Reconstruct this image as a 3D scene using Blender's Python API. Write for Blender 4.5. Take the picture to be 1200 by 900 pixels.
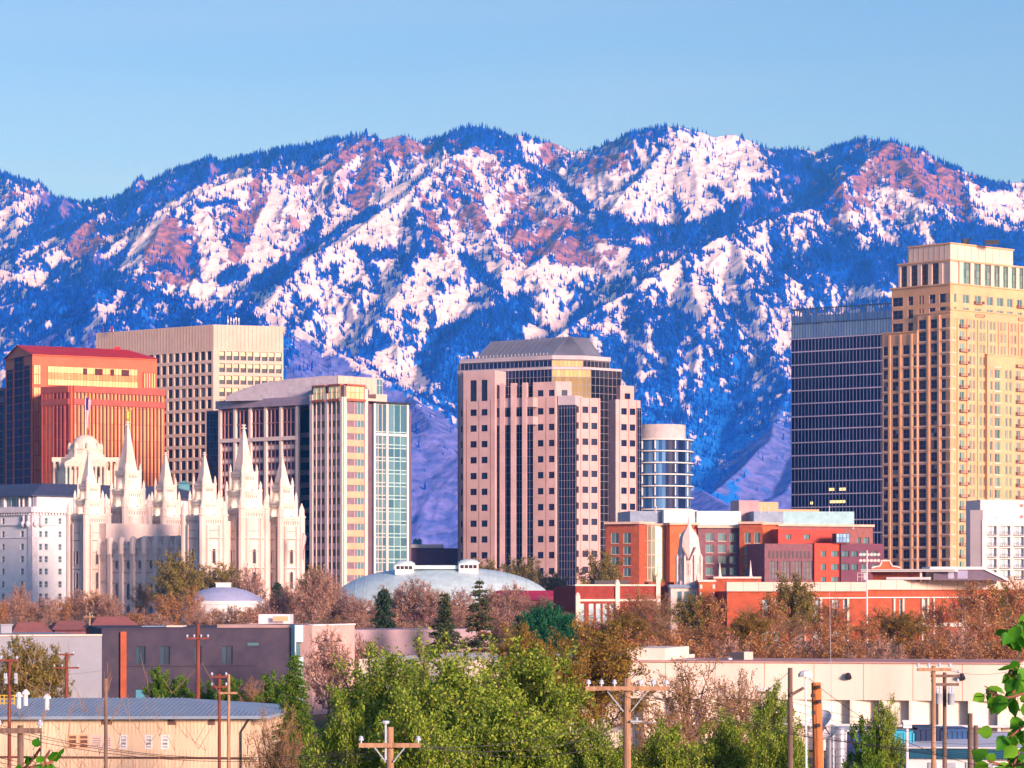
import bpy, math, random
import numpy as np
from mathutils import Vector
random.seed(7)
for o in list(bpy.data.objects): bpy.data.objects.remove(o)
S = bpy.context.scene
COL = S.collection
F, CZ, HY = 3400.0, 11.0, 690.0      # focal length in photo pixels, eye height, horizon row
# ------------------------------------------------------------------ camera
cam = bpy.data.cameras.new('camera'); co = bpy.data.objects.new('camera', cam); COL.objects.link(co)
co.location = (0, 0, CZ); co.rotation_euler = (math.radians(90), 0, 0)
cam.sensor_width = 36; cam.lens = 36*F/1200; cam.shift_y = 0.2
cam.clip_start = 0.5; cam.clip_end = 40000
S.camera = co
# ------------------------------------------------------------------ sky, sun, exposure
SUN_EL, SUN_AZ = 12.0, 143.0       # azimuth from the view direction, clockwise: behind the camera, to the right
W = bpy.data.worlds.new('World'); S.world = W; W.use_nodes = True
nt = W.node_tree; bg = nt.nodes['Background']
sky = nt.nodes.new('ShaderNodeTexSky'); sky.sky_type = 'NISHITA'; sky.sun_disc = False
sky.sun_elevation = math.radians(SUN_EL); sky.sun_rotation = math.radians(SUN_AZ)
sky.altitude = 1300; sky.air_density = 1.0; sky.dust_density = 1.3; sky.ozone_density = 4.0
tn = nt.nodes.new('ShaderNodeMix'); tn.data_type = 'RGBA'; tn.blend_type = 'MULTIPLY'; tn.inputs[0].default_value = 1; 
wc = nt.nodes.new('ShaderNodeTexCoord'); wm_ = nt.nodes.new('ShaderNodeMapping'); wm_.inputs['Scale'].default_value = (2.2, 2.2, 26); nt.links.new(wc.outputs['Generated'], wm_.inputs[0])
wn = nt.nodes.new('ShaderNodeTexNoise'); wn.inputs['Scale'].default_value = 1.6; wn.inputs['Detail'].default_value = 5; nt.links.new(wm_.outputs[0], wn.inputs[0])
wr_ = nt.nodes.new('ShaderNodeMapRange'); wr_.inputs[1].default_value = .45; wr_.inputs[2].default_value = .75; nt.links.new(wn.outputs[0], wr_.inputs[0])
wx_ = nt.nodes.new('ShaderNodeMix'); wx_.data_type = 'RGBA'; wx_.inputs[6].default_value = (1.0, .90, 1.0, 1); wx_.inputs[7].default_value = (1.16, .93, .99, 1)   # thin lavender veil cloud
nt.links.new(wr_.outputs[0], wx_.inputs[0]); nt.links.new(wx_.outputs[2], tn.inputs[7])
nt.links.new(sky.outputs[0], tn.inputs[6]); nt.links.new(tn.outputs[2], bg.inputs[0]); bg.inputs[1].default_value = 0.12
sd = bpy.data.lights.new('sun', 'SUN'); sd.energy = 4.1; sd.angle = math.radians(12); sd.color = (1.0, .68, .54)
so = bpy.data.objects.new('sun', sd); COL.objects.link(so)
ts = Vector((math.sin(math.radians(SUN_AZ))*math.cos(math.radians(SUN_EL)), math.cos(math.radians(SUN_AZ))*math.cos(math.radians(SUN_EL)), math.sin(math.radians(SUN_EL))))
so.rotation_euler = ts.to_track_quat('Z', 'Y').to_euler(); so.location = (0, 0, 60)
S.view_settings.view_transform = 'Standard'; S.view_settings.look = 'None'
S.view_settings.exposure = 0.8; S.view_settings.gamma = 1.0; S.view_settings.use_curve_mapping = False
S.render.engine = 'CYCLES'
S.cycles.use_denoising = True; S.cycles.max_bounces = 5; S.cycles.diffuse_bounces = 2; S.cycles.glossy_bounces = 3
S.cycles.transmission_bounces = 2; S.cycles.transparent_max_bounces = 4; S.cycles.volume_bounces = 0
S.cycles.use_adaptive_sampling = True; S.cycles.adaptive_threshold = 0.02
S.cycles.sample_clamp_indirect = 4
# ------------------------------------------------------------------ helpers
def X(px, Y): return (px-600)*Y/F
def Z(py, Y): return CZ+(HY-py)*Y/F
def at(px, py, Y): return Vector((X(px, Y), Y, Z(py, Y)))
def GZ(Y):
    return float(np.interp(Y, [60, 150, 190, 250, 330, 480, 700, 1200, 3900], [-6, -5.6, -4.3, -4.0, -2.6, -1.2, 0, 3, 30]))
def tag(o, label=None, cat=None, group=None, kind=None):
    if label: o['label'] = label
    if cat: o['category'] = cat
    if group: o['group'] = group
    if kind: o['kind'] = kind
    return o
def empty(name, loc, label, cat, group=None):
    o = bpy.data.objects.new(name, None); COL.objects.link(o); o.location = loc
    o.empty_display_size = 1
    return tag(o, label, cat, group)
def np_mesh(name, V, Fc, n):
    """V (N,3) float, Fc (M,n) int"""
    me = bpy.data.meshes.new(name); V = np.asarray(V, np.float32); Fc = np.asarray(Fc, np.int32)
    me.vertices.add(len(V)); me.vertices.foreach_set('co', V.ravel())
    me.loops.add(Fc.size); me.loops.foreach_set('vertex_index', Fc.ravel())
    me.polygons.add(len(Fc)); me.polygons.foreach_set('loop_start', np.arange(0, Fc.size, n, dtype=np.int32))
    me.update(calc_edges=True)
    return me
def link(name, me, parent=None):
    o = bpy.data.objects.new(name, me); COL.objects.link(o)
    if parent: o.parent = parent
    return o
MATS = {}
def mat(name, col, rough=.8, var=.12, scale=.4, metal=0, bump=0, col2=None, spec=.3, ior=None, hue=0, brick=None, stretch=(1,1,1)):
    """plain procedural surface: colour broken by noise; brick=(w,h,mortar) adds coursing"""
    if name in MATS: return MATS[name]
    m = bpy.data.materials.new(name); m.use_nodes = True; t = m.node_tree; N = t.nodes; L = t.links
    b = N['Principled BSDF']; b.inputs['Roughness'].default_value = rough; b.inputs['Metallic'].default_value = metal
    b.inputs['Specular IOR Level'].default_value = spec
    tc = N.new('ShaderNodeTexCoord'); mp = N.new('ShaderNodeMapping'); mp.inputs['Scale'].default_value = stretch
    L.new(tc.outputs['Object'], mp.inputs[0])
    nz = N.new('ShaderNodeTexNoise'); nz.inputs['Scale'].default_value = scale; nz.inputs['Detail'].default_value = 6
    nz.inputs['Roughness'].default_value = .65
    L.new(mp.outputs[0], nz.inputs[0])
    mr = N.new('ShaderNodeMapRange'); mr.inputs[1].default_value = .3; mr.inputs[2].default_value = .7
    L.new(nz.outputs[0], mr.inputs[0])
    mx = N.new('ShaderNodeMix'); mx.data_type = 'RGBA'
    c2 = col2 if col2 else tuple(c*(1-var*2.2) for c in col)
    c1 = col if col2 else tuple(min(1, c*(1+var*.6)) for c in col)
    mx.inputs[6].default_value = (*c1, 1); mx.inputs[7].default_value = (*c2, 1)
    L.new(mr.outputs[0], mx.inputs[0]); out = mx.outputs[2]
    L.new(out, b.inputs['Base Color'])
    if bump:
        bp = N.new('ShaderNodeBump'); bp.inputs['Strength'].default_value = bump; bp.inputs['Distance'].default_value = .1
        L.new(nz.outputs[0], bp.inputs['Height']); L.new(bp.outputs[0], b.inputs['Normal'])
    MATS[name] = m
    return m
# ------------------------------------------------------------------ mountains
rng = np.random.default_rng(11)
_perm = rng.random((512, 512)).astype(np.float32)
def vnoise(x, y):
    xi = np.floor(x).astype(np.int64); yi = np.floor(y).astype(np.int64)
    fx = (x-xi).astype(np.float32); fy = (y-yi).astype(np.float32)
    fx = fx*fx*fx*(fx*(fx*6-15)+10); fy = fy*fy*fy*(fy*(fy*6-15)+10)
    x0 = xi & 511; x1 = (xi+1) & 511; y0 = yi & 511; y1 = (yi+1) & 511
    a = _perm[x0, y0]; b = _perm[x1, y0]; c = _perm[x0, y1]; d = _perm[x1, y1]
    return (a*(1-fx)+b*fx)*(1-fy)+(c*(1-fx)+d*fx)*fy
def fbm(x, y, o=5, gain=.5, ridged=False):
    s = 0; amp = 1; tot = 0
    for k in range(o):
        n = vnoise(x*2**k+17.3*k, y*2**k+9.1*k)
        if ridged: n = 1-np.abs(2*n-1)
        s = s+amp*n; tot += amp; amp *= gain
    return s/tot
RIDGES = [  # crest lines as (photo column, row, distance)
 [(-150,180,9600),(0,203,9500),(20,210,9500),(45,228,9700),(75,236,9900),(100,240,10000),(130,232,9900),(165,218,9800),(200,200,9700),(235,190,9550),(245,186,9500),(258,189,9500),(275,184,9500),(320,178,9450),(365,171,9400),(400,162,9350),(428,156,9300),(440,163,9350),(475,161,9400),(490,165,9500),(520,157,9450),(545,151,9400),(560,150,9400),(575,153,9420),(592,161,9500),(610,158,9500),(622,163,9520),(631,172,9560),(640,167,9600),(648,168,9600),(656,181,9700),(668,187,9800),(685,179,9650),(720,165,9450),(745,157,9400),(770,151,9320),(795,149,9300),(815,152,9350),(832,159,9400),(850,156,9420),(862,158,9450),(880,168,9500),(895,179,9600),(940,177,9650),(975,178,9600),(992,170,9500),(1010,165,9400),(1030,168,9300),(1045,166,9200),(1060,172,9220),(1080,182,9250),(1100,195,9300),(1125,205,9400),(1150,213,9500),(1200,214,9700),(1360,200,9700)],
 [(425,159,9300),(392,185,9050),(350,207,8900),(300,197,8800),(245,225,8500),(200,250,8250),(172,292,7950),(150,335,7600)],
 [(0,203,9500),(20,240,9000),(30,275,8700),(10,320,8300)],
 [(112,254,8900),(75,282,8600),(40,303,8350),(0,322,8150),(-60,335,8000)], [(112,254,8900),(120,290,8500),(95,325,8200)], [(112,254,8900),(128,243,9300),(130,234,9800)],
 [(320,203,8850),(312,235,8550),(292,280,8200),(270,320,7900)],
 [(425,159,9300),(438,190,9050),(432,225,8800),(405,262,8500),(385,290,8200)],
 [(470,161,9400),(490,190,9100),(470,225,8800),(455,250,8500)],
 [(560,172,9150),(520,188,8900),(480,225,8550),(430,262,8150),(365,302,7750),(320,345,7350),(300,372,7050)],
 [(555,151,9400),(560,172,9150),(548,215,8750),(560,262,8350),(592,305,7950),(570,360,7450),(530,400,7050),(505,445,6700),(500,490,6400)],
 [(480,225,8550),(495,280,8000),(470,340,7500),(430,390,7050),(410,420,6800)],
 [(600,162,9500),(615,200,9100),(660,240,8650),(700,270,8400),(740,302,8150),(760,312,8000)],
 [(615,200,9100),(625,235,8800),(600,285,8300),(560,310,8000)],
 [(668,250,8600),(650,290,8200),(620,315,7900)],
 [(790,151,9300),(770,190,9000),(740,220,8700),(715,250,8500)], [(790,151,9300),(815,195,8950),(820,235,8650),(850,262,8450)],
 [(880,173,9500),(895,205,9200),(880,235,8900)], [(700,173,9500),(690,200,9200),(680,225,8950)],
 [(1045,169,9200),(1020,188,9000),(985,215,8750),(965,240,8550),(920,252,8350),(860,272,8050),(805,298,7800),(745,338,7450),(690,368,7200),(640,405,6900),(600,450,6550)],
 [(1045,169,9200),(1070,200,8900),(1090,232,8650)], [(1100,190,9300),(1130,215,8950),(1145,245,8650),(1150,275,8400)],
 [(860,272,8050),(880,330,7600),(900,395,7150),(925,455,6700),(900,515,6300),(865,555,6050),(835,585,5850)],
 [(925,455,6700),(935,520,6300),(925,580,5950)],
 [(985,215,8750),(1010,290,8100),(1050,370,7450),(1070,460,6850),(1060,560,6200)],
 [(745,338,7450),(760,400,7000),(745,470,6600),(730,540,6200)],
 [(805,298,7800),(825,370,7250),(815,440,6850),(800,520,6400)],
 [(690,368,7200),(700,430,6800),(680,500,6400)],
 [(1200,213,9700),(1190,260,9000),(1160,320,8400),(1150,400,7700)],
 [(570,360,7450),(610,430,6950),(600,500,6500),(560,560,6100)],
 # foothills
 [(-150,290,7400),(-40,300,7300),(8,317,7200),(38,347,7000),(55,380,6750)],
 [(-160,365,6500),(0,362,6500),(60,345,6500),(110,336,6500),(160,343,6450),(240,350,6400),(290,353,6350),(330,372,6250),(390,412,6100),(430,434,6000),(480,460,5900),(540,494,5800),(600,527,5700),(660,562,5550),(740,592,5400)],
 [(110,336,6500),(125,380,6100),(150,430,5800)], [(240,350,6400),(225,400,6000),(240,450,5700)], [(0,362,6500),(30,400,6200),(70,440,5900)],
 [(290,353,6350),(330,420,5850),(380,480,5500)],
 [(330,430,5700),(400,468,5500),(480,507,5350),(535,535,5250),(600,575,5100),(680,610,4950)],
 [(480,460,5900),(500,500,5600)],
 [(740,560,5600),(812,574,5500),(850,598,5350),(900,620,5250)],
]
NX, NY = 860, 1250
uu = np.linspace(-.235, .235, NX, dtype=np.float32); yy = 4000+6700*np.linspace(0, 1, NY, dtype=np.float32)
U, YG = np.meshgrid(uu, yy); XG = U*YG
wx = XG+70*(fbm(XG/420+5, YG/420, 4)-.5)*2; wy = YG+70*(fbm(XG/420+31, YG/420+7, 4)-.5)*2
def ridge_height(XX, YY, slope):
    H = np.full(XX.shape, -500, np.float32); D = H+9999
    for r in RIDGES:
        pts = [((c-600)*Y/F, Y, CZ+(HY-w)*Y/F) for c, w, Y in r]
        for (ax, ay, az), (bx, by, bz) in zip(pts, pts[1:]):
            dx, dy = bx-ax, by-ay; L2 = dx*dx+dy*dy
            # only a box round the segment matters
            t = np.clip(((XX-ax)*dx+(YY-ay)*dy)/L2, 0, 1)
            d = np.hypot(XX-(ax+t*dx), YY-(ay+t*dy))
            h = az+t*(bz-az)-slope*d
            np.maximum(H, h, out=H); np.minimum(D, d, out=D)
    return H, D
slope = (.56+.28*(fbm(XG/300+3, YG/300+8, 3)-.5)).astype(np.float32)
H, DR = ridge_height(.7*XG+.3*wx, .7*YG+.3*wy, slope)
base = np.interp(YG, [4000, 5200, 7000, 9000, 11000], [10, 60, 300, 700, 500]).astype(np.float32)
k_ = 60.0; H = np.maximum(H, base)+np.exp(-np.abs(H-base)/k_)*k_*.35
amp = np.clip((H-120)/500, .3, 1)*np.clip(DR/100, .25, 1)
gul = fbm(wx/150, wy/420+3, 4, .55, True)       # ribs and gullies that run down the slope
H = H+amp*(92*(gul-.62))+amp*26*(fbm(wx/60+2, wy/90, 4, .6, True)-.6)+amp*12*(fbm(XG/16, YG/20, 3, .6)-.5)
# keep the skyline where the photograph has it: nothing behind may rise over it
H = H.astype(np.float32)
edge = np.clip((YG-4000)/500, 0, 1); H = H*edge+(1-edge)*GZ(3900)
PX = 600+F*U; PY = HY-(H-CZ)*F/YG
# what covers the ground: shares per 50 x 30 photo-pixel cell, read off the photograph, then broken by noise
SN = ["311010111431433534644333344".replace(' ','')[:24]]
SN = ["310101114314353464433344",
      "511124245557567578433333",
      "514277877756867865325345",
      "536367877557475674425557",
      "377637857566435424334226",
      "563668567667776655212122",
      "212356476766455343434422",
      "113111476775354334554222",
      "321101166664242122432111",
      "320001126653113121343311",
      "210000113430012232234211",
      "100000000310000222133100",
      "000000000010000111023000",
      "000000000000000010011000",
      "000000000000000000000000"]
RK = ["100000005520034001003300",
      "200000044423222000000562"[:24],
      "200200322003332000056450",
      "033106420003632000044050",
      "040463200003377100000000",
      "000651000000240000000000"]
def grid_sample(rows, px, py, x0=25, y0=165, sx=50, sy=30):
    G = np.array([[int(c) for c in (r+'0'*24)[:24]] for r in rows]+[[0]*24], np.float32)
    gx = np.clip((px-x0)/sx, 0, 22.99); gy = np.clip((py-y0)/sy, 0, len(G)-1.01)
    i = gx.astype(int); j = gy.astype(int); fx = gx-i; fy = gy-j
    return ((G[j, i]*(1-fx)+G[j, i+1]*fx)*(1-fy)+(G[j+1, i]*(1-fx)+G[j+1, i+1]*fx)*fy)/9
def inpoly(px, py, poly):
    r = np.zeros(px.shape, bool); n = len(poly)
    for i in range(n):
        x0, y0 = poly[i]; x1, y1 = poly[(i+1) % n]
        if y0 == y1: continue
        r ^= ((py > min(y0, y1)) & (py <= max(y0, y1)) & (px < (py-y0)/(y1-y0)*(x1-x0)+x0))
    return r
jx = PX+14*(fbm(XG/45+4, YG/60, 4, .65)-.5)*2; jy = PY+14*(fbm(XG/45+40, YG/60+9, 4, .65)-.5)*2
sn = grid_sample(SN, jx, jy)
rk = grid_sample(RK, jx, jy)*1.0
ROCKP = [[(97,262),(110,256),(119,280),(112,296),(95,302),(76,300),(86,275)],
 [(195,249),(210,265),(221,285),(227,305),(226,328),(208,338),(188,330),(165,312),(168,300),(183,280),(187,262)],
 [(302,198),(320,206),(314,238),(300,262),(284,303),(268,302),(272,268),(290,238)],
 [(425,159),(442,175),(418,184),(392,203),(345,217),(342,210),(372,196),(398,178)],
 [(425,180),(447,192),(442,214),(432,236),(426,252),(403,236),(414,214),(426,200)],
 [(448,163),(487,163),(489,180),(462,186)],
 [(540,186),(556,205),(566,240),(574,270),(560,276),(548,250),(538,225),(532,200)],
 [(600,238),(625,255),(620,280),(600,292),(583,272)],
 [(662,243),(669,258),(641,300),(609,306),(625,280),(645,255)],
 [(670,264),(692,285),(706,306),(682,312),(643,309),(655,288)],
 [(632,170),(645,168),(652,186),(648,199),(635,190)], [(690,186),(735,180),(722,196),(690,207)],
 [(1030,178),(1050,171),(1080,180),(1110,200),(1130,228),(1143,246),(1120,249),(1100,240),(1085,232),(1062,216),(1040,210),(1015,226),(985,237),(970,233),(977,215),(1000,204),(1015,190)]]
SNOWP = [[(622,312),(692,310),(690,326),(640,346),(618,338)], [(690,200),(716,205),(727,228),(702,236),(684,216)],
 [(832,160),(850,165),(870,190),(882,228),(850,228),(822,206),(845,190)], [(1028,218),(1060,223),(1090,238),(1100,256),(1075,252),(1045,240)],
 [(308,214),(352,216),(345,240),(300,236)], [(292,258),(317,250),(311,320),(268,345),(250,346),(280,300)], [(455,193),(482,200),(462,230),(443,236)],
 [(472,430),(496,430),(490,456),(476,452)], [(800,256),(862,255),(832,273),(803,268)], [(850,288),(881,290),(875,312),(848,312)],
 [(820,338),(832,344),(820,371),(811,360)], [(432,268),(402,300),(350,326),(338,342),(400,290)], [(610,185),(640,195),(670,215),(668,222),(630,208)],
 [(545,330),(580,335),(560,380),(515,390),(510,350)], [(20,312),(60,318),(55,342),(35,338)], [(380,186),(425,178),(400,205),(380,215)],
 [(720,384),(760,405),(780,422),(772,424),(735,402)], [(640,372),(660,368),(662,394),(642,394)], [(756,380),(768,376),(770,405),(760,404)],
 [(745,425),(752,440),(765,436),(762,448),(748,446)], [(925,330),(955,340),(950,350),(930,345)], [(1150,225),(1200,228),(1200,262),(1165,262),(1150,250)]]
FORP = [[(560,148),(605,163),(612,184),(560,172),(528,166)],
 [(596,188),(640,205),(705,250),(760,268),(900,240),(960,222),(1000,236),(900,257),(850,272),(780,292),(745,303),(700,272),(650,235)],
 [(140,234),(250,190),(350,170),(420,160),(362,190),(300,188),(240,220),(190,245),(160,262),(105,250)],
 [(45,225),(100,243),(100,260),(50,292),(18,302),(38,262)], [(298,332),(350,290),(372,263),(382,275),(350,312),(320,347),(298,352)],
 [(920,183),(950,182),(975,190),(965,225),(930,228),(908,210)], [(110,300),(165,300),(150,330),(90,345),(70,342)],
 [(1090,250),(1150,262),(1200,275),(1200,330),(1100,300)]]
STROKES = [  # (snow share, rock share, width in photo pixels, points) : couloirs, snowfields, forest tongues and cliffs
 (.95,0,14,[(12,250),(40,235)]),(.9,0,10,[(0,268),(28,262)]),(.95,0,8,[(5,318),(30,300),(60,285),(88,262)]),(.8,0,11,[(25,325),(50,310),(75,297)]),(.95,0,12,[(20,326),(46,338)]),
 (.95,0,9,[(104,301),(113,290)]),(.9,0,8,[(125,300),(135,289)]),(.8,0,6,[(95,333),(110,326)]),(.8,0,10,[(113,252),(136,238)]),
 (.03,0,15,[(60,268),(100,277),(150,262),(178,240)]),(.03,0,17,[(95,342),(135,315),(160,292)]),
 (.96,0,9,[(142,318),(165,285),(180,262),(200,243),(245,218),(290,198)]),(.8,0,10,[(145,328),(168,302)]),
 (.96,0,24,[(236,262),(246,292),(252,332)]),(.9,0,13,[(208,334),(238,336)]),(.85,0,12,[(258,226),(288,208)]),(.96,0,20,[(303,340),(295,305),(308,268),(316,240)]),
 (.04,0,16,[(262,326),(286,318)]),(.08,0,8,[(233,242),(276,235)]),
 (.96,0,15,[(322,212),(340,222),(358,228),(384,213),(420,186)]),(.95,0,18,[(325,236),(346,240)]),(.93,0,13,[(371,232),(378,270)]),
 (.96,0,15,[(385,272),(430,247),(460,218),(492,202),(522,187)]),(.93,0,20,[(340,334),(380,306),(410,281),(440,264)]),(.9,0,12,[(300,352),(325,338)]),
 (.03,0,15,[(298,336),(330,312),(355,290),(372,264)]),(.04,0,7,[(380,281),(410,263),(442,245)]),
 (.93,0,10,[(455,270),(475,300),(486,322)]),(.93,0,10,[(500,245),(520,270),(536,292)]),(.93,0,10,[(475,316),(510,306),(542,316)]),(.95,0,12,[(556,190),(566,220),(580,250),(592,290)]),
 (.95,0,20,[(562,272),(600,277)]),(.5,.8,9,[(515,205),(530,240),(548,275)]),(.3,.7,10,[(490,215),(505,255),(520,300)]),
 (.05,0,14,[(440,302),(468,290),(480,318)]),(.05,0,12,[(425,292),(440,330)]),(.05,0,14,[(545,302),(576,332)]),
 (.96,0,12,[(640,196),(660,210),(676,222)]),(.95,0,9,[(645,221),(668,242),(692,256)]),(.9,0,14,[(718,232),(746,246)]),(.93,0,12,[(760,252),(792,256)]),
 (.96,0,24,[(820,200),(850,215),(868,227)]),(.96,0,16,[(812,230),(836,240)]),(.96,0,12,[(838,166),(865,186),(886,208)]),(.9,0,10,[(798,171),(816,181)]),
 (.9,0,9,[(738,276),(762,286)]),(.9,0,3,[(610,302),(650,269),(668,255)]),(.93,0,13,[(598,322),(640,315),(690,309)]),(.93,0,14,[(620,337),(660,326),(690,318)]),(.85,0,8,[(690,326),(742,318)]),(.6,0,10,[(645,350),(692,338)]),
 (.02,0,15,[(740,302),(770,290),(802,275)]),(.02,0,9,[(602,187),(640,202),(682,232)]),(.02,0,16,[(858,246),(902,236)]),(.02,0,16,[(700,270),(740,272),(770,268)]),
 (.9,0,8,[(955,190),(976,185)]),(.95,0,5,[(1068,188),(1115,214),(1136,235),(1143,262)]),(.95,0,10,[(1150,232),(1200,228)]),(.9,0,10,[(1150,252),(1182,266)]),
 (.7,0,5,[(930,248),(955,256),(990,276)]),(.9,0,7,[(985,256),(1006,252)]),(.9,0,9,[(1030,270),(1050,286)]),(.9,0,5,[(930,292),(941,306)]),(.9,0,5,[(1028,180),(1035,200)]),(.8,0,4,[(1070,192),(1082,215)]),
 (.5,0,18,[(103,345),(120,372),(132,364)]),(.6,0,8,[(52,367),(58,381)]),(.4,0,26,[(0,392),(20,406),(42,396)]),(.4,0,12,[(213,356),(242,350)]),(.6,0,7,[(79,390),(86,406)]),
 (.75,0,16,[(300,352),(328,371),(345,365),(372,345)]),(.7,0,14,[(328,358),(352,340),(392,326)]),(.75,0,22,[(356,392),(380,380),(395,400),(404,422)]),
 (.9,0,20,[(460,350),(498,360),(514,386)]),(.75,0,19,[(430,371),(470,376),(502,376)]),(.6,0,15,[(440,402),(482,391)]),(.9,0,8,[(415,398),(426,417)]),(.95,0,12,[(523,369),(537,374)]),(.6,0,15,[(540,345),(582,351)]),
 (.6,0,13,[(472,422),(492,405)]),(.6,0,9,[(455,425),(471,431)]),(.95,0,14,[(480,434),(491,456)]),
 (.02,0,17,[(428,412),(452,400)]),(.02,0,40,[(520,402),(560,390),(602,368)]),(.02,0,36,[(505,422),(532,442),(562,472)]),(.03,0,40,[(600,440),(640,440)]),
 (.7,0,15,[(640,347),(690,336),(712,351)]),(.95,0,15,[(650,371),(659,392)]),(.9,0,8,[(631,388),(640,396)]),(.6,0,12,[(748,330),(765,350),(750,363)]),(.5,0,11,[(780,331),(816,325)]),(.5,0,9,[(795,361),(812,352)]),
 (.96,0,9,[(821,340),(828,350),(817,372)]),(.95,0,7,[(874,348),(886,366)]),(.5,0,8,[(835,376),(852,370)]),(.95,0,6,[(719,384),(740,400),(760,410),(781,425)]),(.95,0,8,[(764,378),(768,406)]),
 (.95,0,7,[(748,420),(752,446),(766,438)]),(.6,0,11,[(795,435),(800,460),(806,486)]),(.45,0,9,[(830,398),(836,432)]),(.65,0,13,[(868,387),(880,415),(891,446)]),(.4,0,10,[(845,390),(863,426)]),
 (.55,0,15,[(905,341),(925,351),(957,345)]),(.6,0,17,[(900,374),(915,400),(926,432)]),(.95,0,11,[(1010,343),(1042,346)]),
 (.02,0,34,[(690,430),(720,470),(700,520)]),(.02,0,30,[(780,400),(790,390)]),(.03,0,26,[(840,470),(850,510),(830,550)]),(.03,0,30,[(960,300),(1000,320),(1040,300)]),
]
def seg_d(px, py, a, c):
    dx, dy = c[0]-a[0], c[1]-a[1]; t = np.clip(((px-a[0])*dx+(py-a[1])*dy)/(dx*dx+dy*dy), 0, 1); return np.hypot(px-a[0]-t*dx, py-a[1]-t*dy)
kx = PX+5*(fbm(XG/22+4, YG/40, 4, .65)-.5)*2; ky = PY+5*(fbm(XG/22+40, YG/40+9, 4, .65)-.5)*2
sn = np.clip(sn*.97+.14*np.clip((340-PY)/60, 0, 1)*(PX > 130)*(PX < 900)*np.clip((sn-.25)/.2, 0, 1), 0, 1)
def do_strokes():
    for sv, rv, wd, pts in STROKES:
        xs_, ys_ = [p[0] for p in pts], [p[1] for p in pts]; bx = (kx > min(xs_)-wd) & (kx < max(xs_)+wd) & (ky > min(ys_)-wd) & (ky < max(ys_)+wd) & (YG > 5500)
        if not bx.any(): continue
        qx, qy = kx[bx], ky[bx]; d = np.min([seg_d(qx, qy, p, q) for p, q in zip(pts, pts[1:])], 0); f = np.clip((wd*.5+1.5-d)/3, 0, 1)
        sn[bx] = sn[bx]*(1-f)+sv*f; rk[bx] = rk[bx]*(1-f)+rv*f
for p in ROCKP:
    m_ = inpoly(jx, jy, p); rk[m_] = .80; sn[m_] = .13
for p in SNOWP:
    m_ = inpoly(jx, jy, p); sn[m_] = .93; rk[m_] = 0
for p in FORP:
    m_ = inpoly(jx, jy, p); sn[m_] = .03; rk[m_] = 0
do_strokes()
for p in ROCKP:
    m_ = inpoly(kx, ky, p); rk[m_] = .86; sn[m_] = .22
gr = np.zeros_like(sn)
foot = (YG < 6350)
for p in [[(905,480),(935,500),(935,610),(850,605),(870,560),(900,512)], [(830,572),(900,500),(912,508),(850,580)]]:
    gr[inpoly(jx, jy, p)] = .6
crestfoot = np.interp(PX, [300, 330, 390, 480, 540, 660, 740], [430, 385, 415, 462, 496, 564, 590])
gr[(jx+.35*(jy-400) > 345+60*(fbm(XG/90, YG/90, 4)-.5)) & (jx < 770) & (jy > crestfoot+4) & (YG < 6300)] = .85
gr[(PX > 740) & (jx < 930) & (jy > 580) & (YG < 5700)] = .9
gr[(PX > 40) & (PX < 315) & (jy > 385) & foot] = .25
n1 = fbm((.8*XG+.2*wx)/62, YG/330, 5, .62); n2 = fbm(XG/13+7, YG/42, 3, .65); nn = .45*n1+.55*n2
nn = (nn-nn.min())/(nn.max()-nn.min()); q = np.quantile(nn, np.linspace(0, 1, 101)); nn = np.interp(nn, q, np.linspace(0, 1, 101))
snow = np.clip((sn*1.02-nn)/.045+.5, 0, 1)
n3 = fbm(XG/35+70, YG/55+3, 5, .6); n3 = np.interp(n3, np.quantile(n3, np.linspace(0, 1, 101)), np.linspace(0, 1, 101))
rock = np.clip((rk*.95-n3)/.10+.5, 0, 1)*np.where(rk > .05, 1, 0)
gy_, gx_ = np.gradient(H); steep = np.clip((np.hypot(gx_/4.4, gy_/5.4)-1.25)/.5, 0, 1); 
rock = np.maximum(rock, steep*.6*(PY < 330)); snow = snow*(1-rock*.92)
bare = np.clip((gr-n3*.5)/.25, 0, 1)*(gr > .05); snow = snow*(1-bare)
idx = np.arange(NX*NY).reshape(NY, NX)
Fq = np.stack([idx[:-1, :-1], idx[:-1, 1:], idx[1:, 1:], idx[1:, :-1]], -1).reshape(-1, 4)
me = np_mesh('mountains', np.stack([XG, YG, H], -1).reshape(-1, 3), Fq, 4)
me.polygons.foreach_set('use_smooth', np.ones(len(Fq), bool))
ca = me.color_attributes.new('cover', 'FLOAT_COLOR', 'POINT')
c4 = np.stack([snow, rock, bare, np.ones_like(snow)], -1).astype(np.float32); ca.data.foreach_set('color', c4.ravel())
mt = tag(link('mountains', me), 'snowy mountain range with pink cliffs and dark conifer slopes', None, None, 'structure')
m = bpy.data.materials.new('mountain_ground'); m.use_nodes = True; t = m.node_tree; N = t.nodes; L = t.links
b = N['Principled BSDF']; b.inputs['Roughness'].default_value = .9; b.inputs['Specular IOR Level'].default_value = 0
at_ = N.new('ShaderNodeVertexColor'); at_.layer_name = 'cover'; sp = N.new('ShaderNodeSeparateColor'); L.new(at_.outputs[0], sp.inputs[0])
tc = N.new('ShaderNodeTexCoord')
def noise(sc, d=5):
    n = N.new('ShaderNodeTexNoise'); n.inputs['Scale'].default_value = sc; n.inputs['Detail'].default_value = d; L.new(tc.outputs['Object'], n.inputs[0]); return n
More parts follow.
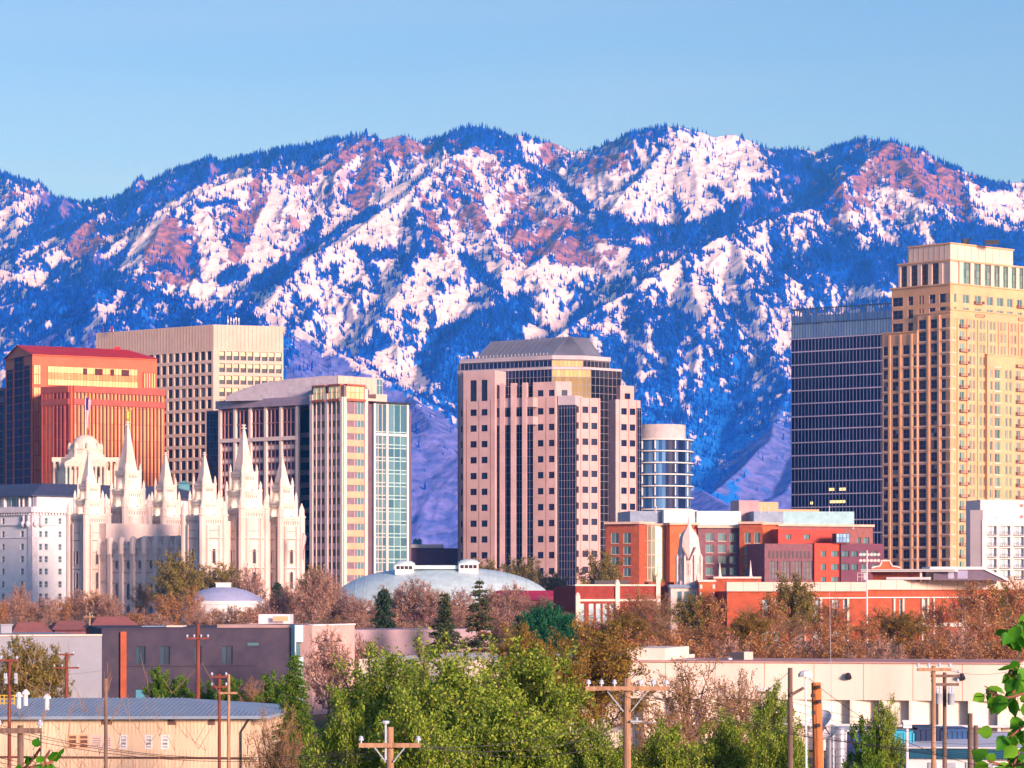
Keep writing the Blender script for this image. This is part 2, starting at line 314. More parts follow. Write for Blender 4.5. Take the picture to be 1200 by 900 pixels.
def mixc(f, a, bb):
    x = N.new('ShaderNodeMix'); x.data_type = 'RGBA'
    for s_, v in ((0, f), (6, a), (7, bb)):
        if isinstance(v, (tuple, float)): x.inputs[s_].default_value = (*v, 1) if isinstance(v, tuple) else v
        else: L.new(v, x.inputs[s_])
    return x.outputs[2]
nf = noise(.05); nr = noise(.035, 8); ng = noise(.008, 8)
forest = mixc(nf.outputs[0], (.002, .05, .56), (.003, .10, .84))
rm_ = N.new('ShaderNodeMapRange'); rm_.inputs[1].default_value = .38; rm_.inputs[2].default_value = .62; L.new(nr.outputs[0], rm_.inputs[0])
rockc = mixc(rm_.outputs[0], (.44, .19, .27), (.14, .09, .27))
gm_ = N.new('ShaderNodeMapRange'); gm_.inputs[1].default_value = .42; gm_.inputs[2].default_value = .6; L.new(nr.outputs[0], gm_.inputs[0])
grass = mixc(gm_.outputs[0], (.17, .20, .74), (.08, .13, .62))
snowc = (.83, .74, .90)
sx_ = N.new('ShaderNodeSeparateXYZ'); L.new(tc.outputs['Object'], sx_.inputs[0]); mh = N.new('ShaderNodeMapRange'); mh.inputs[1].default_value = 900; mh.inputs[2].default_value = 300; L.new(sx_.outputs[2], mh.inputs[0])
hazy_scrub = mixc(ng.outputs[0], (.02, .24, .97), (.008, .16, .90)); forest = mixc(mh.outputs[0], forest, hazy_scrub)   # low slopes: azure haze painted into the ground colour, stronger downhill
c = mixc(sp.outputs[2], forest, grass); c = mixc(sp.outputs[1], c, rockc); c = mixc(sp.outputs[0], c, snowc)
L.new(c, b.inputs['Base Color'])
bp = N.new('ShaderNodeBump'); bp.inputs['Strength'].default_value = .8; bp.inputs['Distance'].default_value = 9; L.new(nr.outputs[0], bp.inputs['Height']); L.new(bp.outputs[0], b.inputs['Normal'])
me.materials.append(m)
# conifers: one mass of small trees over the slopes
NT = 150000
ri = rng.random(NT*4)*(NY-2); rj = rng.random(NT*4)*(NX-2)
# fewer near (dense in metres there already)
i0 = ri.astype(int); j0 = rj.astype(int); fi = ri-i0; fj = rj-j0
def samp(A): return (A[i0, j0]*(1-fj)+A[i0, j0+1]*fj)*(1-fi)+(A[i0+1, j0]*(1-fj)+A[i0+1, j0+1]*fj)*fi
tx, ty, tz = samp(XG), samp(YG), samp(H); tsn = samp(snow); trk = samp(rock); tb = samp(bare); tpx = samp(PX); tpy = samp(PY)
dens = np.clip(1-tsn, 0, 1)*(1-.88*trk)*(1-.9*tb)*np.clip((tz-180)/420, 0, 1)*np.where(trk > .4, .4, 1)+.035*(tz > 250)*(1-tb)*(1-.9*trk)
dens = dens*np.clip(.35+1.6*(fbm(tx/70, ty/110, 3)-.25), .15, 1)
keep = (rng.random(NT*4) < dens) & (np.abs(tpx-600) < 720) & (ty > 5000)
ids = np.nonzero(keep)[0][:NT]
tx, ty, tz = tx[ids], ty[ids], tz[ids]; n = len(ids)
hh = (9+13*rng.random(n)**1.6)*np.clip(ty/8200, .75, 1.05); rr = hh*(.14+.07*rng.random(n)); K = 4
ang = rng.random(n)*6.28
Vt = np.zeros((n, K*1+1, 3), np.float32)
for k in range(K):
    Vt[:, k, 0] = tx+rr*np.cos(ang+k*2*math.pi/K); Vt[:, k, 1] = ty+rr*np.sin(ang+k*2*math.pi/K); Vt[:, k, 2] = tz-1.0
Vt[:, K, 0] = tx; Vt[:, K, 1] = ty; Vt[:, K, 2] = tz+hh
Ft = np.stack([np.stack([np.arange(n)*(K+1)+k, np.arange(n)*(K+1)+(k+1) % K, np.arange(n)*(K+1)+K], -1) for k in range(K)], 1).reshape(-1, 3)
me = np_mesh('conifer_forest', Vt.reshape(-1, 3), Ft, 3)
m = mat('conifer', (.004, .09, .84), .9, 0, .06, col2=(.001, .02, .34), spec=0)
me.materials.append(m)
tag(link('conifer_forest', me), 'dark conifer forest spread over the snowy mountain slopes', None, None, 'stuff')
# haze
HZ = bpy.data.meshes.new('haze')
x0, x1, y0, y1, z0, z1 = -2700, 2700, -60, 10900, -9, float(H.max())+40
HZ.from_pydata([(x0,y0,z0),(x1,y0,z0),(x1,y1,z0),(x0,y1,z0),(x0,y0,z1),(x1,y0,z1),(x1,y1,z1),(x0,y1,z1)], [], [(0,3,2,1),(4,5,6,7),(0,1,5,4),(1,2,6,5),(2,3,7,6),(3,0,4,7)])
hz = tag(link('haze', HZ), 'thin blue evening haze in front of the mountains', None, None, 'stuff')
m = bpy.data.materials.new('haze_air'); m.use_nodes = True; t = m.node_tree
t.nodes.remove(t.nodes['Principled BSDF']); pv = t.nodes.new('ShaderNodeVolumePrincipled')
pv.inputs['Color'].default_value = (.06, .36, 1, 1); pv.inputs['Absorption Color'].default_value = (1, 1, 1, 1); pv.inputs['Density'].default_value = 6.5e-5; pv.inputs['Anisotropy'].default_value = 0
t.links.new(pv.outputs[0], t.nodes['Material Output'].inputs['Volume']); HZ.materials.append(m)
# ------------------------------------------------------------------ mesh helpers
class MB:
    def __init__(s): s.V = []; s.F = []; s.M = []
    def add(s, vs, fs, m=0):
        b = len(s.V); s.V += [tuple(v) for v in vs]
        for f in fs: s.F.append([b+i for i in f]); s.M.append(m)
    def obox(s, o, a, b, c, m=0):
        o = Vector(o); a = Vector(a); b = Vector(b); c = Vector(c)
        v = [o, o+a, o+a+b, o+b, o+c, o+a+c, o+a+b+c, o+b+c]
        s.add(v, [(0,3,2,1),(4,5,6,7),(0,1,5,4),(1,2,6,5),(2,3,7,6),(3,0,4,7)], m)
    def box(s, x0, x1, y0, y1, z0, z1, m=0): s.obox((x0,y0,z0), (x1-x0,0,0), (0,y1-y0,0), (0,0,z1-z0), m)
    def prism(s, poly, z0, z1, m=0, mt=None, bottom=False):
        n = len(poly); v = [(x,y,z0) for x, y in poly]+[(x,y,z1) for x, y in poly]
        s.add(v, [(i,(i+1)%n,n+(i+1)%n,n+i) for i in range(n)], m)
        s.add(v[n:], [tuple(range(n))], m if mt is None else mt)
        if bottom: s.add(v[:n], [tuple(range(n))[::-1]], m)
    def frustum(s, c, r0, r1, z0, z1, n=4, rot=math.pi/4, m=0, sx=1, sy=1):
        v = []
        for r, z in ((r0,z0),(r1,z1)):
            for i in range(n):
                a = rot+2*math.pi*i/n; v.append((c[0]+sx*r*math.cos(a), c[1]+sy*r*math.sin(a), z))
        s.add(v, [(i,(i+1)%n,n+(i+1)%n,n+i) for i in range(n)]+[tuple(range(n,2*n))], m)
    def lathe(s, c, prof, n=16, m=0, sx=1, sy=1, rot=0):
        v = []; ca, sa = math.cos(rot), math.sin(rot)
        for r, z in prof:
            for i in range(n):
                a = 2*math.pi*i/n; x, y = sx*r*math.cos(a), sy*r*math.sin(a)
                v.append((c[0]+x*ca-y*sa, c[1]+x*sa+y*ca, z))
        f = [(j*n+i, j*n+(i+1)%n, (j+1)*n+(i+1)%n, (j+1)*n+i) for j in range(len(prof)-1) for i in range(n)]
        s.add(v, f, m); k = (len(prof)-1)*n
        s.add(v[k:], [tuple(range(n))], m)
    def tube(s, p0, p1, r0, r1=None, n=6, m=0, cap=True):
        p0 = Vector(p0); p1 = Vector(p1); r1 = r0 if r1 is None else r1
        d = (p1-p0).normalized(); a = d.orthogonal().normalized(); b = d.cross(a); v = []
        for p, r in ((p0,r0),(p1,r1)):
            for i in range(n):
                t = 2*math.pi*i/n; v.append(p+a*(r*math.cos(t))+b*(r*math.sin(t)))
        f = [(i,(i+1)%n,n+(i+1)%n,n+i) for i in range(n)]
        if cap: f += [tuple(range(n))[::-1], tuple(range(n,2*n))]
        s.add(v, f, m)
    def quad(s, a, b, c, d, m=0): s.add([a,b,c,d], [(0,1,2,3)], m)
    def build(s, name, mats, parent=None, smooth=False, label=None):
        org = parent_world(parent) if parent else Vector((0,0,0))
        me = bpy.data.meshes.new(name); me.from_pydata([(x-org.x, y-org.y, z-org.z) for x, y, z in s.V], [], s.F)
        if not isinstance(mats, (list, tuple)): mats = [mats]
        for k in mats: me.materials.append(k)
        if len(mats) > 1: me.polygons.foreach_set('material_index', s.M)
        if smooth: me.polygons.foreach_set('use_smooth', [True]*len(s.F))
        me.update(); o = link(name, me, parent)
        if label: o['label'] = label
        return o
def parent_world(p):
    v = Vector(p.location)
    while p.parent: p = p.parent; v = v+Vector(p.location)
    return v
def glass(name, c1, c2, rough=.08, metal=0, spec=.5, sc=None):
    """window glass: every pane its own tone"""
    if name in MATS: return MATS[name]
    m = bpy.data.materials.new(name); m.use_nodes = True; t = m.node_tree; N = t.nodes; L = t.links; b = N['Principled BSDF']
    g = N.new('ShaderNodeNewGeometry'); r = N.new('ShaderNodeValToRGB'); e = r.color_ramp.elements
    e[0].color = (*c1, 1); e[1].color = (*c2, 1); e[0].position = .1; e[1].position = .95
    if sc: e[1].position = .8; q_ = e.new(.97); q_.color = (*sc, 1)
    L.new(g.outputs['Random Per Island'], r.inputs[0]); L.new(r.outputs[0], b.inputs['Base Color'])
    b.inputs['Roughness'].default_value = rough; b.inputs['Metallic'].default_value = metal; b.inputs['Specular IOR Level'].default_value = spec
    MATS[name] = m; return m
class Wall:
    """a straight wall seen between two photo columns, its ends at the given distances"""
    def __init__(s, xl, Yl, xr, Yr):
        s.p0 = Vector((X(xl, Yl), Yl, 0)); s.p1 = Vector((X(xr, Yr), Yr, 0)); v = s.p1-s.p0; s.L = v.length
        s.d = v/s.L; s.n = Vector((s.d.y, -s.d.x, 0)); s.ang = math.atan2(s.d.y, s.d.x)
    def u(s, px):
        k = (px-600)/F; return (k*s.p0.y-s.p0.x)/(s.d.x-k*s.d.y)
    def Y(s, px): return s.p0.y+s.d.y*s.u(px)
    def pt(s, u, z, o=0): v = s.p0+s.d*u+s.n*o; return Vector((v.x, v.y, z))
    def box(s, mb, u0, u1, z0, z1, o0, o1, m=0): mb.obox(s.pt(u0, z0, o0), s.d*(u1-u0), s.n*(o1-o0), (0,0,z1-z0), m)
def wallmesh(mb, w, z0, z1, us, zs, skip=(), rv=.35, m=0, u0=0, u1=None):
    u1 = w.L if u1 is None else u1; P = w.pt
    def q(a, b, c, d): mb.quad(P(a, c), P(b, c), P(b, d), P(a, d), m)
    zc = z0
    for j, (za, zb) in enumerate(sorted(zs)):
        if za > zc: q(u0, u1, zc, za)
        uc = u0
        for i, (ua, ub) in enumerate(us):
            if (i, j) in skip: continue
            if ua > uc: q(uc, ua, za, zb)
            uc = ub
            mb.quad(P(ua, za), P(ua, zb), P(ua, zb, -rv), P(ua, za, -rv), m); mb.quad(P(ub, za, -rv), P(ub, zb, -rv), P(ub, zb), P(ub, za), m)
            mb.quad(P(ua, za, -rv), P(ub, za, -rv), P(ub, za), P(ua, za), m); mb.quad(P(ua, zb), P(ub, zb), P(ub, zb, -rv), P(ua, zb, -rv), m)
        if uc < u1: q(uc, u1, za, zb)
        zc = zb
    if zc < z1: q(u0, u1, zc, z1)
class Bld:
    def __init__(s, name, px, Y, label, cat='building', group=None, z=None):
        s.root = empty(name, (X(px, Y), Y, GZ(Y) if z is None else z), label, cat, group); s.win = []; s.g = s.root.location.z; s.cache = {}
    def part(s, mb, name, mats, parent=None, smooth=False, label=None): return mb.build(name, mats, parent or s.root, smooth, label)
    def block(s, xl, Yl, xr, Yr, back, zt, zb=None, cols=(), rows=(), style=None, skip=(), m=None, name='wall', rv=.35, label=None, cap=None):
        """a box-like volume whose front wall has real window openings; cols in photo columns, rows in metres"""
        w = Wall(xl, Yl, xr, Yr); zb = s.g if zb is None else zb; mb = MB()
        us = [(w.u(a), w.u(b)) for a, b in cols]; zs = sorted(rows)
        wallmesh(mb, w, zb, zt, us, zs, skip, rv)
        P = w.pt; A, B, C, D = (lambda z: P(0, z)), (lambda z: P(w.L, z)), (lambda z: P(w.L, z, -back)), (lambda z: P(0, z, -back))
        for a, b in ((B, C), (C, D), (D, A)): mb.quad(a(zb), b(zb), b(zt), a(zt))
        mb.quad(A(zt), B(zt), C(zt), D(zt))
        if cap:   # parapet coping standing proud
            h, pr = cap; 
            for a, b in ((0, w.L),): mb.obox(P(-pr, zt, pr), w.d*(w.L+2*pr), -w.n*(back+2*pr), (0, 0, h))
        if rows:   # inner skin behind the openings
            for (za, zb_) in zs:
                mb.quad(P(0.05, za, -rv-.25), P(w.L-.05, za, -rv-.25), P(w.L-.05, zb_, -rv-.25), P(.05, zb_, -rv-.25))
        o = s.part(mb, name, m, label=label)
        if style:
            for j, (za, zb_) in enumerate(zs):
                for i, (ua, ub) in enumerate(us):
                    if (i, j) not in skip: s.win.append((w, ua, ub, za, zb_, style, rv))
        return w
    def window_mesh(s, wd, h, st):
        k = (round(wd, 1), round(h, 1), st['k'])
        if k in s.cache: return s.cache[k]
        mb = MB(); fr = st.get('fr', .12); nx, nz = st.get('n', (2, 1))
        for i in range(nx):
            for j in range(nz):
                x0, x1 = i*wd/nx, (i+1)*wd/nx; z0, z1 = j*h/nz, (j+1)*h/nz
                mi = 0
                if st.get('low') and j == 0: mi = 2
                mb.quad((x0, .05, z0), (x1, .05, z0), (x1, .05, z1), (x0, .05, z1), mi)
        for i in range(nx+1):
            x = i*wd/nx; a = 0 if i == 0 else x-fr/2; b = wd if i == nx else x+fr/2; mb.box(a, max(b, a+fr) if i < nx else wd, -.04, .04, 0, h, 1) if i < nx else mb.box(wd-fr, wd, -.04, .04, 0, h, 1)
        for j in range(nz+1):
            z = j*h/nz; a = 0 if j == 0 else (z-fr/2 if j < nz else h-fr); mb.box(fr, wd-fr, -.035, .035, a, a+fr, 1)
        if st.get('sill'): mb.box(-.15, wd+.15, -st['rv'] if 'rv' in st else -.45, -.041, -.2, 0, 1)
        mb.wd = wd
        me = bpy.data.meshes.new('window'); me.from_pydata(mb.V, [], mb.F)
        for q in [st['g'], st['f']]+([st['low']] if st.get('low') else []): me.materials.append(q)
        me.polygons.foreach_set('material_index', mb.M); s.cache[k] = (me, mb); return s.cache[k]
    def flush(s, most=96):
        org = s.root.location; ws = sorted(s.win, key=lambda t: -((t[2]-t[1])*(t[4]-t[3])/t[0].p0.y)); rest = {}
        for q, (w, ua, ub, za, zb, st, rv) in enumerate(ws):
            me, mb = s.window_mesh(ub-ua, zb-za, st); p = w.pt(ua, za, -rv+.1)
            if q < most:
                o = link('window', me, s.root); o.location = p-org; o.rotation_euler = (0, 0, w.ang); o.scale = ((ub-ua)/mb.wd, 1, 1)
            else:
                c, sn_ = math.cos(w.ang), math.sin(w.ang); kx = (ub-ua)/mb.wd; R = rest.setdefault(0, (MB(), [], []))
                ml = [st['g'], st['f']]+([st['low']] if st.get('low') else []); mi = []
                for k in ml:
                    if k not in R[1]: R[1].append(k)
                    mi.append(R[1].index(k))
                n0 = len(R[0].M); R[0].add([(p.x+x*kx*c-y*sn_, p.y+x*kx*sn_+y*c, p.z+z) for x, y, z in mb.V], mb.F, 0)
                R[0].M[n0:] = [mi[k] for k in mb.M]
        for R in rest.values():
            o = s.part(R[0], 'window', R[1] if len(R[1]) > 1 else R[1][0]); o['kind'] = 'stuff'
        s.win = []
    def curtain(s, w, u0, u1, z0, z1, nu, zr, gm, fm, o=.12, fr=.12, name='curtain_wall', fz=None, vert=True, pr=.1, alt=None):
        """glazing in a flat grid: panes + mullions; zr = list of heights of the horizontal bars"""
        mb = MB(); zl = [z0]+[z for z in zr if z0 < z < z1]+[z1]
        for j in range(len(zl)-1):
            for i in range(nu):
                a, b = u0+(u1-u0)*i/nu, u0+(u1-u0)*(i+1)/nu
                mi = 0
                if alt and alt(i, j, len(zl)-1): mi = 2
                mb.quad(w.pt(a, zl[j], o), w.pt(b, zl[j], o), w.pt(b, zl[j+1], o), w.pt(a, zl[j+1], o), mi)
        if vert:
            for i in range(nu+1):
                a = u0+(u1-u0)*i/nu-fr/2; w.box(mb, a, a+fr, z0, z1, o+.01, o+pr, 1)
        fz = fz or fr
        for z in zl: w.box(mb, u0, u1, z-fz/2, z+fz/2, o+.01, o+pr+.03, 1)
        for side in (u0, u1):   # returns so that the panel has a thickness
            mb.quad(w.pt(side, z0, -.02), w.pt(side, z0, o), w.pt(side, z1, o), w.pt(side, z1, -.02), 1)
        return s.part(mb, name, [gm, fm]+([alt.m] if alt else []))
def P2(px, Y): return (X(px, Y), Y)
def rng_rows(top, h, pitch, n): return [(top-h-i*pitch, top-i*pitch) for i in range(n)]
# ------------------------------------------------------------------ ground
mb = MB(); ysn = [-200, 60, 120, 180, 260, 330, 400, 480, 600, 700, 900, 1200, 2000, 3000, 4010]
for i in range(len(ysn)-1):
    a, b = ysn[i], ysn[i+1]; xa, xb = 400+abs(a)*.55, 400+abs(b)*.55
    for k in range(-6, 6): mb.quad((xa*k/6, a, GZ(a)), (xa*(k+1)/6, a, GZ(a)), (xb*(k+1)/6, b, GZ(b)), (xb*k/6, b, GZ(b)))
m_ground = mat('ground', (.26, .15, .08), .95, .2, .05, col2=(.10, .10, .04), bump=.5)
g = mb.build('ground', m_ground); tag(g, 'dry grass and dirt ground under the city', None, None, 'structure')
# ------------------------------------------------------------------ glass and stone
G_navy = glass('glass_navy', (.006, .010, .06), (.015, .03, .12), .12, 0, .18)
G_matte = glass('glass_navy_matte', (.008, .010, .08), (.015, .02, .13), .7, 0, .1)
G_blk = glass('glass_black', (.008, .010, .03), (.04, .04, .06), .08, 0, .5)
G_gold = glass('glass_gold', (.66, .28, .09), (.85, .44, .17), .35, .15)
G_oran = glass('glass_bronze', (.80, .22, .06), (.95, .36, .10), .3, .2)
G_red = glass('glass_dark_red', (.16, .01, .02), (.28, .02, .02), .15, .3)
G_oliv = glass('glass_olive', (.16, .14, .07), (.34, .30, .15), .15, .15)
G_gband = glass('glass_gold_band', (.42, .30, .10), (.58, .42, .17), .2, .2)
G_teal = glass('glass_teal', (.06, .17, .24), (.16, .32, .38), .1, .3)
G_grn = glass('glass_green', (.07, .16, .16), (.34, .46, .38), .1, .45)
G_blue = glass('glass_blue', (.03, .10, .34), (.16, .34, .62), .06, .3)
G_lit = mat('lit_window', (.9, .7, .3), .5, .05)
G_lit.node_tree.nodes['Principled BSDF'].inputs['Emission Color'].default_value = (1, .68, .25, 1); G_lit.node_tree.nodes['Principled BSDF'].inputs['Emission Strength'].default_value = .9
M_redst = mat('red_granite', (.60, .13, .06), .6, .10, .15)
M_redroof = mat('red_metal_roof', (.60, .03, .035), .45, .12, .2)
M_ribs = mat('rose_rib', (.40, .09, .07), .55, .1, .3)
M_cream = mat('cream_concrete', (.66, .50, .44), .8, .08, .1)
M_pink = mat('pink_granite', (.58, .41, .43), .75, .10, .12)
M_pinkL = mat('pale_granite', (.52, .46, .54), .7, .08, .15)
M_mull = mat('mullion_metal', (.30, .28, .36), .5, .05)
M_white = mat('white_metal', (.78, .76, .78), .5, .05, .3)
M_dark = mat('dark_metal', (.03, .03, .045), .5, .1)
M_roofg = mat('grey_metal_roof', (.27, .28, .36), .4, .10, .15, metal=.3)
M_tar = mat('flat_roof', (.30, .28, .30), .9, .12, .2)
M_tan = mat('golden_limestone', (.76, .43, .25), .8, .10, .12)
M_tanL = mat('pale_limestone', (.76, .58, .50), .8, .06, .12)
M_oran = mat('orange_spandrel', (.72, .42, .28), .7, .08, .2)
M_brick = mat('red_brick', (.44, .11, .055), .9, .16, .8)
M_brickP = mat('plum_brick', (.24, .11, .14), .9, .14, .8)
M_brickO = mat('orange_brick', (.62, .15, .06), .9, .12, .5)
def style(k, g, f, n=(2, 1), **kw): d = dict(k=k, g=g, f=f, n=n); d.update(kw); return d
G_pun = glass('glass_punched', (.006, .008, .04), (.02, .03, .09), .12, 0, .3, sc=(.22, .22, .26))
ST_blk = style('blk', G_pun, M_dark); ST_navy = style('navy', G_pun, M_dark)
ST_oliv = style('oliv', G_oliv, M_dark, (1, 2), low=G_blk)
# ================================================================== red gabled tower on the left
b = Bld('office_tower', 22, 1434, 'tall orange red granite office tower with red gabled metal roof and bronze glass front')
zt = Z(414.5, 1400); w = Wall(38, 1400, 184, 1431); wg = Wall(6.5, 1434, 38, 1400)
A_, B_, C_, D_ = wg.p0, wg.p1, w.p1, w.p1+(wg.p0-wg.p1)
mb = MB(); mb.prism([(v.x, v.y) for v in (A_, B_, C_, D_)], b.g, zt)
pk = (A_+B_)/2; pk2 = (C_+D_)/2; zp = Z(404.5, 1417)
mb.add([(A_.x,A_.y,zt),(B_.x,B_.y,zt),(pk.x,pk.y,zp)], [(0,1,2)]); b.part(mb, 'wall', M_redst)
mb = MB(); h = (pk2-pk)*.88+pk; up = Vector((0,0,.25)); ov = 1.0
def v3(v, z): return Vector((v.x, v.y, z))
mb.add([v3(B_+wg.n*ov+w.n*.8, zt), v3(C_+w.d*.8+w.n*.8, zt), v3(h, zp), v3(pk+wg.n*ov, zp), v3(A_+wg.n*ov-w.n*.8, zt), v3(D_+w.d*.8-w.n*.8, zt)],
       [(0,1,2,3), (3,2,5,4), (1,5,2)])
mb.add([v+Vector((0,0,-.7)) for v in [v3(B_+wg.n*ov+w.n*.8, zt), v3(C_+w.d*.8+w.n*.8, zt), v3(D_+w.d*.8-w.n*.8, zt), v3(A_+wg.n*ov-w.n*.8, zt)]], [(0,3,2,1)])
for k in range(40):   # standing seams
    a = B_+w.n*.8+(C_-B_)*(k/40); t = pk+(h-pk)*(k/40); mb.tube(v3(a, zt+.06), v3(t, zp+.06), .10, n=4)
b.part(mb, 'roof', M_redroof)
mb = MB()
for a, c in ((150, 168),): mb.box(*(lambda p: (p.x-1.5, p.x+1.5, p.y-1, p.y+1))(pk+(h-pk)*.9), zp-.5, zp+1.2)
b.part(mb, 'roof_vent', M_redroof)
for xa, xb, yt in ((8.5, 15, 431), (17.5, 27.5, 418), (29, 36, 430)):
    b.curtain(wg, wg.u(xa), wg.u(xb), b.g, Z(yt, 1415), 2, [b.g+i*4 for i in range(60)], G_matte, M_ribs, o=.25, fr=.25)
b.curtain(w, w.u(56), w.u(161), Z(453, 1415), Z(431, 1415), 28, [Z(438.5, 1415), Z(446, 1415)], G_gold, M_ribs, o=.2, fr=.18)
b.curtain(w, w.u(168), w.u(182.5), Z(453, 1415), Z(434, 1415), 5, [], G_gold, M_ribs, o=.2, fr=.6, pr=.5)
b.curtain(w, w.u(39.5), w.u(47.5), Z(453, 1415), Z(430, 1415), 3, [Z(441, 1415)], G_gold, M_ribs, o=.2, fr=.35)
b.curtain(w, w.u(39.5), w.u(47.5), b.g, Z(456, 1415), 3, [b.g+i*7 for i in range(20)], G_oran, M_ribs, o=.2, fr=.35)
for xa, xb in ((97, 102), (111, 120), (129, 133.5), (142, 151)): dk = MB(); w.box(dk, w.u(xa), w.u(xb), Z(439.5, 1415), Z(432, 1415), .32, .36); b.part(dk, 'louvre', mat('plum_louvre', (.10, .03, .03)))
# projecting front block
w2 = Wall(83, 1360, 193, 1389); w3 = Wall(48.5, 1372, 83, 1360); zt2 = Z(451.5, 1360)
mb = MB(); q = [w3.p0, w3.p1, w2.p1, w2.p1+Vector((-12, 40, 0)), w3.p0+Vector((-2, 38, 0))]
mb.prism([(v.x, v.y) for v in q], b.g, zt2); b.part(mb, 'wall', M_redst, label='lower front block of the tower')
def ribs(wl, xa, xb, n, g1, g2=None, cut=0, o=.2):
    ua, ub = wl.u(xa), wl.u(xb); st = (ub-ua)/n; mb = MB(); Yc = 1370
    segs = [(b.g, Z(475.5, Yc)), (Z(468.5, Yc), Z(461, Yc))]
    for i in range(n):
        for za, zb in segs:
            zz = [za]+[z for z in [b.g+k*7.6 for k in range(1, 30)] if za < z < zb]+[zb]
            for z0, z1 in zip(zz, zz[1:]):
                mb.quad(wl.pt(ua+st*(i+.18), z0, o), wl.pt(ua+st*(i+.72), z0, o), wl.pt(ua+st*(i+.72), z1-.25, o), wl.pt(ua+st*(i+.18), z1-.25, o), 0 if i >= cut else 1)
            wl.box(mb, ua+st*(i-.16), ua+st*(i+.16), za, zb, .0, .9, 2)
            wl.box(mb, ua+st*(i+.72), ua+st*(i+.84), za, zb, .0, .3, 3)
    wl.box(mb, ua-st*.2, ub+st*.1, Z(475.5, Yc), Z(468.5, Yc), 0, 1.0, 2); wl.box(mb, ua-st*.2, ub+st*.1, Z(461, Yc), zt2-.05, 0, 1.0, 2)
    b.part(mb, 'ribbed_glazing', [g1, g2 or g1, M_ribs, M_dark])
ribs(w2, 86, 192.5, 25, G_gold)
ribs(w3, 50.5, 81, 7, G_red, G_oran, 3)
# sliver of a navy block at the left edge
b = Bld('office_block', -12, 1480, 'dark navy and plum office block cut off by the left edge of the view')
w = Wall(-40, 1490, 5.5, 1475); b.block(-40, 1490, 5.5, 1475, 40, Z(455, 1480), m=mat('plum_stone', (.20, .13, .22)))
b.curtain(w, .2, w.L-.5, b.g, Z(472, 1480), 9, [b.g+k*4.5 for k in range(40)], G_navy, M_ribs, o=.2, fr=.3)
b.curtain(w, .2, w.L-.5, Z(465, 1480), Z(458, 1480), 9, [], G_navy, M_ribs, o=.2, fr=.3)
# ================================================================== cream tower with square windows
b = Bld('office_tower', 250, 1500, 'tall cream concrete office tower with blank top band and square windows behind the red tower')
zt = Z(380.3, 1500); pit = 14.2*1500/F; hh = 10.4*1500/F; rows = rng_rows(Z(411.2, 1500), hh, pit, 16)
wl = Wall(113, 1550, 250, 1500); wr = Wall(250, 1500, 332, 1512)
cl = [(250-1.6-7.6*(i+1)+1.2-i*(-.02), 250-1.6-7.6*i-.6) for i in range(17)][::-1]
b.block(113, 1550, 250, 1500, 8, zt, cols=cl, rows=rows, style=ST_navy, m=M_cream, rv=1.0)
cr = [(257+8.3*i, 257+8.3*i+6.6) for i in range(9)]
b.block(250, 1500, 332, 1512, 8, zt, cols=cr, rows=rows, style=ST_oliv, m=M_cream, rv=1.0)
mb = MB(); q = [wl.p0, wl.p1, wr.p1, wr.p1+(wl.p0-wl.p1)]
mb.prism([(v.x, v.y) for v in [wl.p0-wl.n*9+wl.d*9, wl.p1-wl.n*9-wl.d*2, wr.p1-wr.n*9, q[3]]], b.g, zt-.6); b.part(mb, 'rear_wall', M_cream)
mb = MB()
for i in range(41): wl.box(mb, wl.L*i/41, wl.L*i/41+.18, Z(409, 1500), zt-.3, .0, .12)
for i in range(18): wr.box(mb, wr.L*i/18, wr.L*i/18+.18, Z(409, 1500), zt-.3, .0, .12)
b.part(mb, 'panel_joint', mat('cream_joint', (.50, .36, .32)))
mb = MB(); c = at(274, 380.5, 1520)
for dx in (-3, -1.5, 0, 1.2, 2.6): mb.tube((c.x+dx, c.y+dx*.5, c.z-2), (c.x+dx, c.y+dx*.5, c.z+3.5+(dx*37 % 2)), .16)
for dx, dz in ((-3, 2.2), (-1.5, 3), (0, 2.4), (2.6, 2.8), (1.2, 3.4)): mb.box(c.x+dx-.35, c.x+dx+.35, c.y-.3, c.y+.3, c.z+dz-1, c.z+dz+.5)
b.part(mb, 'antenna_cluster', M_white)
mb = MB()
for px in (121, 130, 132): p = at(px, 388, 1540); mb.tube((p.x, p.y, p.z-1), (p.x, p.y, p.z+2.6), .2)
b.part(mb, 'roof_mast', mat('red_mast', (.3, .05, .04)))
b.flush()
# ================================================================== stone and glass midrise with curved roof
b = Bld('office_tower', 400, 1200, 'stone framed glass office tower with low vaulted grey roof beside the granite church spires')
YL = 1250
wA = Wall(257, YL, 350, 1222); wB = Wall(349, 1234, 365, 1230); wC = Wall(364, 1214, 402, 1200); wD = Wall(402, 1200, 430, 1209)
wE = Wall(429, 1213, 439, 1216); wF = Wall(438, 1212, 478, 1224); w0 = Wall(242, 1262, 258, 1258)
fl = 15.1*1200/F; ztop = Z(461, 1210)
mb = MB(); Q = [w0.p0, wA.p0-wA.n*1, wA.p1-wA.n*1, wB.p0-wB.n*.6, wB.p1-wB.n*.6, wC.p0-wC.n*.6, wC.p1-wC.n*.6, wD.p1-wD.n*.6, wE.p1-wE.n*.5, wF.p1-wF.n*.6]
zA = Z(478.5, 1235)
mb.prism([(v.x, v.y) for v in [w0.p0, w0.p1, w0.p1+Vector((2, 40, 0)), w0.p0+Vector((0, 42, 0))]], b.g, Z(481, 1260))
mb.prism([(v.x, v.y) for v in [wA.p0-wA.n*1, wA.p1-wA.n*1, wB.p0-wB.n*.6, wB.p1-wB.n*.6, wB.p1+Vector((2, 45, 0)), wA.p0+Vector((0, 45, 0))]], b.g, zA+1)
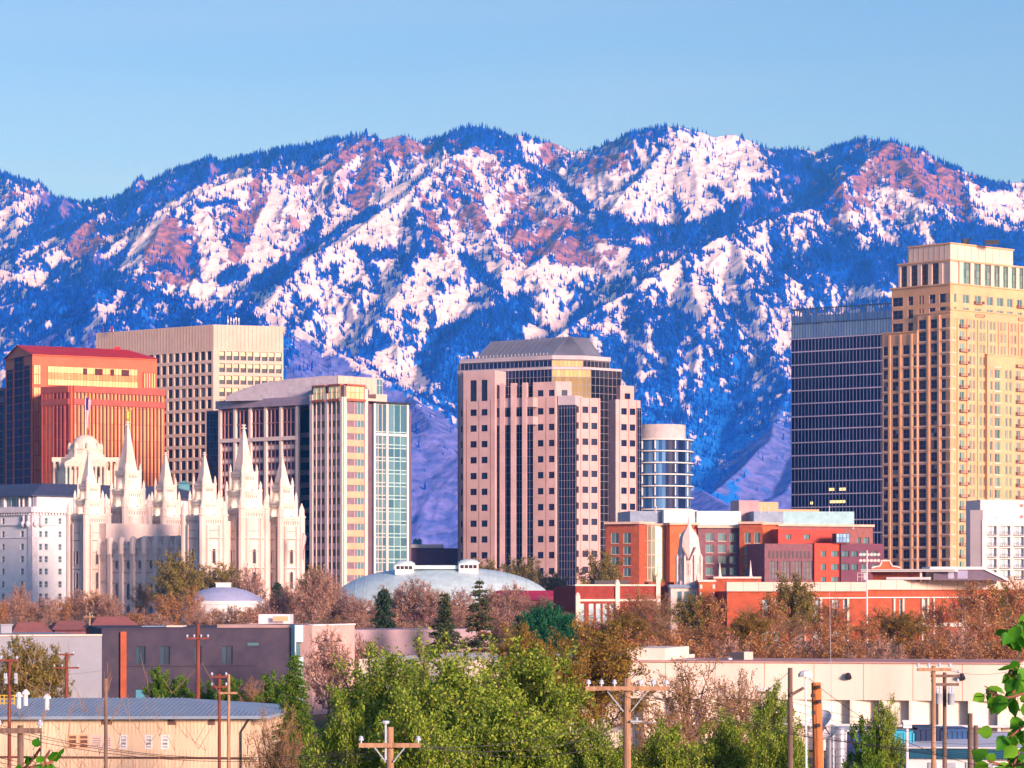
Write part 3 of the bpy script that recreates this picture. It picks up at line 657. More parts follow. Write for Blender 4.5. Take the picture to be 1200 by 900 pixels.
mb.prism([(v.x, v.y) for v in [wC.p0-wC.n*.6, wC.p1-wC.n*.6, wD.p1-wD.n*.6, wD.p1+Vector((0, 40, 0)), wC.p0+Vector((0, 30, 0))]], b.g, Z(452, 1205))
mb.prism([(v.x, v.y) for v in [wE.p0-wE.n*.5, wF.p0-wF.n*.6, wF.p1-wF.n*.6, wF.p1+Vector((0, 40, 0)), wE.p0+Vector((0, 40, 0))]], b.g, Z(473.5, 1215))
b.part(mb, 'wall', mat('plum_spandrel', (.26, .18, .24)))
M_fr = mat('pale_stone_frame', (.74, .60, .58), .7, .06, .2)
lv = [Z(y, 1210) for y in [690-15.1*k+1.5 for k in range(-2, 16)]]
b.curtain(w0, .3, w0.L-.2, b.g, Z(483, 1260), 4, [b.g+k*3 for k in range(30)], G_navy, mat('steel_blue', (.10, .12, .22)), fr=.15)
rows_all = [b.g+3+fl*k for k in range(14)]
b.curtain(wA, .5, wA.L-.3, b.g, Z(515.5, 1235), 20, [z for k in rows_all for z in (k, k+2.2)], G_navy, mat('rose_mullion', (.42, .20, .20)), o=-.8, fr=.35, pr=.4)
b.curtain(wA, .5, wA.L-.3, Z(514, 1235), zA-.5, 20, [Z(496, 1235)], G_navy, MATS['rose_mullion'], o=-.8, fr=.35, pr=.6)
mb = MB()
for k in range(5): 
    for xa in (258, 275.6, 293.4, 311.5, 329.5, 348.5): 
        if k == 0: wA.box(mb, wA.u(xa)-.65, wA.u(xa)+.65, b.g, zA+.5, -.9, .5)
wA.box(mb, wA.u(257), wA.u(349.5), Z(517, 1235), Z(512.5, 1235), -.9, .7)
for z in rows_all:
    if z < Z(518, 1235): wA.box(mb, wA.u(258), wA.u(349), z+.3, z+1.9, -.9, -.5)
b.part(mb, 'stone_frame', M_fr)
mb = MB(); wA.box(mb, wA.u(255), wA.u(365), zA+.5, zA+4.0, -20, 1.4); b.part(mb, 'cornice', mat('plum_grey_metal', (.33, .27, .38), .5))
b.curtain(wB, 0, wB.L, b.g, Z(480, 1230), 1, [z for k in rows_all for z in (k, k+2)], G_navy, M_pink, o=-.3, fr=.2, fz=.2)
mb = MB()
for z in rows_all: wB.box(mb, 0, wB.L, z+.1, z+2.0, -.3, .1)
b.part(mb, 'spandrel', mat('mauve_spandrel', (.45, .33, .42)))
for wl, x0, x1, n, gl in ((wC, 364, 402, 12, G_blk), (wD, 402, 430, 8, G_teal)):
    b.curtain(wl, 0, wl.L, b.g, Z(466, 1205), n, [], gl, M_fr, o=-.35, fr=.15)
    mb = MB()
    for z in [Z(y, 1205) for y in [485.5+15.1*k for k in range(14)]]: wl.box(mb, .2, wl.L-.2, z-2.6, z, -.4, .05)
    b.part(mb, 'spandrel', M_pink if wl is wC else M_oran)
mb = MB()
for xa, xb in ((364, 367.3), (382, 385), (399.5, 402)): wC.box(mb, wC.u(xa), wC.u(xb), b.g, Z(461 if xa < 390 else 466, 1205), -.4, .6)
for xa, xb in ((402, 405.5), (426.5, 430)): wD.box(mb, wD.u(xa), wD.u(xb), b.g, Z(455 if xa > 410 else 466, 1205), -.4, .6)
for xa in (371, 376.5, 389, 394.5): wC.box(mb, wC.u(xa)-.12, wC.u(xa)+.12, b.g, Z(452, 1205), -.3, .35)
b.part(mb, 'pilaster', M_fr)
mb = MB()   # glazed crown
G_crown = glass('glass_crown', (.75, .62, .25), (.95, .85, .50), .1, .5)
for wl, xa, xb in ((wC, 367.5, 381.5), (wC, 385.5, 399.5), (wD, 405.5, 426.5)):
    b.curtain(wl, wl.u(xa), wl.u(xb), Z(467.5, 1205), Z(453, 1205), 4, [Z(460, 1205)], G_crown, mat('orange_steel', (.62, .28, .12)), o=.1, fr=.22)
    wl.box(mb, wl.u(xa)-.2, wl.u(xb)+.2, Z(470.5, 1205), Z(468, 1205), -.3, 1.1); wl.box(mb, wl.u(xa)-.2, wl.u(xb)+.2, Z(452.5, 1205), Z(450.5, 1205), -2, .9)
b.part(mb, 'canopy', mat('rust_steel', (.40, .12, .08)))
b.curtain(wE, .2, wE.L, b.g, Z(473, 1215), 2, [z for k in rows_all for z in (k, k+2)], G_teal, M_pink, o=-.2, fr=.3, fz=1.0)
b.curtain(wF, .2, wF.u(453), b.g, Z(474, 1218), 3, [z for k in rows_all for z in (k, k+1.5)], G_teal, M_fr, o=-.2, fr=.3)
b.curtain(wF, wF.u(453)+.6, wF.L-.8, b.g, Z(474, 1218), 3, [z for k in rows_all for z in (k, k+1.5)], G_teal, mat('pale_teal', (.45, .66, .68)), o=0, fr=.35)
mb = MB()
for xa in (438.5, 453, 477): wF.box(mb, wF.u(xa)-.5, wF.u(xa)+.5, b.g, Z(472.5, 1218), -.3, .6)
wF.box(mb, 0, wF.L, Z(511, 1218), Z(508.5, 1218), -.3, .55)
b.part(mb, 'stone_frame', M_white)
mb = MB(); wF.box(mb, -.6, wF.L+.8, Z(473.3, 1218), Z(471.5, 1218), -20, 1.6); b.part(mb, 'roof_edge', M_dark)
mb = MB(); wF.box(mb, wF.u(451), wF.u(464), Z(471, 1222), Z(462, 1222), -22, -6); wF.box(mb, wF.u(438), wF.u(452), Z(471, 1222), Z(468, 1222), -22, -4); b.part(mb, 'penthouse', M_cream)
# roof drum and vault
mb = MB(); prof = [(264, 466), (272, 460.5), (285, 455.5), (300, 450.5), (318, 447), (336, 444.5), (356, 442.5), (376, 440.8), (396, 440)]
Yv = 1238; fr_ = [at(x, y, Yv+(x-264)*-.12) for x, y in prof]; base = [Vector((p.x, p.y, Z(470, Yv))) for p in fr_]
bk = [p+Vector((6, 40, -.5)) for p in fr_]
for i in range(len(fr_)-1): mb.quad(base[i], base[i+1], fr_[i+1], fr_[i]); mb.quad(fr_[i], fr_[i+1], bk[i+1], bk[i])
mb.quad(base[0], fr_[0], bk[0], base[0]+Vector((6, 40, 0))); b.part(mb, 'vaulted_roof', mat('lilac_metal', (.42, .40, .50), .45))
wV = Wall(396, 1222, 448.5, 1240); mb = MB(); wV.box(mb, 0, wV.L, Z(470, 1230), Z(440, 1222), -25, 0); b.part(mb, 'roof_drum', M_cream)
mb = MB()
for k in range(8): wV.box(mb, wV.L*k/8, wV.L*k/8+.1, Z(468, 1230), Z(440.5, 1222), .0, .08)
b.part(mb, 'panel_joint', MATS['cream_joint'])
b.curtain(wV, wV.u(441), wV.u(448), Z(462, 1230), Z(441, 1222), 2, [Z(450, 1230)], G_teal, M_white, o=.1)
# ================================================================== pink granite tower in the centre
b = Bld('office_tower', 640, 1300, 'pink granite tower with stepped blocks, dark glass strips and hipped metal roof at the centre')
RZ = [(Z(y+7.6, 1300), Z(y, 1300)) for y in [478+18.75*k for k in range(11)]]
def poly(pts, y0, y1, name, m_, mt=None):
    mb = MB(); mb.prism([P2(x, Y) for x, Y in pts], b.g if y0 is None else y0, y1); return b.part(mb, name, m_)
core = [(538, 1328), (647, 1303), (692, 1306), (727, 1318), (727, 1360), (540, 1375)]
poly(core, None, Z(432, 1303), 'core_wall', M_dark)
wL = Wall(538, 1328, 647, 1303); wG = Wall(647, 1303, 692, 1306); wR = Wall(692, 1306, 727, 1318)
zr = [Z(y, 1303) for y in [432+9.4*k for k in range(28)]]
for wl, n, gm in ((wL, 26, G_navy), (wG, 9, G_gband), (wR, 7, G_blk)):
    b.curtain(wl, 0, wl.L, b.g, Z(432.5, 1303), n, zr, gm, M_mull, o=.3, fr=.16)
poly([(540, 1330), (647, 1306), (683, 1308), (714, 1318), (714, 1350), (542, 1370)], Z(432, 1303), Z(420.5, 1303), 'upper_wall', M_dark)
for (a, Ya, c, Yc), n, gm in (((540, 1329), 0, 0), ) if False else (((540, 1329.5, 647, 1305.5), 22, G_navy), ((647, 1305.5, 683, 1307.5), 8, G_gband), ((683, 1307.5, 714, 1317.5), 7, G_blk)):
    wl = Wall(a, Ya, c, Yc); b.curtain(wl, 0, wl.L, Z(429, 1303), Z(421.5, 1303), n, [], gm, M_mull, o=.15, fr=.2)
mb = MB()
for (a, Ya, c, Yc) in ((537, 1328, 647, 1302.5), (647, 1302.5, 693, 1305.5), (692.5, 1305.5, 728, 1317.5)):
    wl = Wall(a, Ya, c, Yc); wl.box(mb, 0, wl.L, Z(432.8, 1303), Z(430, 1303), -4, .5)
for (a, Ya, c, Yc) in ((539, 1329, 647, 1304.5), (647, 1304.5, 684, 1306.5), (683.5, 1306.5, 715, 1317)):
    wl = Wall(a, Ya, c, Yc); wl.box(mb, 0, wl.L, Z(420.8, 1303), Z(416, 1303), -4, .4)
b.part(mb, 'parapet', M_pinkL)
poly([(536.3, 1330), (539.5, 1328), (539.5, 1372), (536.3, 1376)], None, Z(422, 1303), 'corner_fin', M_pinkL)
mb = MB(); rb = [(557, 1332, 420), (647, 1309, 413.5), (686, 1311, 413.8), (706, 1322, 416.5), (706, 1350, 417), (560, 1368, 420)]
rt = [(576, 1342, 400.5), (664, 1326, 394.5), (670, 1327, 394.3), (689, 1333, 396.5), (686, 1340, 396.6), (580, 1352, 400.5)]
zb_ = Z(417, 1310); vb = [Vector((X(x, Y), Y, zb_)) for x, Y, y in rb]; vt = [Vector((X(x, Y), Y, Z(395.5, 1330)-(.9 if i in (0, 5) else 0))) for i, (x, Y, y) in enumerate(rt)]
mb.add(vb+vt, [(i, (i+1) % 6, 6+(i+1) % 6, 6+i) for i in range(6)]+[(6,7,8,9,10,11)])
for i in range(6):
    for k in range(14):
        p = vb[i].lerp(vb[(i+1) % 6], k/14); t = vt[i].lerp(vt[(i+1) % 6], k/14); mb.tube(p+Vector((0,0,.05)), t+Vector((0,0,.05)), .09, n=4)
b.part(mb, 'hipped_roof', M_roofg)
mb = MB()
for k in range(24): p = Vector((X(545+k*4.2, 1325-k), 1325-k, Z(416, 1303))); mb.tube(p, p+Vector((0,0,1)), .12, n=4)
b.part(mb, 'roof_rail', M_white)
def cols_at(*c): return list(c)
R1 = RZ
b.block(543, 1314, 580, 1306, 16, Z(433.5, 1303), cols=[(551, 558.5), (564, 571.2)], rows=R1+[(Z(469, 1303), Z(444, 1303))], style=style('gr', G_pun, M_dark, (2, 1)), m=M_pink)
b.block(538, 1319, 543.5, 1317, 16, Z(432.5, 1303), cols=[(540, 542)], rows=R1, style=style('gr', G_pun, M_dark, (1, 1)), m=M_pink)
for xa, xb in ((585.5, 591), (598.5, 604.5), (611.8, 617)):
    b.block(xa, 1305.8-(xa-585)*.23, xb, 1305-(xa-585)*.23, 2.2, Z(449, 1303), m=M_pink, name='pier')
b.block(624.5, 1303, 651, 1298, 16, Z(448, 1303), cols=[(630, 636.8), (643, 649.6)], rows=[(a, c) for a, c in R1]+[(Z(464.8, 1303), Z(457.5, 1303))], style=style('gr', G_pun, M_dark, (2, 1)), m=M_pink)
b.block(650, 1299, 670, 1301, 6, Z(447.5, 1303), zb=Z(476, 1303), cols=[(658, 665)], rows=[(Z(464.8, 1303), Z(457.5, 1303))], style=style('gr', G_oliv, M_dark, (2, 1)), m=M_pink)
ws = Wall(577, 1308, 625, 1297)
mb = MB()
ws = Wall(577, 1309, 625, 1298); ws.box(mb, 0, ws.L, Z(477.5, 1303), Z(466.5, 1303), -4, .3); ws.box(mb, 0, ws.L, Z(498, 1303), Z(488.5, 1303), -4, .3)
b.part(mb, 'stone_band', M_pink)
wq = Wall(577, 1309, 625, 1298)
b.curtain(wq, 0, wq.L, b.g, Z(466, 1303), 12, zr, G_navy, M_mull, o=.05, fr=.1)
mb = MB()
for xa, xb in ((585.5, 591), (598.5, 604.5), (611.8, 617)): pass
b.block(655, 1299, 674.5, 1296, 8, Z(475.5, 1303), m=M_dark, name='bay_wall'); wl = Wall(655, 1299, 674.5, 1296)
b.curtain(wl, 0, wl.L, b.g, Z(475.5, 1303), 6, zr, G_navy, M_mull, o=.12, fr=.12)
mb = MB(); wl.box(mb, -.3, wl.L, Z(475.5, 1303), Z(464.5, 1303), -9, .5); b.part(mb, 'stone_band', M_pinkL)
R2 = [(a+.6, c+.6) for a, c in RZ]
stO = style('go', G_oliv, M_dark, (2, 1)); stN = style('gr2', G_pun, M_dark, (2, 1))
b.block(674, 1297, 703.5, 1303, 8, Z(464.5, 1290), cols=[(675.6, 678.3), (682.5, 689.3), (693, 700)], rows=R2, style=stN, m=M_pink)
b.block(721.5, 1309, 750.5, 1317, 14, Z(466.5, 1300), cols=[(728, 734.5), (738, 744.5)], rows=R2, style=stN, m=M_pink)
b.block(727, 1314, 743, 1319, 12, Z(449.5, 1303), zb=Z(468, 1303), cols=[(732, 738.6)], rows=[(Z(465.5, 1303), Z(458.5, 1303))], style=stN, m=M_pink)
wl = Wall(746.5, 1315.4, 751, 1317); b.curtain(wl, 0, wl.L, b.g, Z(476, 1303), 2, zr, G_navy, M_mull, o=.3, fr=.12)
# vertical joints of the cladding
mb = MB()
for (a, Ya, c, Yc, xs) in ((543, 1314, 580, 1306, (547, 561.5, 575)), (624.5, 1303, 651, 1298, (640,)), (674, 1297, 703.5, 1303, (680.5, 691, 701.5)), (721.5, 1309, 750.5, 1317, (726, 736.3, 745.8))):
    wl = Wall(a, Ya, c, Yc)
    for x_ in xs: wl.box(mb, wl.u(x_)-.12, wl.u(x_)+.12, b.g, Z(466, 1300), 0, .1)
b.part(mb, 'cladding_joint', mat('rust_joint', (.42, .20, .18)))
b.flush()
# ================================================================== small blue glass tower
b = Bld('residential_tower', 776, 1345, 'rounded blue glass apartment tower with thin balcony slabs behind the pink granite tower')
c = (X(774, 1352), 1352); R = X(811, 1352)-c[0]; n = 28
def arc(r, a0, a1, k): return [(c[0]+r*math.cos(math.radians(a0+(a1-a0)*i/k)), c[1]+r*math.sin(math.radians(a0+(a1-a0)*i/k))) for i in range(k+1)]
pl = arc(R-1, 180, 360, n); zt = Z(515.5, 1345)
mb = MB(); mb.prism(pl+[(c[0]+R-1, 1370), (c[0]-R+1, 1370)], b.g, zt); b.part(mb, 'core_wall', M_dark)
mb = MB(); fh = 13.6*1345/F; k = 0; z = zt
while z > b.g and k < 14:
    p_ = arc(R-.5, 180, 360, n)
    for i in range(n): mb.quad((*p_[i], z-fh+.3), (*p_[i+1], z-fh+.3), (*p_[i+1], z-.3), (*p_[i], z-.3), 1 if 15 <= i <= 21 and i != 18 else 0)
    z -= fh; k += 1
b.part(mb, 'curtain_wall', [G_blue, G_navy])
mb = MB(); z = zt
for k in range(14): mb.prism(arc(R+.7, 180, 360, n)+[(c[0]+R+.7, 1371), (c[0]-R-.7, 1371)], z-.25, z+.25, bottom=True); z -= fh
b.part(mb, 'floor_slab', M_white)
mb = MB(); z = zt
for k in range(14):
    for i in (4, 8, 12, 18, 23):
        p0 = arc(R-.3, 180, 360, n)[i]; mb.tube((*p0, z-fh*.8), (*p0, z-.6), .35, n=4)
    z -= fh
b.part(mb, 'door_frame', M_white)
zz = Z(497.5, 1345)
mb = MB(); pl = [(x, y) for x, y in arc(R-3, 180, 360, n)]; mb.prism(pl+[(c[0]+R-3, 1369), (c[0]-R+3, 1369)], zt, zz); b.part(mb, 'penthouse', mat('pale_grey_panel', (.55, .50, .55)))
mb = MB(); p = at(787, 500, 1345); mb.tube(p-Vector((0,0,4)), p+Vector((0,0,3.5)), .3, .15); b.part(mb, 'roof_mast', MATS['red_mast'])
# ================================================================== dark glass tower
b = Bld('office_tower', 985, 1417, 'dark blue glass office tower with white floor lines and a translucent screened crown')
w = Wall(928, 1434, 1062, 1396); zt = Z(398, 1434); mb = MB()
mb.prism([(v.x, v.y) for v in (w.p0, w.p1, w.p1+Vector((14, 45, 0)), w.p0+Vector((14, 45, 0)))], b.g, zt); b.part(mb, 'core_wall', M_dark)
fh = 15.15*1434/F; lit = set([(12, 17), (13, 17), (14, 17), (16, 17), (17, 17), (13, 15)])
def altf(i, j, n): return (i, j) in litset
litset = set(); N_ = 33
for i, j in ((11, 3), (12, 3), (14, 3), (15, 3), (4, 2), (5, 2), (11, 2), (12, 2), (13, 2), (14, 2), (15, 2)): litset.add((i, j*2))
altf.m = G_lit
zr = []; z = zt
zz = [zt-fh*k for k in range(0, 30) if zt-fh*k > b.g]
zrr = sorted([a for z in zz for a in (z, z-1.2)])
b.curtain(w, 0, w.L, b.g, zt-.1, N_, sorted(zz), G_navy, mat('steel_line', (.13, .15, .34), .4), o=.3, fr=.18, pr=.35, fz=.12)
mb = MB()
for z in zz: w.box(mb, 0, w.L, z-.28, z+.28, .3, .85)
b.part(mb, 'floor_line', mat('pale_floor_line', (.50, .46, .70), .5))
for (xa, xb, y) in ((972, 978, 573.5), (984, 992, 573.5), (973, 991, 588), (950, 953, 589)): mb = MB(); w.box(mb, w.u(xa), w.u(xb), Z(y+1.6, 1420), Z(y-1.6, 1420), .35, .4); b.part(mb, 'lit_window', G_lit)
mb = MB(); zc = Z(363.2, 1434)   # crown: glass fins in front of an open steel frame
for i in range(41):
    u = w.L*i/41; w.box(mb, u, u+.22, zt, zc, -.1, .5)
for z in (zt+.2, zt+7.5, zc): w.box(mb, 0, w.L, z-.25, z+.25, -.2, .55)
for v in (0, w.L): 
    for d in range(6): mb.tube(w.pt(v, zt, -d*7), w.pt(v, zc, -d*7), .25)
mb.tube(w.pt(0, zc, 0), w.pt(0, zc, -42), .3); mb.tube(w.pt(w.L, zc, 0), w.pt(w.L, zc, -42), .3)
b.part(mb, 'crown_frame', mat('dark_steel', (.05, .08, .16), .5))
mb = MB()
for i in range(40):
    u = w.L*i/41; t = Vector(w.pt(u+.3, 0, 0)); mb.quad(w.pt(u+.3, zt+.3, .1), w.pt(u+1.3, zt+.3, .1), w.pt(u+1.3, zt+7.2, .1), w.pt(u+.3, zt+7.2, .1), 0); mb.quad(w.pt(u+.3, zt+7.8, .1), w.pt(u+1.3, zt+7.8, .1), w.pt(u+1.3, zc-3.4, .1), w.pt(u+.3, zc-3.4, .1), 1)
b.part(mb, 'crown_screen', [glass('screen_glass', (.45, .55, .85), (.62, .74, .92), .25, .2), glass('screen_glass_low', (.16, .32, .72), (.34, .50, .85), .2, .2)])
# ================================================================== golden apartment tower at the right
b = Bld('apartment_tower', 1113.7, 1250, 'golden limestone apartment tower with stepped top, corner window bays and stacked balconies at the right')
Yc = 1250; XC = 1113.7
def yl(x): return Yc+(XC-x)*.32 if x < XC else Yc+(x-XC)*.35
def blk(xl, xr, yt, yb=None, cols=(), rows=(), st=None, m=None, off=0, back=25, skip=(), rv=.35, name='wall'):
    """one side of the corner; off = setback"""
    return b.block(xl, yl(xl)+off, xr, yl(xr)+off, back, Z(yt, Yc), None if yb is None else Z(yb, Yc), cols, rows, st, skip, m, name, rv)
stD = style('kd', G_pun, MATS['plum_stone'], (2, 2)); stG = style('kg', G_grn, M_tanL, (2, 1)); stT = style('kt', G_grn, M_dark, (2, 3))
rk1 = [(Z(333, Yc), Z(305.5, Yc))]
blk(1065, XC, 283.5, 306, m=M_tanL, off=6); blk(XC, 1187, 283.5, 306, m=M_tanL, off=6)
blk(1053, XC, 304, 335, [(1055.3, 1062.8), (1067, 1075), (1079.5, 1087.5), (1092, 1100), (1104.5, 1112.7)], [(Z(332, Yc), Z(305.8, Yc))], style('kq', G_blk, MATS['rust_steel'], (3, 4)), M_tanL, 3, rv=.8)
blk(XC, 1230, 304, 335, [(1116, 1124.5), (1129, 1137.5), (1141.5, 1149.5), (1154, 1161.5), (1165, 1171.5), (1175.5, 1181.5), (1185.5, 1191), (1194.5, 1199.5), (1204, 1209), (1214, 1219)], [(Z(330, Yc), Z(304.8, Yc))], stT, M_tanL, 3, rv=.8)
r3 = [(Z(353.5, Yc), Z(343, Yc)), (Z(369, Yc), Z(358.5, Yc))]
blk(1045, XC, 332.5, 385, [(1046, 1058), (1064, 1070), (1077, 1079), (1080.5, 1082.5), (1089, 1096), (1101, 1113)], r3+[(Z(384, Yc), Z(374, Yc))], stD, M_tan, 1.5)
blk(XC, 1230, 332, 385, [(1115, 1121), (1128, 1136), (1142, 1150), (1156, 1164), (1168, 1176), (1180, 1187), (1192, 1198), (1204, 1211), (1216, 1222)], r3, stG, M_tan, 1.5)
pk_ = 14.25; rm = [(Z(y+10.6, Yc), Z(y, Yc)) for y in [372.5+pk_*k for k in range(22)]]
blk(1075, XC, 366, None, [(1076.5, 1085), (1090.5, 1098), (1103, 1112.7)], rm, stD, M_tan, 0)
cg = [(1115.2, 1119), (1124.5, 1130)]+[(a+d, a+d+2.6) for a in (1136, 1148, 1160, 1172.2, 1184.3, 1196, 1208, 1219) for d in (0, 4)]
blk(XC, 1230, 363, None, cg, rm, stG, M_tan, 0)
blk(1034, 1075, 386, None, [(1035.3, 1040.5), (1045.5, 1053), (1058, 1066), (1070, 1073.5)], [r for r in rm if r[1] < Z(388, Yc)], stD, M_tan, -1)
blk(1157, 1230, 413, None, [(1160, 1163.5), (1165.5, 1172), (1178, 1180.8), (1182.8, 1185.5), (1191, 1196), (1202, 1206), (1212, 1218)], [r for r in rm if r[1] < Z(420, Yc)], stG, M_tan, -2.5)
b.flush()
wl = Wall(1034, yl(1034)-1, 1075, yl(1075)-1); wm = Wall(1075, yl(1075), XC, Yc); wr = Wall(XC, Yc, 1230, yl(1230)); wp = Wall(1157, yl(1157)-2.5, 1230, yl(1230)-2.5)
def fband(w_, ua, ub): mb = MB(); w_.box(mb, ua, ub, z0-.7, z0-.2, 0, .35); b.part(mb, 'floor_band', M_tanL)
for z0, _ in rm:   # pale slab edges in the corner bays
    if z0 < Z(400, Yc): 
        for xa, xb in ((1034.4, 1041), (1057.5, 1074.5)): fband(wl, wl.u(xa), wl.u(xb))
        fband(wp, wp.u(1164.5), wp.u(1173))
    for xa, xb in ((1075.5, 1086), (1102.5, 1113.4)): fband(wm, wm.u(xa), wm.u(xb))
    fband(wr, 0, wr.u(1120))
mb = MB()
for w_, xs, yt in ((wl, (1042.5, 1055, 1068), 388), (wm, (1088, 1100.5), 368), (wr, (1122, 1133.5, 1146, 1158, 1170.3, 1182.3, 1194), 372)):
    for x_ in xs: w_.box(mb, w_.u(x_)-.55, w_.u(x_)+.55, b.g, Z(yt, Yc), 0, .45)
b.part(mb, 'pilaster', M_tan)
def balcony(w_, xa, xb, z, k=1.5):
    mb = MB(); ua, ub = w_.u(xa), w_.u(xb); w_.box(mb, ua, ub, z-.2, z, 0, k)
    for i in range(7): u = ua+(ub-ua)*i/6; w_.box(mb, u-.05, u+.05, z, z+1.1, k-.1, k-.02)
    w_.box(mb, ua, ub, z+1.05, z+1.15, k-.12, k)
    for u in (ua, ub-.08): w_.box(mb, u, u+.08, z, z+1.1, 0, k)
    b.part(mb, 'balcony', mat('balcony_steel', (.40, .26, .22), .6))
for z0, _ in rm: balcony(wr, 1123.6, 1133.5, z0+.3)
for z0, _ in rm:
    if z0 < Z(415, Yc): balcony(wp, 1190, 1200, z0+.3)
wt = Wall(XC, Yc+1.5, 1230, yl(1230)+1.5)
for z0, _ in r3: balcony(wt, 1141, 1151, z0+.2); balcony(wt, 1191, 1200, z0+.2)
mb = MB()
for w_, ua, z in ((wm, 0, Z(366, Yc)), (wl, 0, Z(386, Yc))): w_.box(mb, -.3, w_.L+.3, z, z+.5, -1.5, .4)
wr.box(mb, 0, wr.L, Z(363, Yc), Z(363, Yc)+.5, -1.5, .4); wp.box(mb, -.3, wp.L, Z(413, Yc), Z(413, Yc)+.5, -1.5, .4)
for xa, xb, off, y in ((1045, XC, 1.5, 332.5), (1053, XC, 3, 304), (1065, XC, 6, 283.5)):
    q = Wall(xa, yl(xa)+off, xb, yl(xb)+off); q.box(mb, -.4, q.L+.2, Z(y, Yc)-.1, Z(y, Yc)+.5, -1.5, .5)
for xb, off, y in ((1230, 1.5, 332), (1230, 3, 304), (1187, 6, 283.5)):
    q = Wall(XC, yl(XC)+off, xb, yl(xb)+off); q.box(mb, -.2, q.L+.4, Z(y, Yc)-.1, Z(y, Yc)+.5, -1.5, .5)
b.part(mb, 'cornice', M_tan)
mb = MB()
for (xa, xb, n) in ((1065, XC, 8), (XC, 1187, 9)):
    q = Wall(xa, yl(xa)+6, xb, yl(xb)+6)
    for k in range(1, n): q.box(mb, q.L*k/n-.08, q.L*k/n+.08, Z(304, Yc), Z(284, Yc), 0, .08)
b.part(mb, 'panel_joint', MATS['cream_joint'])
mb = MB(); p = at(1130, 283, 1262); mb.tube(p+Vector((-.5,0,-1)), p+Vector((-1.5,0,3)), .2); mb.tube(p+Vector((1.5,0,-1)), p+Vector((3,0,2.5)), .2); mb.box(p.x-1, p.x+2, p.y, p.y+2, p.z-1, p.z+1.2)
p = at(1160, 283, 1262); mb.box(p.x-2, p.x+4, p.y, p.y+2, p.z-1, p.z+.6); b.part(mb, 'roof_equipment', M_dark)
# ================================================================== granite church with six spires
M_gran = mat('pale_temple_granite', (.78, .64, .60), .85, .13, .25, stretch=(1, 1, .3))
M_granD = mat('granite_joint', (.42, .26, .24), .9)
M_slate = mat('slate_roof', (.06, .075, .15), .6, .15, .5)
M_teal = mat('teal_roof', (.12, .34, .42), .5, .1, .3)
M_gold = mat('gilded_metal', (.95, .55, .06), .3, .05, metal=.5)
b = Bld('church', 239, 1000, 'white granite church with six pointed spires, battlements and oval windows')
T45 = math.radians(45); E = Vector((math.cos(T45), math.sin(T45), 0)); Lg = Vector((-math.sin(T45), math.cos(T45), 0))
N0 = Vector((X(239.5, 1000), 1000, 0)); WID, LEN = 35.0, 66.0
def sq(mb, c, r, z0, z1, m=0): mb.frustum((c.x, c.y), r, r, z0, z1, 4, 0, m)    # vertex towards the eye
def niche(mb, w, uc, zc, wd, h, o=0, round_top=True, oval=False):
    """framed opening: pane (1) in a proud ring (0)"""
    n = 14; pts = []
    for i in range(n):
        a = 2*math.pi*i/n; x, z = math.cos(a)*wd/2, math.sin(a)
        z = z*h/2 if oval else (h/2-wd/2+z*wd/2 if z > 0 else -h/2)
        if not oval and z == -h/2: x = wd/2*(1 if math.cos(a) > 0 else -1)
        pts.append((x, z))
    P = lambda x, z, k: w.pt(uc+x, zc+z, o+k)
    mb.add([P(x, z, .04) for x, z in pts], [tuple(range(n))], 1)
    for i in range(n):
        (x0, z0), (x1, z1) = pts[i], pts[(i+1) % n]; s_ = 1.28; t_ = 1+(.28*wd/h)
        mb.add([P(x0, z0, .04), P(x1, z1, .04), P(x1, z1, .35), P(x0, z0, .35), P(x0*s_, z0*t_, .35), P(x1*s_, z1*t_, .35), P(x0*s_, z0*t_, 0), P(x1*s_, z1*t_, 0)], [(0,1,2,3), (3,2,5,4), (4,5,7,6)], 0)
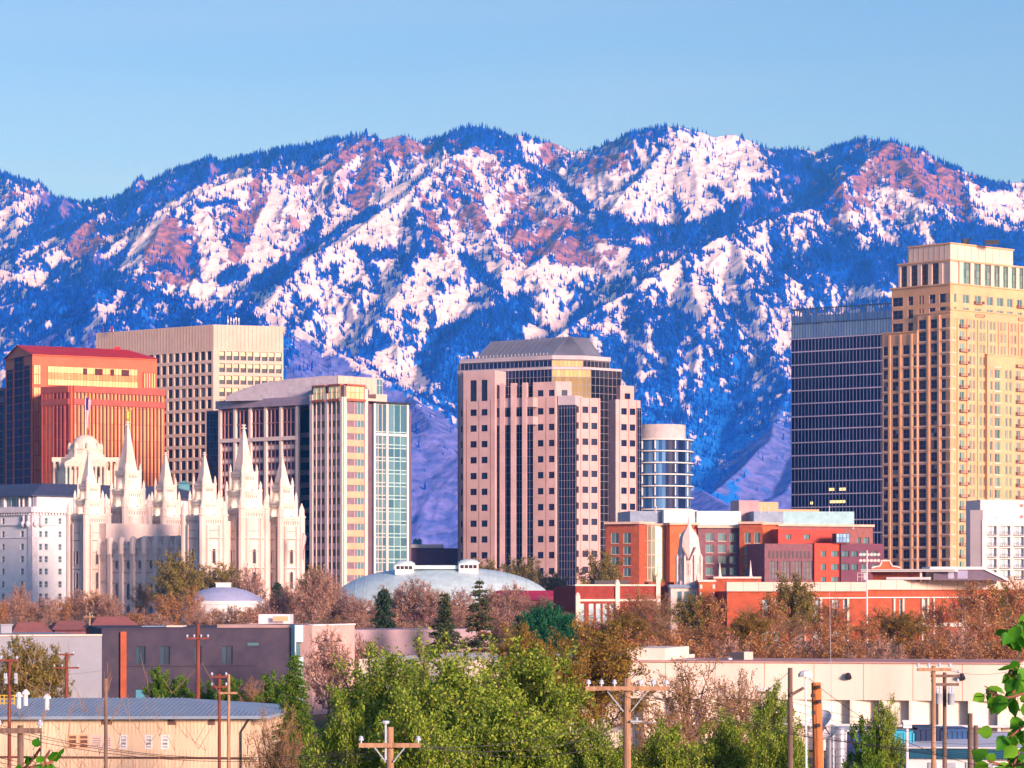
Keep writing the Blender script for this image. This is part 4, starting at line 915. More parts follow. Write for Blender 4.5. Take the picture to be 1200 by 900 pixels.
def tower(c, r, zs, zsp, ztip, name='tower', lights=True):
    """zs: tops of the three tiers; r: their circumradii; spire base zsp -> ztip"""
    mb = MB(); z = b.g; mbp = MB()
    for k, (rk_, zt) in enumerate(zip(r, zs)):
        sq(mb, c, rk_, z, zt)
        # string courses and parapet
        for zz_, th, pr in ((zt-1.1, .35, .35), (zt-.1, .9, .3)): sq(mb, c, rk_+pr*1.4, zz_-th/2, zz_+th/2)
        zz_ = zt-2.0
        if k == 0:
            for q in (28.5, 18.2, 9.6): sq(mb, c, rk_+.35, q, q+.35); mb.frustum((c.x, c.y), rk_+.10, rk_+.10, q-.35, q-.01, 4, 0, 1)
        z = zt
    dm = mb   # dark slots under each parapet
    for k, (rk_, zt) in enumerate(zip(r, zs)):
        s_ = rk_*math.sqrt(2)
        for d, nrm in ((E, Lg*-1), (Lg, E*-1)):
            o = c+nrm*(rk_/math.sqrt(2))
            m_ = 7 if k == 0 else 6
            for i in range(m_):
                p = o+d*((i-(m_-1)/2)*s_*.105); dm.obox(Vector((p.x, p.y, zt-2.5))-d*.16, d*.34, nrm*.06, (0, 0, 1.0), 1)
    tw = b.part(mb, name, [M_gran, M_granD])
    jm = MB()
    for d, nrm in ((E, Lg*-1), (Lg, E*-1)):   # panel joints
        for rk_, za, zb in ((r[0], b.g, zs[0]-3), (r[1], zs[0]+1, zs[1]-3), (r[2], zs[1]+1, zs[2]-3)):
            o = c+nrm*(rk_/math.sqrt(2))
            for q in (-.33, -.2, .2, .33): p = o+d*(q*rk_*math.sqrt(2)); jm.obox(Vector((p.x, p.y, za))-d*.09, d*.18, nrm*.05, (0, 0, max(.5, zb-za)))
        for q in (31, 24, 13): 
            o = c+nrm*(r[0]/math.sqrt(2)); jm.obox(Vector((o.x, o.y, q))-d*r[0]*.28, d*r[0]*.56, nrm*.05, (0, 0, .2))
    b.part(jm, 'joint_lines', M_granD, tw)
    # pilaster strips on the shaft faces
    pm = MB(); s_ = r[0]*math.sqrt(2); wn = MB()
    for d, nrm in ((E, Lg*-1), (Lg, E*-1)):
        o = c+nrm*(r[0]/math.sqrt(2))
        for q in (-.27, .27): p = o+d*(q*s_); pm.obox(Vector((p.x, p.y, b.g))-d*.35, d*.7, nrm*.45, (0, 0, zs[0]-b.g-3))
        for zc, hh_ in ((14, 6), (22.3, 5), (5.5, 5)):
            wn = MB(); wq = Wall.__new__(Wall); wq.p0 = o-d*3; wq.d = d; wq.n = nrm; wq.L = 6; niche(wn, wq, 3, zc, 1.5, hh_); b.part(wn, 'window', [M_gran, mat('dark_opening', (.07, .05, .07))], tw)
    b.part(pm, 'pilaster', M_gran, tw)
    for k, (rk_, zt) in enumerate(zip(r, zs)):   # corner turrets with pinnacles
        for a in (0, 1, 2, 3):
            v = Vector((math.cos(a*math.pi/2), math.sin(a*math.pi/2), 0))*rk_
            p = c+v; rr_ = (1.15, .62, .5)[k]; hz_ = (5.2, 3.6, 3.0)[k]; t_ = MB(); zb_ = b.g if k == 0 else zs[k-1]
            t_.lathe((p.x, p.y), [(rr_, zb_), (rr_, zt), (rr_*1.25, zt+.1), (rr_*1.25, zt+.6), (rr_*.9, zt+.7), (rr_*.8, zt+hz_*.45), (rr_*.95, zt+hz_*.47), (.08, zt+hz_)], 8)
            b.part(t_, 'pinnacle', M_gran, tw)
    sp = MB(); rs = r[2]*.78; h_ = ztip-zsp
    sp.frustum((c.x, c.y), rs, rs*.14, zsp, ztip-h_*.1, 4, 0); sp.lathe((c.x, c.y), [(rs*.14, ztip-h_*.1), (rs*.3, ztip-h_*.09), (rs*.3, ztip-h_*.075), (rs*.1, ztip-h_*.06), (rs*.1, ztip-h_*.045), (rs*.22, ztip-h_*.03), (rs*.22, ztip-h_*.012), (.02, ztip)], 8)
    b.part(sp, 'spire', M_gran, tw)
    for k in (1, 2) if lights else ():
        for nrm in (Lg*-1, E*-1):
            p = c+nrm*(r[k]/math.sqrt(2)+1.7); lm = MB(); lm.box(p.x-.2, p.x+.2, p.y-.2, p.y+.2, zs[k-1]+.3, zs[k-1]+.7)
            lo = b.part(lm, 'floodlight', M_dark, tw)
            ld = bpy.data.lights.new('floodlight_lamp', 'POINT'); ld.energy = 190 if k == 1 else 130; ld.color = (1, .86, .62); ld.shadow_soft_size = .3
            o = bpy.data.objects.new('floodlight_lamp', ld); COL.objects.link(o); o.parent = lo; o.location = Vector((p.x, p.y, zs[k-1]+1.5))-b.root.location
    return tw
zz = lambda y, Y: Z(y, Y)
R_s, R_m = (7.0, 5.0, 3.7), (7.9, 5.9, 4.6)
cN, cM, cF = N0, N0+E*17.5, N0+E*WID
tower(cN, R_s, (36.0, 41.3, 46.9), 46.9, 58.2); tower(cM, R_m, (38.7, 45.0, 51.4), 51.4, 68.4); tower(cF, R_s, (36.0, 41.5, 47.2), 47.2, 58.6)
dN, dM, dF = N0+Lg*LEN, N0+Lg*LEN+E*17.5, N0+Lg*LEN+E*WID
tower(dN, R_s, (37.5, 43.0, 48.5), 48.5, 61.0); tower(dM, R_m, (40.5, 47.0, 53.8), 53.8, 72.2); tower(dF, R_s, (37.5, 43.3, 49.0), 49.0, 61.5)
# body
zt = 25.5; mb = MB()
q = [N0+E*1.5+Lg*2, N0+E*(WID-1)+Lg*2, N0+E*(WID-1)+Lg*(LEN-2), N0+E*1.5+Lg*(LEN-2)]
mb.prism([(v.x, v.y) for v in q], b.g, zt)
for l0, l1 in ((0, 9), (LEN-9, LEN)):
    q = [N0+E*1+Lg*l0, N0+E*(WID-1)+Lg*l0, N0+E*(WID-1)+Lg*l1, N0+E*1+Lg*l1]; mb.prism([(v.x, v.y) for v in q], b.g, 34.5)
b.part(mb, 'wall', M_gran)
mb = MB(); q = [N0+E*3+Lg*9, N0+E*(WID-3)+Lg*9, N0+E*(WID-3)+Lg*(LEN-9), N0+E*3+Lg*(LEN-9)]; r0 = N0+E*(WID/2)+Lg*9; r1 = N0+E*(WID/2)+Lg*(LEN-9)
mb.add([v3(q[0], zt), v3(q[3], zt), v3(r1, zt+4.5), v3(r0, zt+4.5), v3(q[1], zt), v3(q[2], zt)], [(0,1,2,3), (4,3,2,5), (0,3,4), (1,5,2)]); b.part(mb, 'roof', M_slate)
wB_ = Wall.__new__(Wall); wB_.p0 = N0+E*1.5+Lg*(LEN-4); wB_.d = -Lg; wB_.n = -E; wB_.L = LEN-8
wB_.ang = 0
but = [116.7, 130.5, 144, 157.3, 170.8, 184, 197, 210]
for x_ in but:
    u = wB_.u(x_)
    mb = MB(); wB_.box(mb, u-.95, u+.95, b.g, zt+.5, -.3, 1.1)
    c = wB_.pt(u, 0, .4); mb.lathe((c.x, c.y), [(1.35, zt-2.2), (1.35, zt+2.4), (1.2, zt+3.2), (.8, zt+3.9), (.1, zt+4.2)], 10)
    b.part(mb, 'buttress', M_gran)
mb = MB()
for z0, z1, o in ((zt-4.4, zt-4.0, .5), (13.2, 13.6, .5), (17.0, 17.3, .4), (5.2, 5.7, .8), (zt-.2, zt+1.0, .6)): wB_.box(mb, 0, wB_.L, z0, z1, 0, o)
for z0 in (zt-4.7, 16.6, 12.9, 8.0): wB_.box(mb, 0, wB_.L, z0, z0+.22, 0, .06, 1)
b.part(mb, 'string_course', [M_gran, M_granD])
mb = MB()
for a, c_ in zip(but, but[1:]):   # battlements
    ua, uc = wB_.u(a), wB_.u(c_)
    for k in (.3, .62): wB_.box(mb, ua+(uc-ua)*k, ua+(uc-ua)*(k+.16), zt+1.0, zt+2.2, 0, .5)
b.part(mb, 'battlement', M_gran)
for a, c_ in zip(but, but[1:]):
    u = (wB_.u(a)+wB_.u(c_))/2+.2
    for zc, wd, h, ov in ((19.6, 2.0, 3.4, True), (11.2 if False else 10.0, 2.0, 5.6, False), (3.6+b.g-2, 2.3, 3.3, True)):
        mb = MB(); niche(mb, wB_, u, zc, wd, h, 0, oval=ov); b.part(mb, 'window', [M_gran, glass('temple_glass', (.05, .05, .08), (.09, .09, .13), .2)])
wE_ = Wall.__new__(Wall); wE_.p0 = N0+E*1; wE_.d = E; wE_.n = -Lg; wE_.L = WID-2
for u in (8.0, 25.5):
    for zc in (31, ):
        mb = MB(); niche(mb, wE_, u, zc, 2.6, 4.2, .0, oval=True); b.part(mb, 'window', [M_gran, M_granD])
# statue on the tallest spire
cS = dM; zb_ = 72.2
st = MB(); st.lathe((cS.x, cS.y), [(.55, zb_-.6), (.6, zb_-.2), (.35, zb_+.1), (.62, zb_+.3), (.55, zb_+1.4), (.42, zb_+2.4), (.55, zb_+3.1), (.5, zb_+3.5), (.18, zb_+3.7), (.28, zb_+3.95), (.28, zb_+4.3), (.05, zb_+4.5)], 10)
st.tube((cS.x+.4, cS.y, zb_+3.3), (cS.x+1.0, cS.y-.1, zb_+3.0), .15, .1); st.tube((cS.x+1.0, cS.y-.1, zb_+3.0), (cS.x+.9, cS.y-.3, zb_+3.9), .1)
st.tube((cS.x+.15, cS.y-.2, zb_+4.1), (cS.x+1.7, cS.y-.4, zb_+4.5), .06, .2); st.tube((cS.x-.4, cS.y, zb_+3.3), (cS.x-.65, cS.y-.1, zb_+2.4), .14, .1)
tag(st.build('statue', M_gold, smooth=True), 'gilded trumpeter statue standing on the tip of the tallest granite spire', 'statue')
# ================================================================== white hotel beside it
b = Bld('hotel', 38, 1150, 'white hotel with slate hipped roof and glazed top storey left of the spired church')
M_wh = mat('white_brick', (.80, .80, .86), .8, .05, .4); M_whs = mat('white_trim', (.74, .72, .80), .7)
wl = Wall(-60, 1178, 38, 1150); wr = Wall(38, 1150, 250, 1205); zc = Z(596, 1150)
stw = style('hw', glass('hotel_glass', (.02, .05, .09), (.20, .34, .40), .1, .2), M_whs, (1, 2), sill=1)
hr = [(Z(y+7.4, 1150), Z(y, 1150)) for y in (606.5, 622, 637, 651.5, 666, 681, 695.5)]
b.block(-60, 1178, 38, 1150, 8, zc, cols=[(2-26*k+d, 5.2-26*k+d) for k in (2, 1) for d in (0,)]+[(2, 5.2), (24, 27.8)], rows=hr, style=stw, m=M_wh)
b.block(38, 1150, 250, 1205, 8, zc, cols=[(46, 49.5), (52.5, 56.2), (68.5, 72.4), (86, 89)]+[(x_, x_+3.2) for x_ in range(100, 245, 16)], rows=hr, style=stw, m=M_wh)
q = [wl.p0-wl.n*7, wl.p1-wl.n*7, wr.p1-wr.n*7, wr.p1+(wl.p0-wl.p1)]
mb = MB(); mb.prism([(v.x, v.y) for v in q], b.g, zc-.5); b.part(mb, 'rear_wall', M_wh)
mb = MB()
for w_ in (wl, wr):
    w_.box(mb, -.8 if w_ is wl else -.4, w_.L+.8, Z(600.5, 1150), Z(594, 1150), -1, 1.3); w_.box(mb, 0, w_.L, Z(604, 1150), Z(603, 1150), 0, .5)
    w_.box(mb, 0, w_.L, Z(615.5, 1150), Z(614.5, 1150), 0, .6); w_.box(mb, 0, w_.L, Z(630.5, 1150), Z(629.8, 1150), 0, .3)
    for k in range(int(w_.L/1.4)): w_.box(mb, k*1.4, k*1.4+.6, Z(603.5, 1150), Z(600.5, 1150), 0, .9)
wl.box(mb, wl.L-2.2, wl.L+.3, b.g, zc, 0, .3); wr.box(mb, -.3, 2.2, b.g, zc, 0, .3)
b.part(mb, 'cornice', M_whs)
mb = MB()
for w_ in (wl, wr):
    for u in ([wl.L-1.8, wl.L-4.5] if w_ is wl else [1.0, 3.8]):
        w_.box(mb, u-.6, u+.6, Z(613, 1150), Z(604, 1150), .3, .9); c = w_.pt(u, 0, .7); mb.lathe((c.x, c.y), [(.2, Z(618, 1150)), (.9, Z(616.5, 1150)), (1.1, Z(613, 1150)), (.7, Z(611, 1150)), (.1, Z(610, 1150))], 8)
b.part(mb, 'carved_bracket', M_whs, smooth=True)
zb_ = Z(580, 1150); mb = MB()
ti = [wl.p0-wl.n*1.6, wl.p1-wl.n*1.6+Vector((.6,0,0)), wr.p1-wr.n*1.6, q[3]]
mb.prism([(v.x, v.y) for v in ti], zc, zb_+.2); b.part(mb, 'attic_wall', M_whs)
for w_, spans in ((wl, ((-16, -3), (4.5, 22), (26.5, 33.5))), (wr, ((41, 61), (67, 88), (95, 112), (120, 150), (212, 222), (228, 240)))):
    for xa, xb in spans:
        b.curtain(w_, w_.u(xa), w_.u(xb), Z(593.5, 1150), Z(582, 1150), max(2, int((xb-xa)/4.5)), [], stw['g'], M_whs, o=-1.4, fr=.25)
mb = MB(); ov = 1.0
ba = [wl.p0+wl.n*ov-wl.d*3, wl.p1+wl.n*ov*.2-Vector((0, 1.2, 0)), wr.p1+wr.n*ov+wr.d*3, q[3]+wr.d*3]; zr_ = Z(566.5, 1165)
ra = wl.p1+Vector((2, 14, 0)); rb_ = wr.p1+Vector((-6, 12, 0)); rc = wl.p0+Vector((3, 16, 0))
mb.add([v3(v, zb_) for v in ba]+[v3(ra, zr_), v3(rb_, zr_), v3(rc, zr_)], [(0,1,4,6), (1,2,5,4), (2,3,5), (3,0,6,4,5)])
mb.add([v3(v, zb_-.5) for v in ba]+[v3(v, zb_) for v in ba], [(3,2,1,0), (0,1,5,4), (1,2,6,5), (2,3,7,6), (3,0,4,7)])
b.part(mb, 'roof', M_slate)
for k, (xa, xb) in enumerate(((210, 222), (205, 214))):
    p = at((xa+xb)/2, 567, 1210); mb = MB(); mb.box(p.x-2.2, p.x+2.2, p.y-2, p.y+2, p.z-4, p.z); mb.add([(p.x-2.8, p.y-2.5, p.z), (p.x+2.8, p.y-2.5, p.z), (p.x+2.8, p.y+2.5, p.z), (p.x-2.8, p.y+2.5, p.z), (p.x, p.y, p.z+1.4)], [(0,1,4), (1,2,4), (2,3,4), (3,0,4)]); b.part(mb, 'roof_cap', M_teal); break
b.flush()
# ================================================================== domed top of the building behind
b = Bld('domed_building', 100, 1250, 'ornate white building with stepped dome and columned loggias rising behind the hotel roof')
M_orn = mat('ornate_white_stone', (.78, .64, .56), .8, .08, .6)
Yd = 1250; cx, cy = X(100, Yd), Yd; s_ = Yd/F
def ring_sq(r0, r1, ya, yb, name, n=4, rot=None, sx=1):
    mb = MB(); mb.frustum((cx, cy), r0*s_, r1*s_, Z(ya, Yd), Z(yb, Yd), n, math.pi/4+math.radians(30) if rot is None else rot); b.part(mb, name, M_orn)
mb = MB(); mb.frustum((cx, cy), 33*s_, 33*s_, b.g, Z(552, Yd), 8, math.radians(22)); b.part(mb, 'wall', M_orn)
mb = MB(); mb.lathe((cx, cy), [(17*s_, Z(530, Yd)), (16.5*s_, Z(522, Yd)), (13.5*s_, Z(515.5, Yd)), (8.5*s_, Z(511.2, Yd)), (3*s_, Z(509.7, Yd)), (.2, Z(509.5, Yd))], 20); b.part(mb, 'dome', M_orn, smooth=True)
mb = MB(); mb.lathe((cx, cy), [(20*s_, Z(536, Yd)), (20*s_, Z(528, Yd)), (21*s_, Z(527.5, Yd)), (21*s_, Z(526.5, Yd)), (17.5*s_, Z(526, Yd)), (17.5*s_, Z(522, Yd))], 12); b.part(mb, 'drum', M_orn)
mb = MB()
for k in range(8):
    a = math.pi*2*k/8+.3; p = (cx+18.5*s_*math.cos(a), cy+18.5*s_*math.sin(a)); mb.lathe(p, [(2.2*s_, Z(534, Yd)), (2.2*s_, Z(523, Yd)), (1.6*s_, Z(520.5, Yd)), (.1, Z(519, Yd))], 8)
b.part(mb, 'drum_turret', M_orn)
mb = MB(); mb.frustum((cx, cy), 30*s_, 30*s_, Z(553, Yd), Z(537, Yd), 8, math.radians(22)); mb.frustum((cx, cy), 24*s_, 24*s_, Z(537, Yd), Z(533, Yd), 8, math.radians(22)); b.part(mb, 'attic', M_orn)
for sgn in (-1, 1):
    for k in range(2):
        px0 = 100+sgn*(30 if k == 0 else 15)-9; w = Wall(px0, Yd-12, px0+18, Yd-12) if k else Wall(px0, Yd-4, px0+18, Yd-4)
        mb = MB(); yt = 536.5 if k == 0 else 543
        w.box(mb, 0, w.L, Z(yt+5, Yd), Z(yt, Yd), -8, .6); 
        if k: mb.add([w.pt(0, Z(yt, Yd), .6), w.pt(w.L, Z(yt, Yd), .6), w.pt(w.L/2, Z(yt-4.5, Yd), .6), w.pt(0, Z(yt, Yd), -6), w.pt(w.L, Z(yt, Yd), -6), w.pt(w.L/2, Z(yt-4.5, Yd), -6)], [(0,1,2), (0,2,5,3), (2,1,4,5)])
        w.box(mb, .5, w.L-.5, Z(580, Yd), Z(yt+5, Yd), -8, -2)
        b.part(mb, 'pavilion', M_orn)
        for u in ((.08, .34, .66, .92) if k else (.12, .5, .88)):
            mb = MB(); c = w.pt(w.L*u, 0, -.3); mb.lathe((c.x, c.y), [(.62, Z(580, Yd)), (.5, Z(yt+7, Yd)), (.8, Z(yt+6, Yd)), (.8, Z(yt+5, Yd))], 8); b.part(mb, 'column', M_orn, smooth=True)
        mb = MB(); w.box(mb, w.L*.3, w.L*.7, Z(575, Yd), Z(yt+8.5, Yd), -2, -1.9); b.part(mb, 'archway', mat('warm_recess', (.35, .18, .10)))
mb = MB(); mb.tube((cx, cy, Z(510, Yd)), (cx, cy, Z(464, Yd)), .22, .12); fp = mb.build('flagpole', M_white); tag(fp, 'white flagpole standing on the ornate dome', 'flagpole')
fm = mat('flag_cloth', (.7, .04, .05), .8, 0); N = fm.node_tree.nodes; L = fm.node_tree.links
wv = N.new('ShaderNodeTexWave'); wv.bands_direction = 'X'; wv.inputs['Scale'].default_value = 1.4; cr_ = N.new('ShaderNodeValToRGB'); cr_.color_ramp.interpolation = 'CONSTANT'
cr_.color_ramp.elements[0].color = (.65, .03, .05, 1); cr_.color_ramp.elements[1].color = (.85, .85, .88, 1); cr_.color_ramp.elements[1].position = .5
tc = N.new('ShaderNodeTexCoord'); L.new(tc.outputs['Object'], wv.inputs[0]); L.new(wv.outputs[0], cr_.inputs[0]); L.new(cr_.outputs[0], N['Principled BSDF'].inputs['Base Color'])
def flag(c, z1, h, wd, label, blue=True):
    mb = MB(); n = 12; m_ = 5
    for i in range(n+1):
        for j in range(m_+1):
            t = i/n; u = j/m_; mb.V.append((c[0]+wd*u*(1-.55*t)+.12*math.sin(t*9+u*6), c[1]+.35*math.sin(u*9+t*3), z1-h*t-u*u*1.2))
    for i in range(n):
        for j in range(m_):
            a = i*(m_+1)+j; mb.F.append([a, a+1, a+m_+2, a+m_+1]); mb.M.append(1 if blue and i < 5 and j < 3 else 0)
    tag(mb.build('flag', [fm, mat('flag_blue', (.03, .05, .3))], smooth=True), label, 'flag')
flag((cx+.15, cy), Z(466, Yd), 12.5, 2.4, 'striped flag hanging limp from the pole on the ornate dome')
mb = MB(); p = at(353.8, 622, 1010); mb.tube((p.x, p.y, 2), (p.x, p.y, p.z), .2, .1); tag(mb.build('flagpole', M_white), 'white flagpole beside the right-hand corner of the spired church', 'flagpole')
flag((p.x-.1, p.y), Z(624, 1010), 9, 1.6, 'red and white striped flag hanging beside the right edge of the spired church', False)
# ================================================================== low white dome and silver tabernacle
M_silv = mat('silver_shingle', (.56, .74, .80), .45, .10, .35, metal=.15)
b = Bld('domed_hall', 262, 880, 'small round hall with shallow lilac dome and white rim in front of the spired church')
s_ = 880/F; cx, cy = X(262, 895), 895
mb = MB(); mb.lathe((cx, cy), [(50*s_, b.g), (50*s_, Z(709, 880)), (51*s_, Z(708.5, 880)), (51*s_, Z(704.5, 880)), (49*s_, Z(704, 880))], 40); b.part(mb, 'wall', M_white)
mb = MB(); mb.lathe((cx, cy), [(49.5*s_, Z(704.5, 880)), (44*s_, Z(700.5, 880)), (35*s_, Z(695, 880)), (24*s_, Z(690.8, 880)), (12*s_, Z(688.3, 880)), (4*s_, Z(687.6, 880)), (.1, Z(687.5, 880))], 40); b.part(mb, 'dome', mat('lilac_roof', (.40, .44, .66), .5, .06), smooth=True)
mb = MB(); mb.box(cx-8.5*s_, cx+8.5*s_, cy-6*s_, cy+6*s_, Z(689, 880), Z(683.5, 880)); mb.box(cx-9.5*s_, cx+9.5*s_, cy-7*s_, cy+7*s_, Z(683.5, 880), Z(682.6, 880)); b.part(mb, 'cupola', M_white)
b = Bld('tabernacle', 515, 900, 'long silver turtle-back domed hall with two small cupolas behind the bare trees')
cx, cy = X(518, 925), 925; s_ = 925/F; a_ = 132*s_; bb = 24.0; nz = 14; mb = MB(); z0, z1 = Z(712, 925), Z(664.5, 925)
prof = []
for i in range(nz+1):
    t = i/nz*math.pi/2; prof.append((math.cos(t)**.85, z0+(z1-z0)*math.sin(t)**.95))
mb.lathe((cx, cy), [(a_*r, z) for r, z in prof[:-1]]+[(a_*.02, z1)], 72, sy=bb/a_)
rf = b.part(mb, 'roof', M_silv, smooth=True)
for k in range(-11, 12):   # standing seams across the shell
    mb = MB()
    x_ = a_*k/12; pts = []
    for j in range(13):
        th_ = math.pi*j/12; yy_ = -math.cos(th_)*bb*math.sqrt(max(0, 1-(x_/a_)**2)); r_ = min(1, math.hypot(x_/a_, yy_/bb)); zz_ = z0+(z1-z0)*max(0, math.sin(math.acos(min(1, r_**(1/.85)))))**.95; pts.append((cx+x_, cy+yy_, zz_+.06))
    for p, q in zip(pts[:8], pts[1:8]): mb.tube(p, q, .07, n=4, cap=False)
    b.part(mb, 'roof_seam', M_silv, rf)
mb = MB(); mb.lathe((cx, cy), [(a_*.985, b.g), (a_*.985, z0)], 72, sy=bb/a_); b.part(mb, 'wall', M_brickP)
mb = MB(); mb.lathe((cx, cy), [(a_, z0-1.2), (a_*1.012, z0-1.0), (a_*1.012, z0+.1), (a_*.99, z0+.5)], 72, sy=bb/a_); b.part(mb, 'eave', M_white)
for xa, xb, y0, y1 in ((461.5, 487, 668, 657), (536, 562.5, 667, 655.5)):
    xm = (xa+xb)/2; c = at(xm, y0, 915); w_ = (xb-xa)/2*915/F; zt = Z(y1, 915); h_ = zt-c.z; mb = MB()
    mb.box(c.x-w_*.86, c.x+w_*.86, c.y-3, c.y+3, c.z-1.5, c.z+h_*.55); cp = b.part(mb, 'cupola', M_white)
    mb = MB(); mb.lathe((c.x, c.y), [(w_, c.z+h_*.55), (w_*.95, c.z+h_*.7), (w_*.75, c.z+h_*.88), (w_*.4, c.z+h_), (.05, c.z+h_*1.03)], 18, sy=.62, m=0); b.part(mb, 'cupola_roof', M_silv, cp, smooth=True)
    mb = MB()
    for k in range(4): x_ = c.x-w_*.72+k*w_*.38; mb.box(x_, x_+w_*.3, c.y-3.06, c.y-3.0, c.z+h_*.08, c.z+h_*.42)
    b.part(mb, 'louvre', M_dark, cp)
mb = MB(); c = at(510, 664, 915); mb.box(c.x-9, c.x+9, c.y-1.5, c.y+1.5, c.z-.8, c.z+.4); b.part(mb, 'roof_ridge', M_silv)
# ================================================================== dark low hall behind, cyan plant on its roof
b = Bld('flat_building', 508, 1350, 'low plum coloured flat building with pale roof edge between two towers')
b.block(478, 1350, 541, 1350, 40, Z(642.5, 1350), m=mat('plum_wall', (.17, .09, .17)))
mb = MB(); w = Wall(478, 1349, 519, 1349); w.box(mb, 0, w.L, Z(642, 1350), Z(638, 1350), -15, .3); b.part(mb, 'roof_parapet', M_white)
mb = MB(); p = at(489, 638, 1352); mb.box(p.x-2, p.x+2, p.y, p.y+4, p.z, p.z+2.2); mb.box(p.x-1.6, p.x-.3, p.y+1, p.y+2, p.z+2.2, p.z+2.7); mb.box(p.x+.3, p.x+1.6, p.y+1, p.y+2, p.z+2.2, p.z+2.7); b.part(mb, 'roof_equipment', mat('cyan_plant', (.08, .30, .45)))
# ================================================================== red brick complex
b = Bld('brick_building', 870, 950, 'long red brick and glass complex with curved glass bay and pale blue rooftop boxes')
Ym = 950; zz = lambda y: Z(y, Ym)
G_mid = glass('glass_mid', (.03, .05, .08), (.14, .32, .38), .1, .2)
stm = style('mb', G_mid, mat('beige_frame', (.55, .42, .36)), (2, 1), sill=1); std = style('md', G_mid, M_dark, (2, 1))
rw = [(zz(c), zz(a)) for a, c in ((624, 636.5), (640, 649.5), (652.5, 662.5), (665.5, 675.5))]
b.block(709.5, 956, 749, Ym, 30, zz(614), cols=[(716, 725), (730.5, 739)], rows=rw, style=stm, m=M_brick)
b.block(785, Ym, 818.5, Ym+3, 30, zz(615), cols=[(796, 803), (808, 814.5)], rows=[(zz(c), zz(a)) for a, c in ((625, 634), (638.5, 647), (652, 660), (666, 674))], style=std, m=M_brickO)
b.block(818, Ym+2, 867, Ym+4, 30, zz(618.5), cols=[(827, 836), (841.5, 851), (855, 862.5)], rows=[(zz(c), zz(a)) for a, c in ((624.5, 634), (638, 647.5), (651.5, 660), (665, 674))], style=stm, m=M_brickP)
b.block(866.5, Ym, 893.5, Ym-2, 30, zz(614), cols=[(872.5, 879.5), (883.5, 890.5)], rows=rw, style=stm, m=M_brick)
b.block(893, Ym-1, 913, Ym, 30, zz(615), m=M_brickO)
b.block(912, Ym, 1023, Ym+14, 30, zz(616.5), cols=[(1004, 1008.5), (1012, 1018.5)], rows=[(zz(636.5), zz(629))], style=std, m=mat('brown_brick', (.30, .12, .12), .9, .14, .8))
b.block(912, Ym-8, 989, Ym-4, 10, zz(620.5), cols=[(921, 927), (942, 949)], rows=[(zz(632.5), zz(626.5))], style=std, m=mat('crimson_panel', (.48, .07, .045), .7, .1, .3))
b.block(896, Ym-18, 955, Ym-14, 20, zz(638), cols=[(901, 911.5), (915, 926), (928.5, 939.5), (941.5, 952)], rows=[(zz(679), zz(658))], style=style('dk', glass('violet_glass', (.03, .03, .07), (.08, .08, .14), .1), mat('plum_frame', (.14, .07, .10)), (3, 3)), m=M_brickP)
mb = MB(); w = Wall(896, Ym-18, 955, Ym-14)
for k in range(11): u = w.u(900.5+k*4.6); w.box(mb, u, u+.65, zz(655), zz(646.5), .0, .05)
b.part(mb, 'slot', M_dark)
for k in range(0): pass
b.block(954.5, Ym-15, 986, Ym-11, 20, zz(637.5), cols=[(962, 968), (974.5, 983)], rows=[(zz(c), zz(a)) for a, c in ((646, 653), (661, 668.5), (676, 682))], style=std, m=mat('scarlet_panel', (.60, .07, .035), .7, .1, .3))
b.block(985.5, Ym-12, 1036, Ym-4, 20, zz(637.5), cols=[(986.5, 995), (998, 1005), (1010, 1016), (1022, 1028)], rows=[(zz(c), zz(a)) for a, c in ((646, 653), (661, 668.5))], style=std, m=mat('plum_panel', (.16, .05, .09), .7, .1, .3))
b.flush()
mb = MB()
for xa, Ya, xb, Yb, y in ((709, 955, 749.5, 949, 614), (785, 949.5, 819, 952.5, 615), (818, 951.5, 867, 953.5, 618.5), (866, 949.5, 894, 947.5, 614), (893, 948.5, 913, 949.5, 615), (912, 949.5, 1023.5, 963.5, 616.5)):
    w = Wall(xa, Ya, xb, Yb); w.box(mb, -.2, w.L+.2, zz(y), zz(y)+.75, -29, .5)
b.part(mb, 'coping', mat('peach_coping', (.75, .52, .42)))
# curved glass bay
c = (X(767, 958), 958.0); R = 18.3*Ym/F; mb = MB(); fm_ = MB(); n = 12
G_bay = glass('bay_glass', (.70, .66, .40), (.80, .76, .48), .3, .8); lv = [b.g, zz(680), zz(665), zz(650), zz(633.5), zz(616)]
for i in range(n):
    a0, a1 = math.pi+math.pi*i/n, math.pi+math.pi*(i+1)/n
    for z0, z1 in zip(lv, lv[1:]):
        mb.quad((c[0]+R*math.cos(a0), c[1]+R*math.sin(a0), z0), (c[0]+R*math.cos(a1), c[1]+R*math.sin(a1), z0), (c[0]+R*math.cos(a1), c[1]+R*math.sin(a1), z1), (c[0]+R*math.cos(a0), c[1]+R*math.sin(a0), z1))
    mb.tube((c[0]+R*math.cos(a0), c[1]+R*math.sin(a0), b.g), (c[0]+R*math.cos(a0), c[1]+R*math.sin(a0), zz(616)), .12, m=1, n=4)
for z in lv[1:]: mb.lathe(c, [(R+.12, z-.2), (R+.12, z+.2), (R-.3, z+.2)], 24, m=1)
b.part(mb, 'curved_bay', [G_bay, M_tanL])
mb = MB(); mb.lathe(c, [(R+.3, zz(616)), (R+.5, zz(615)), (R+.5, zz(613.5))], 24); b.part(mb, 'bay_cap', MATS['peach_coping'])
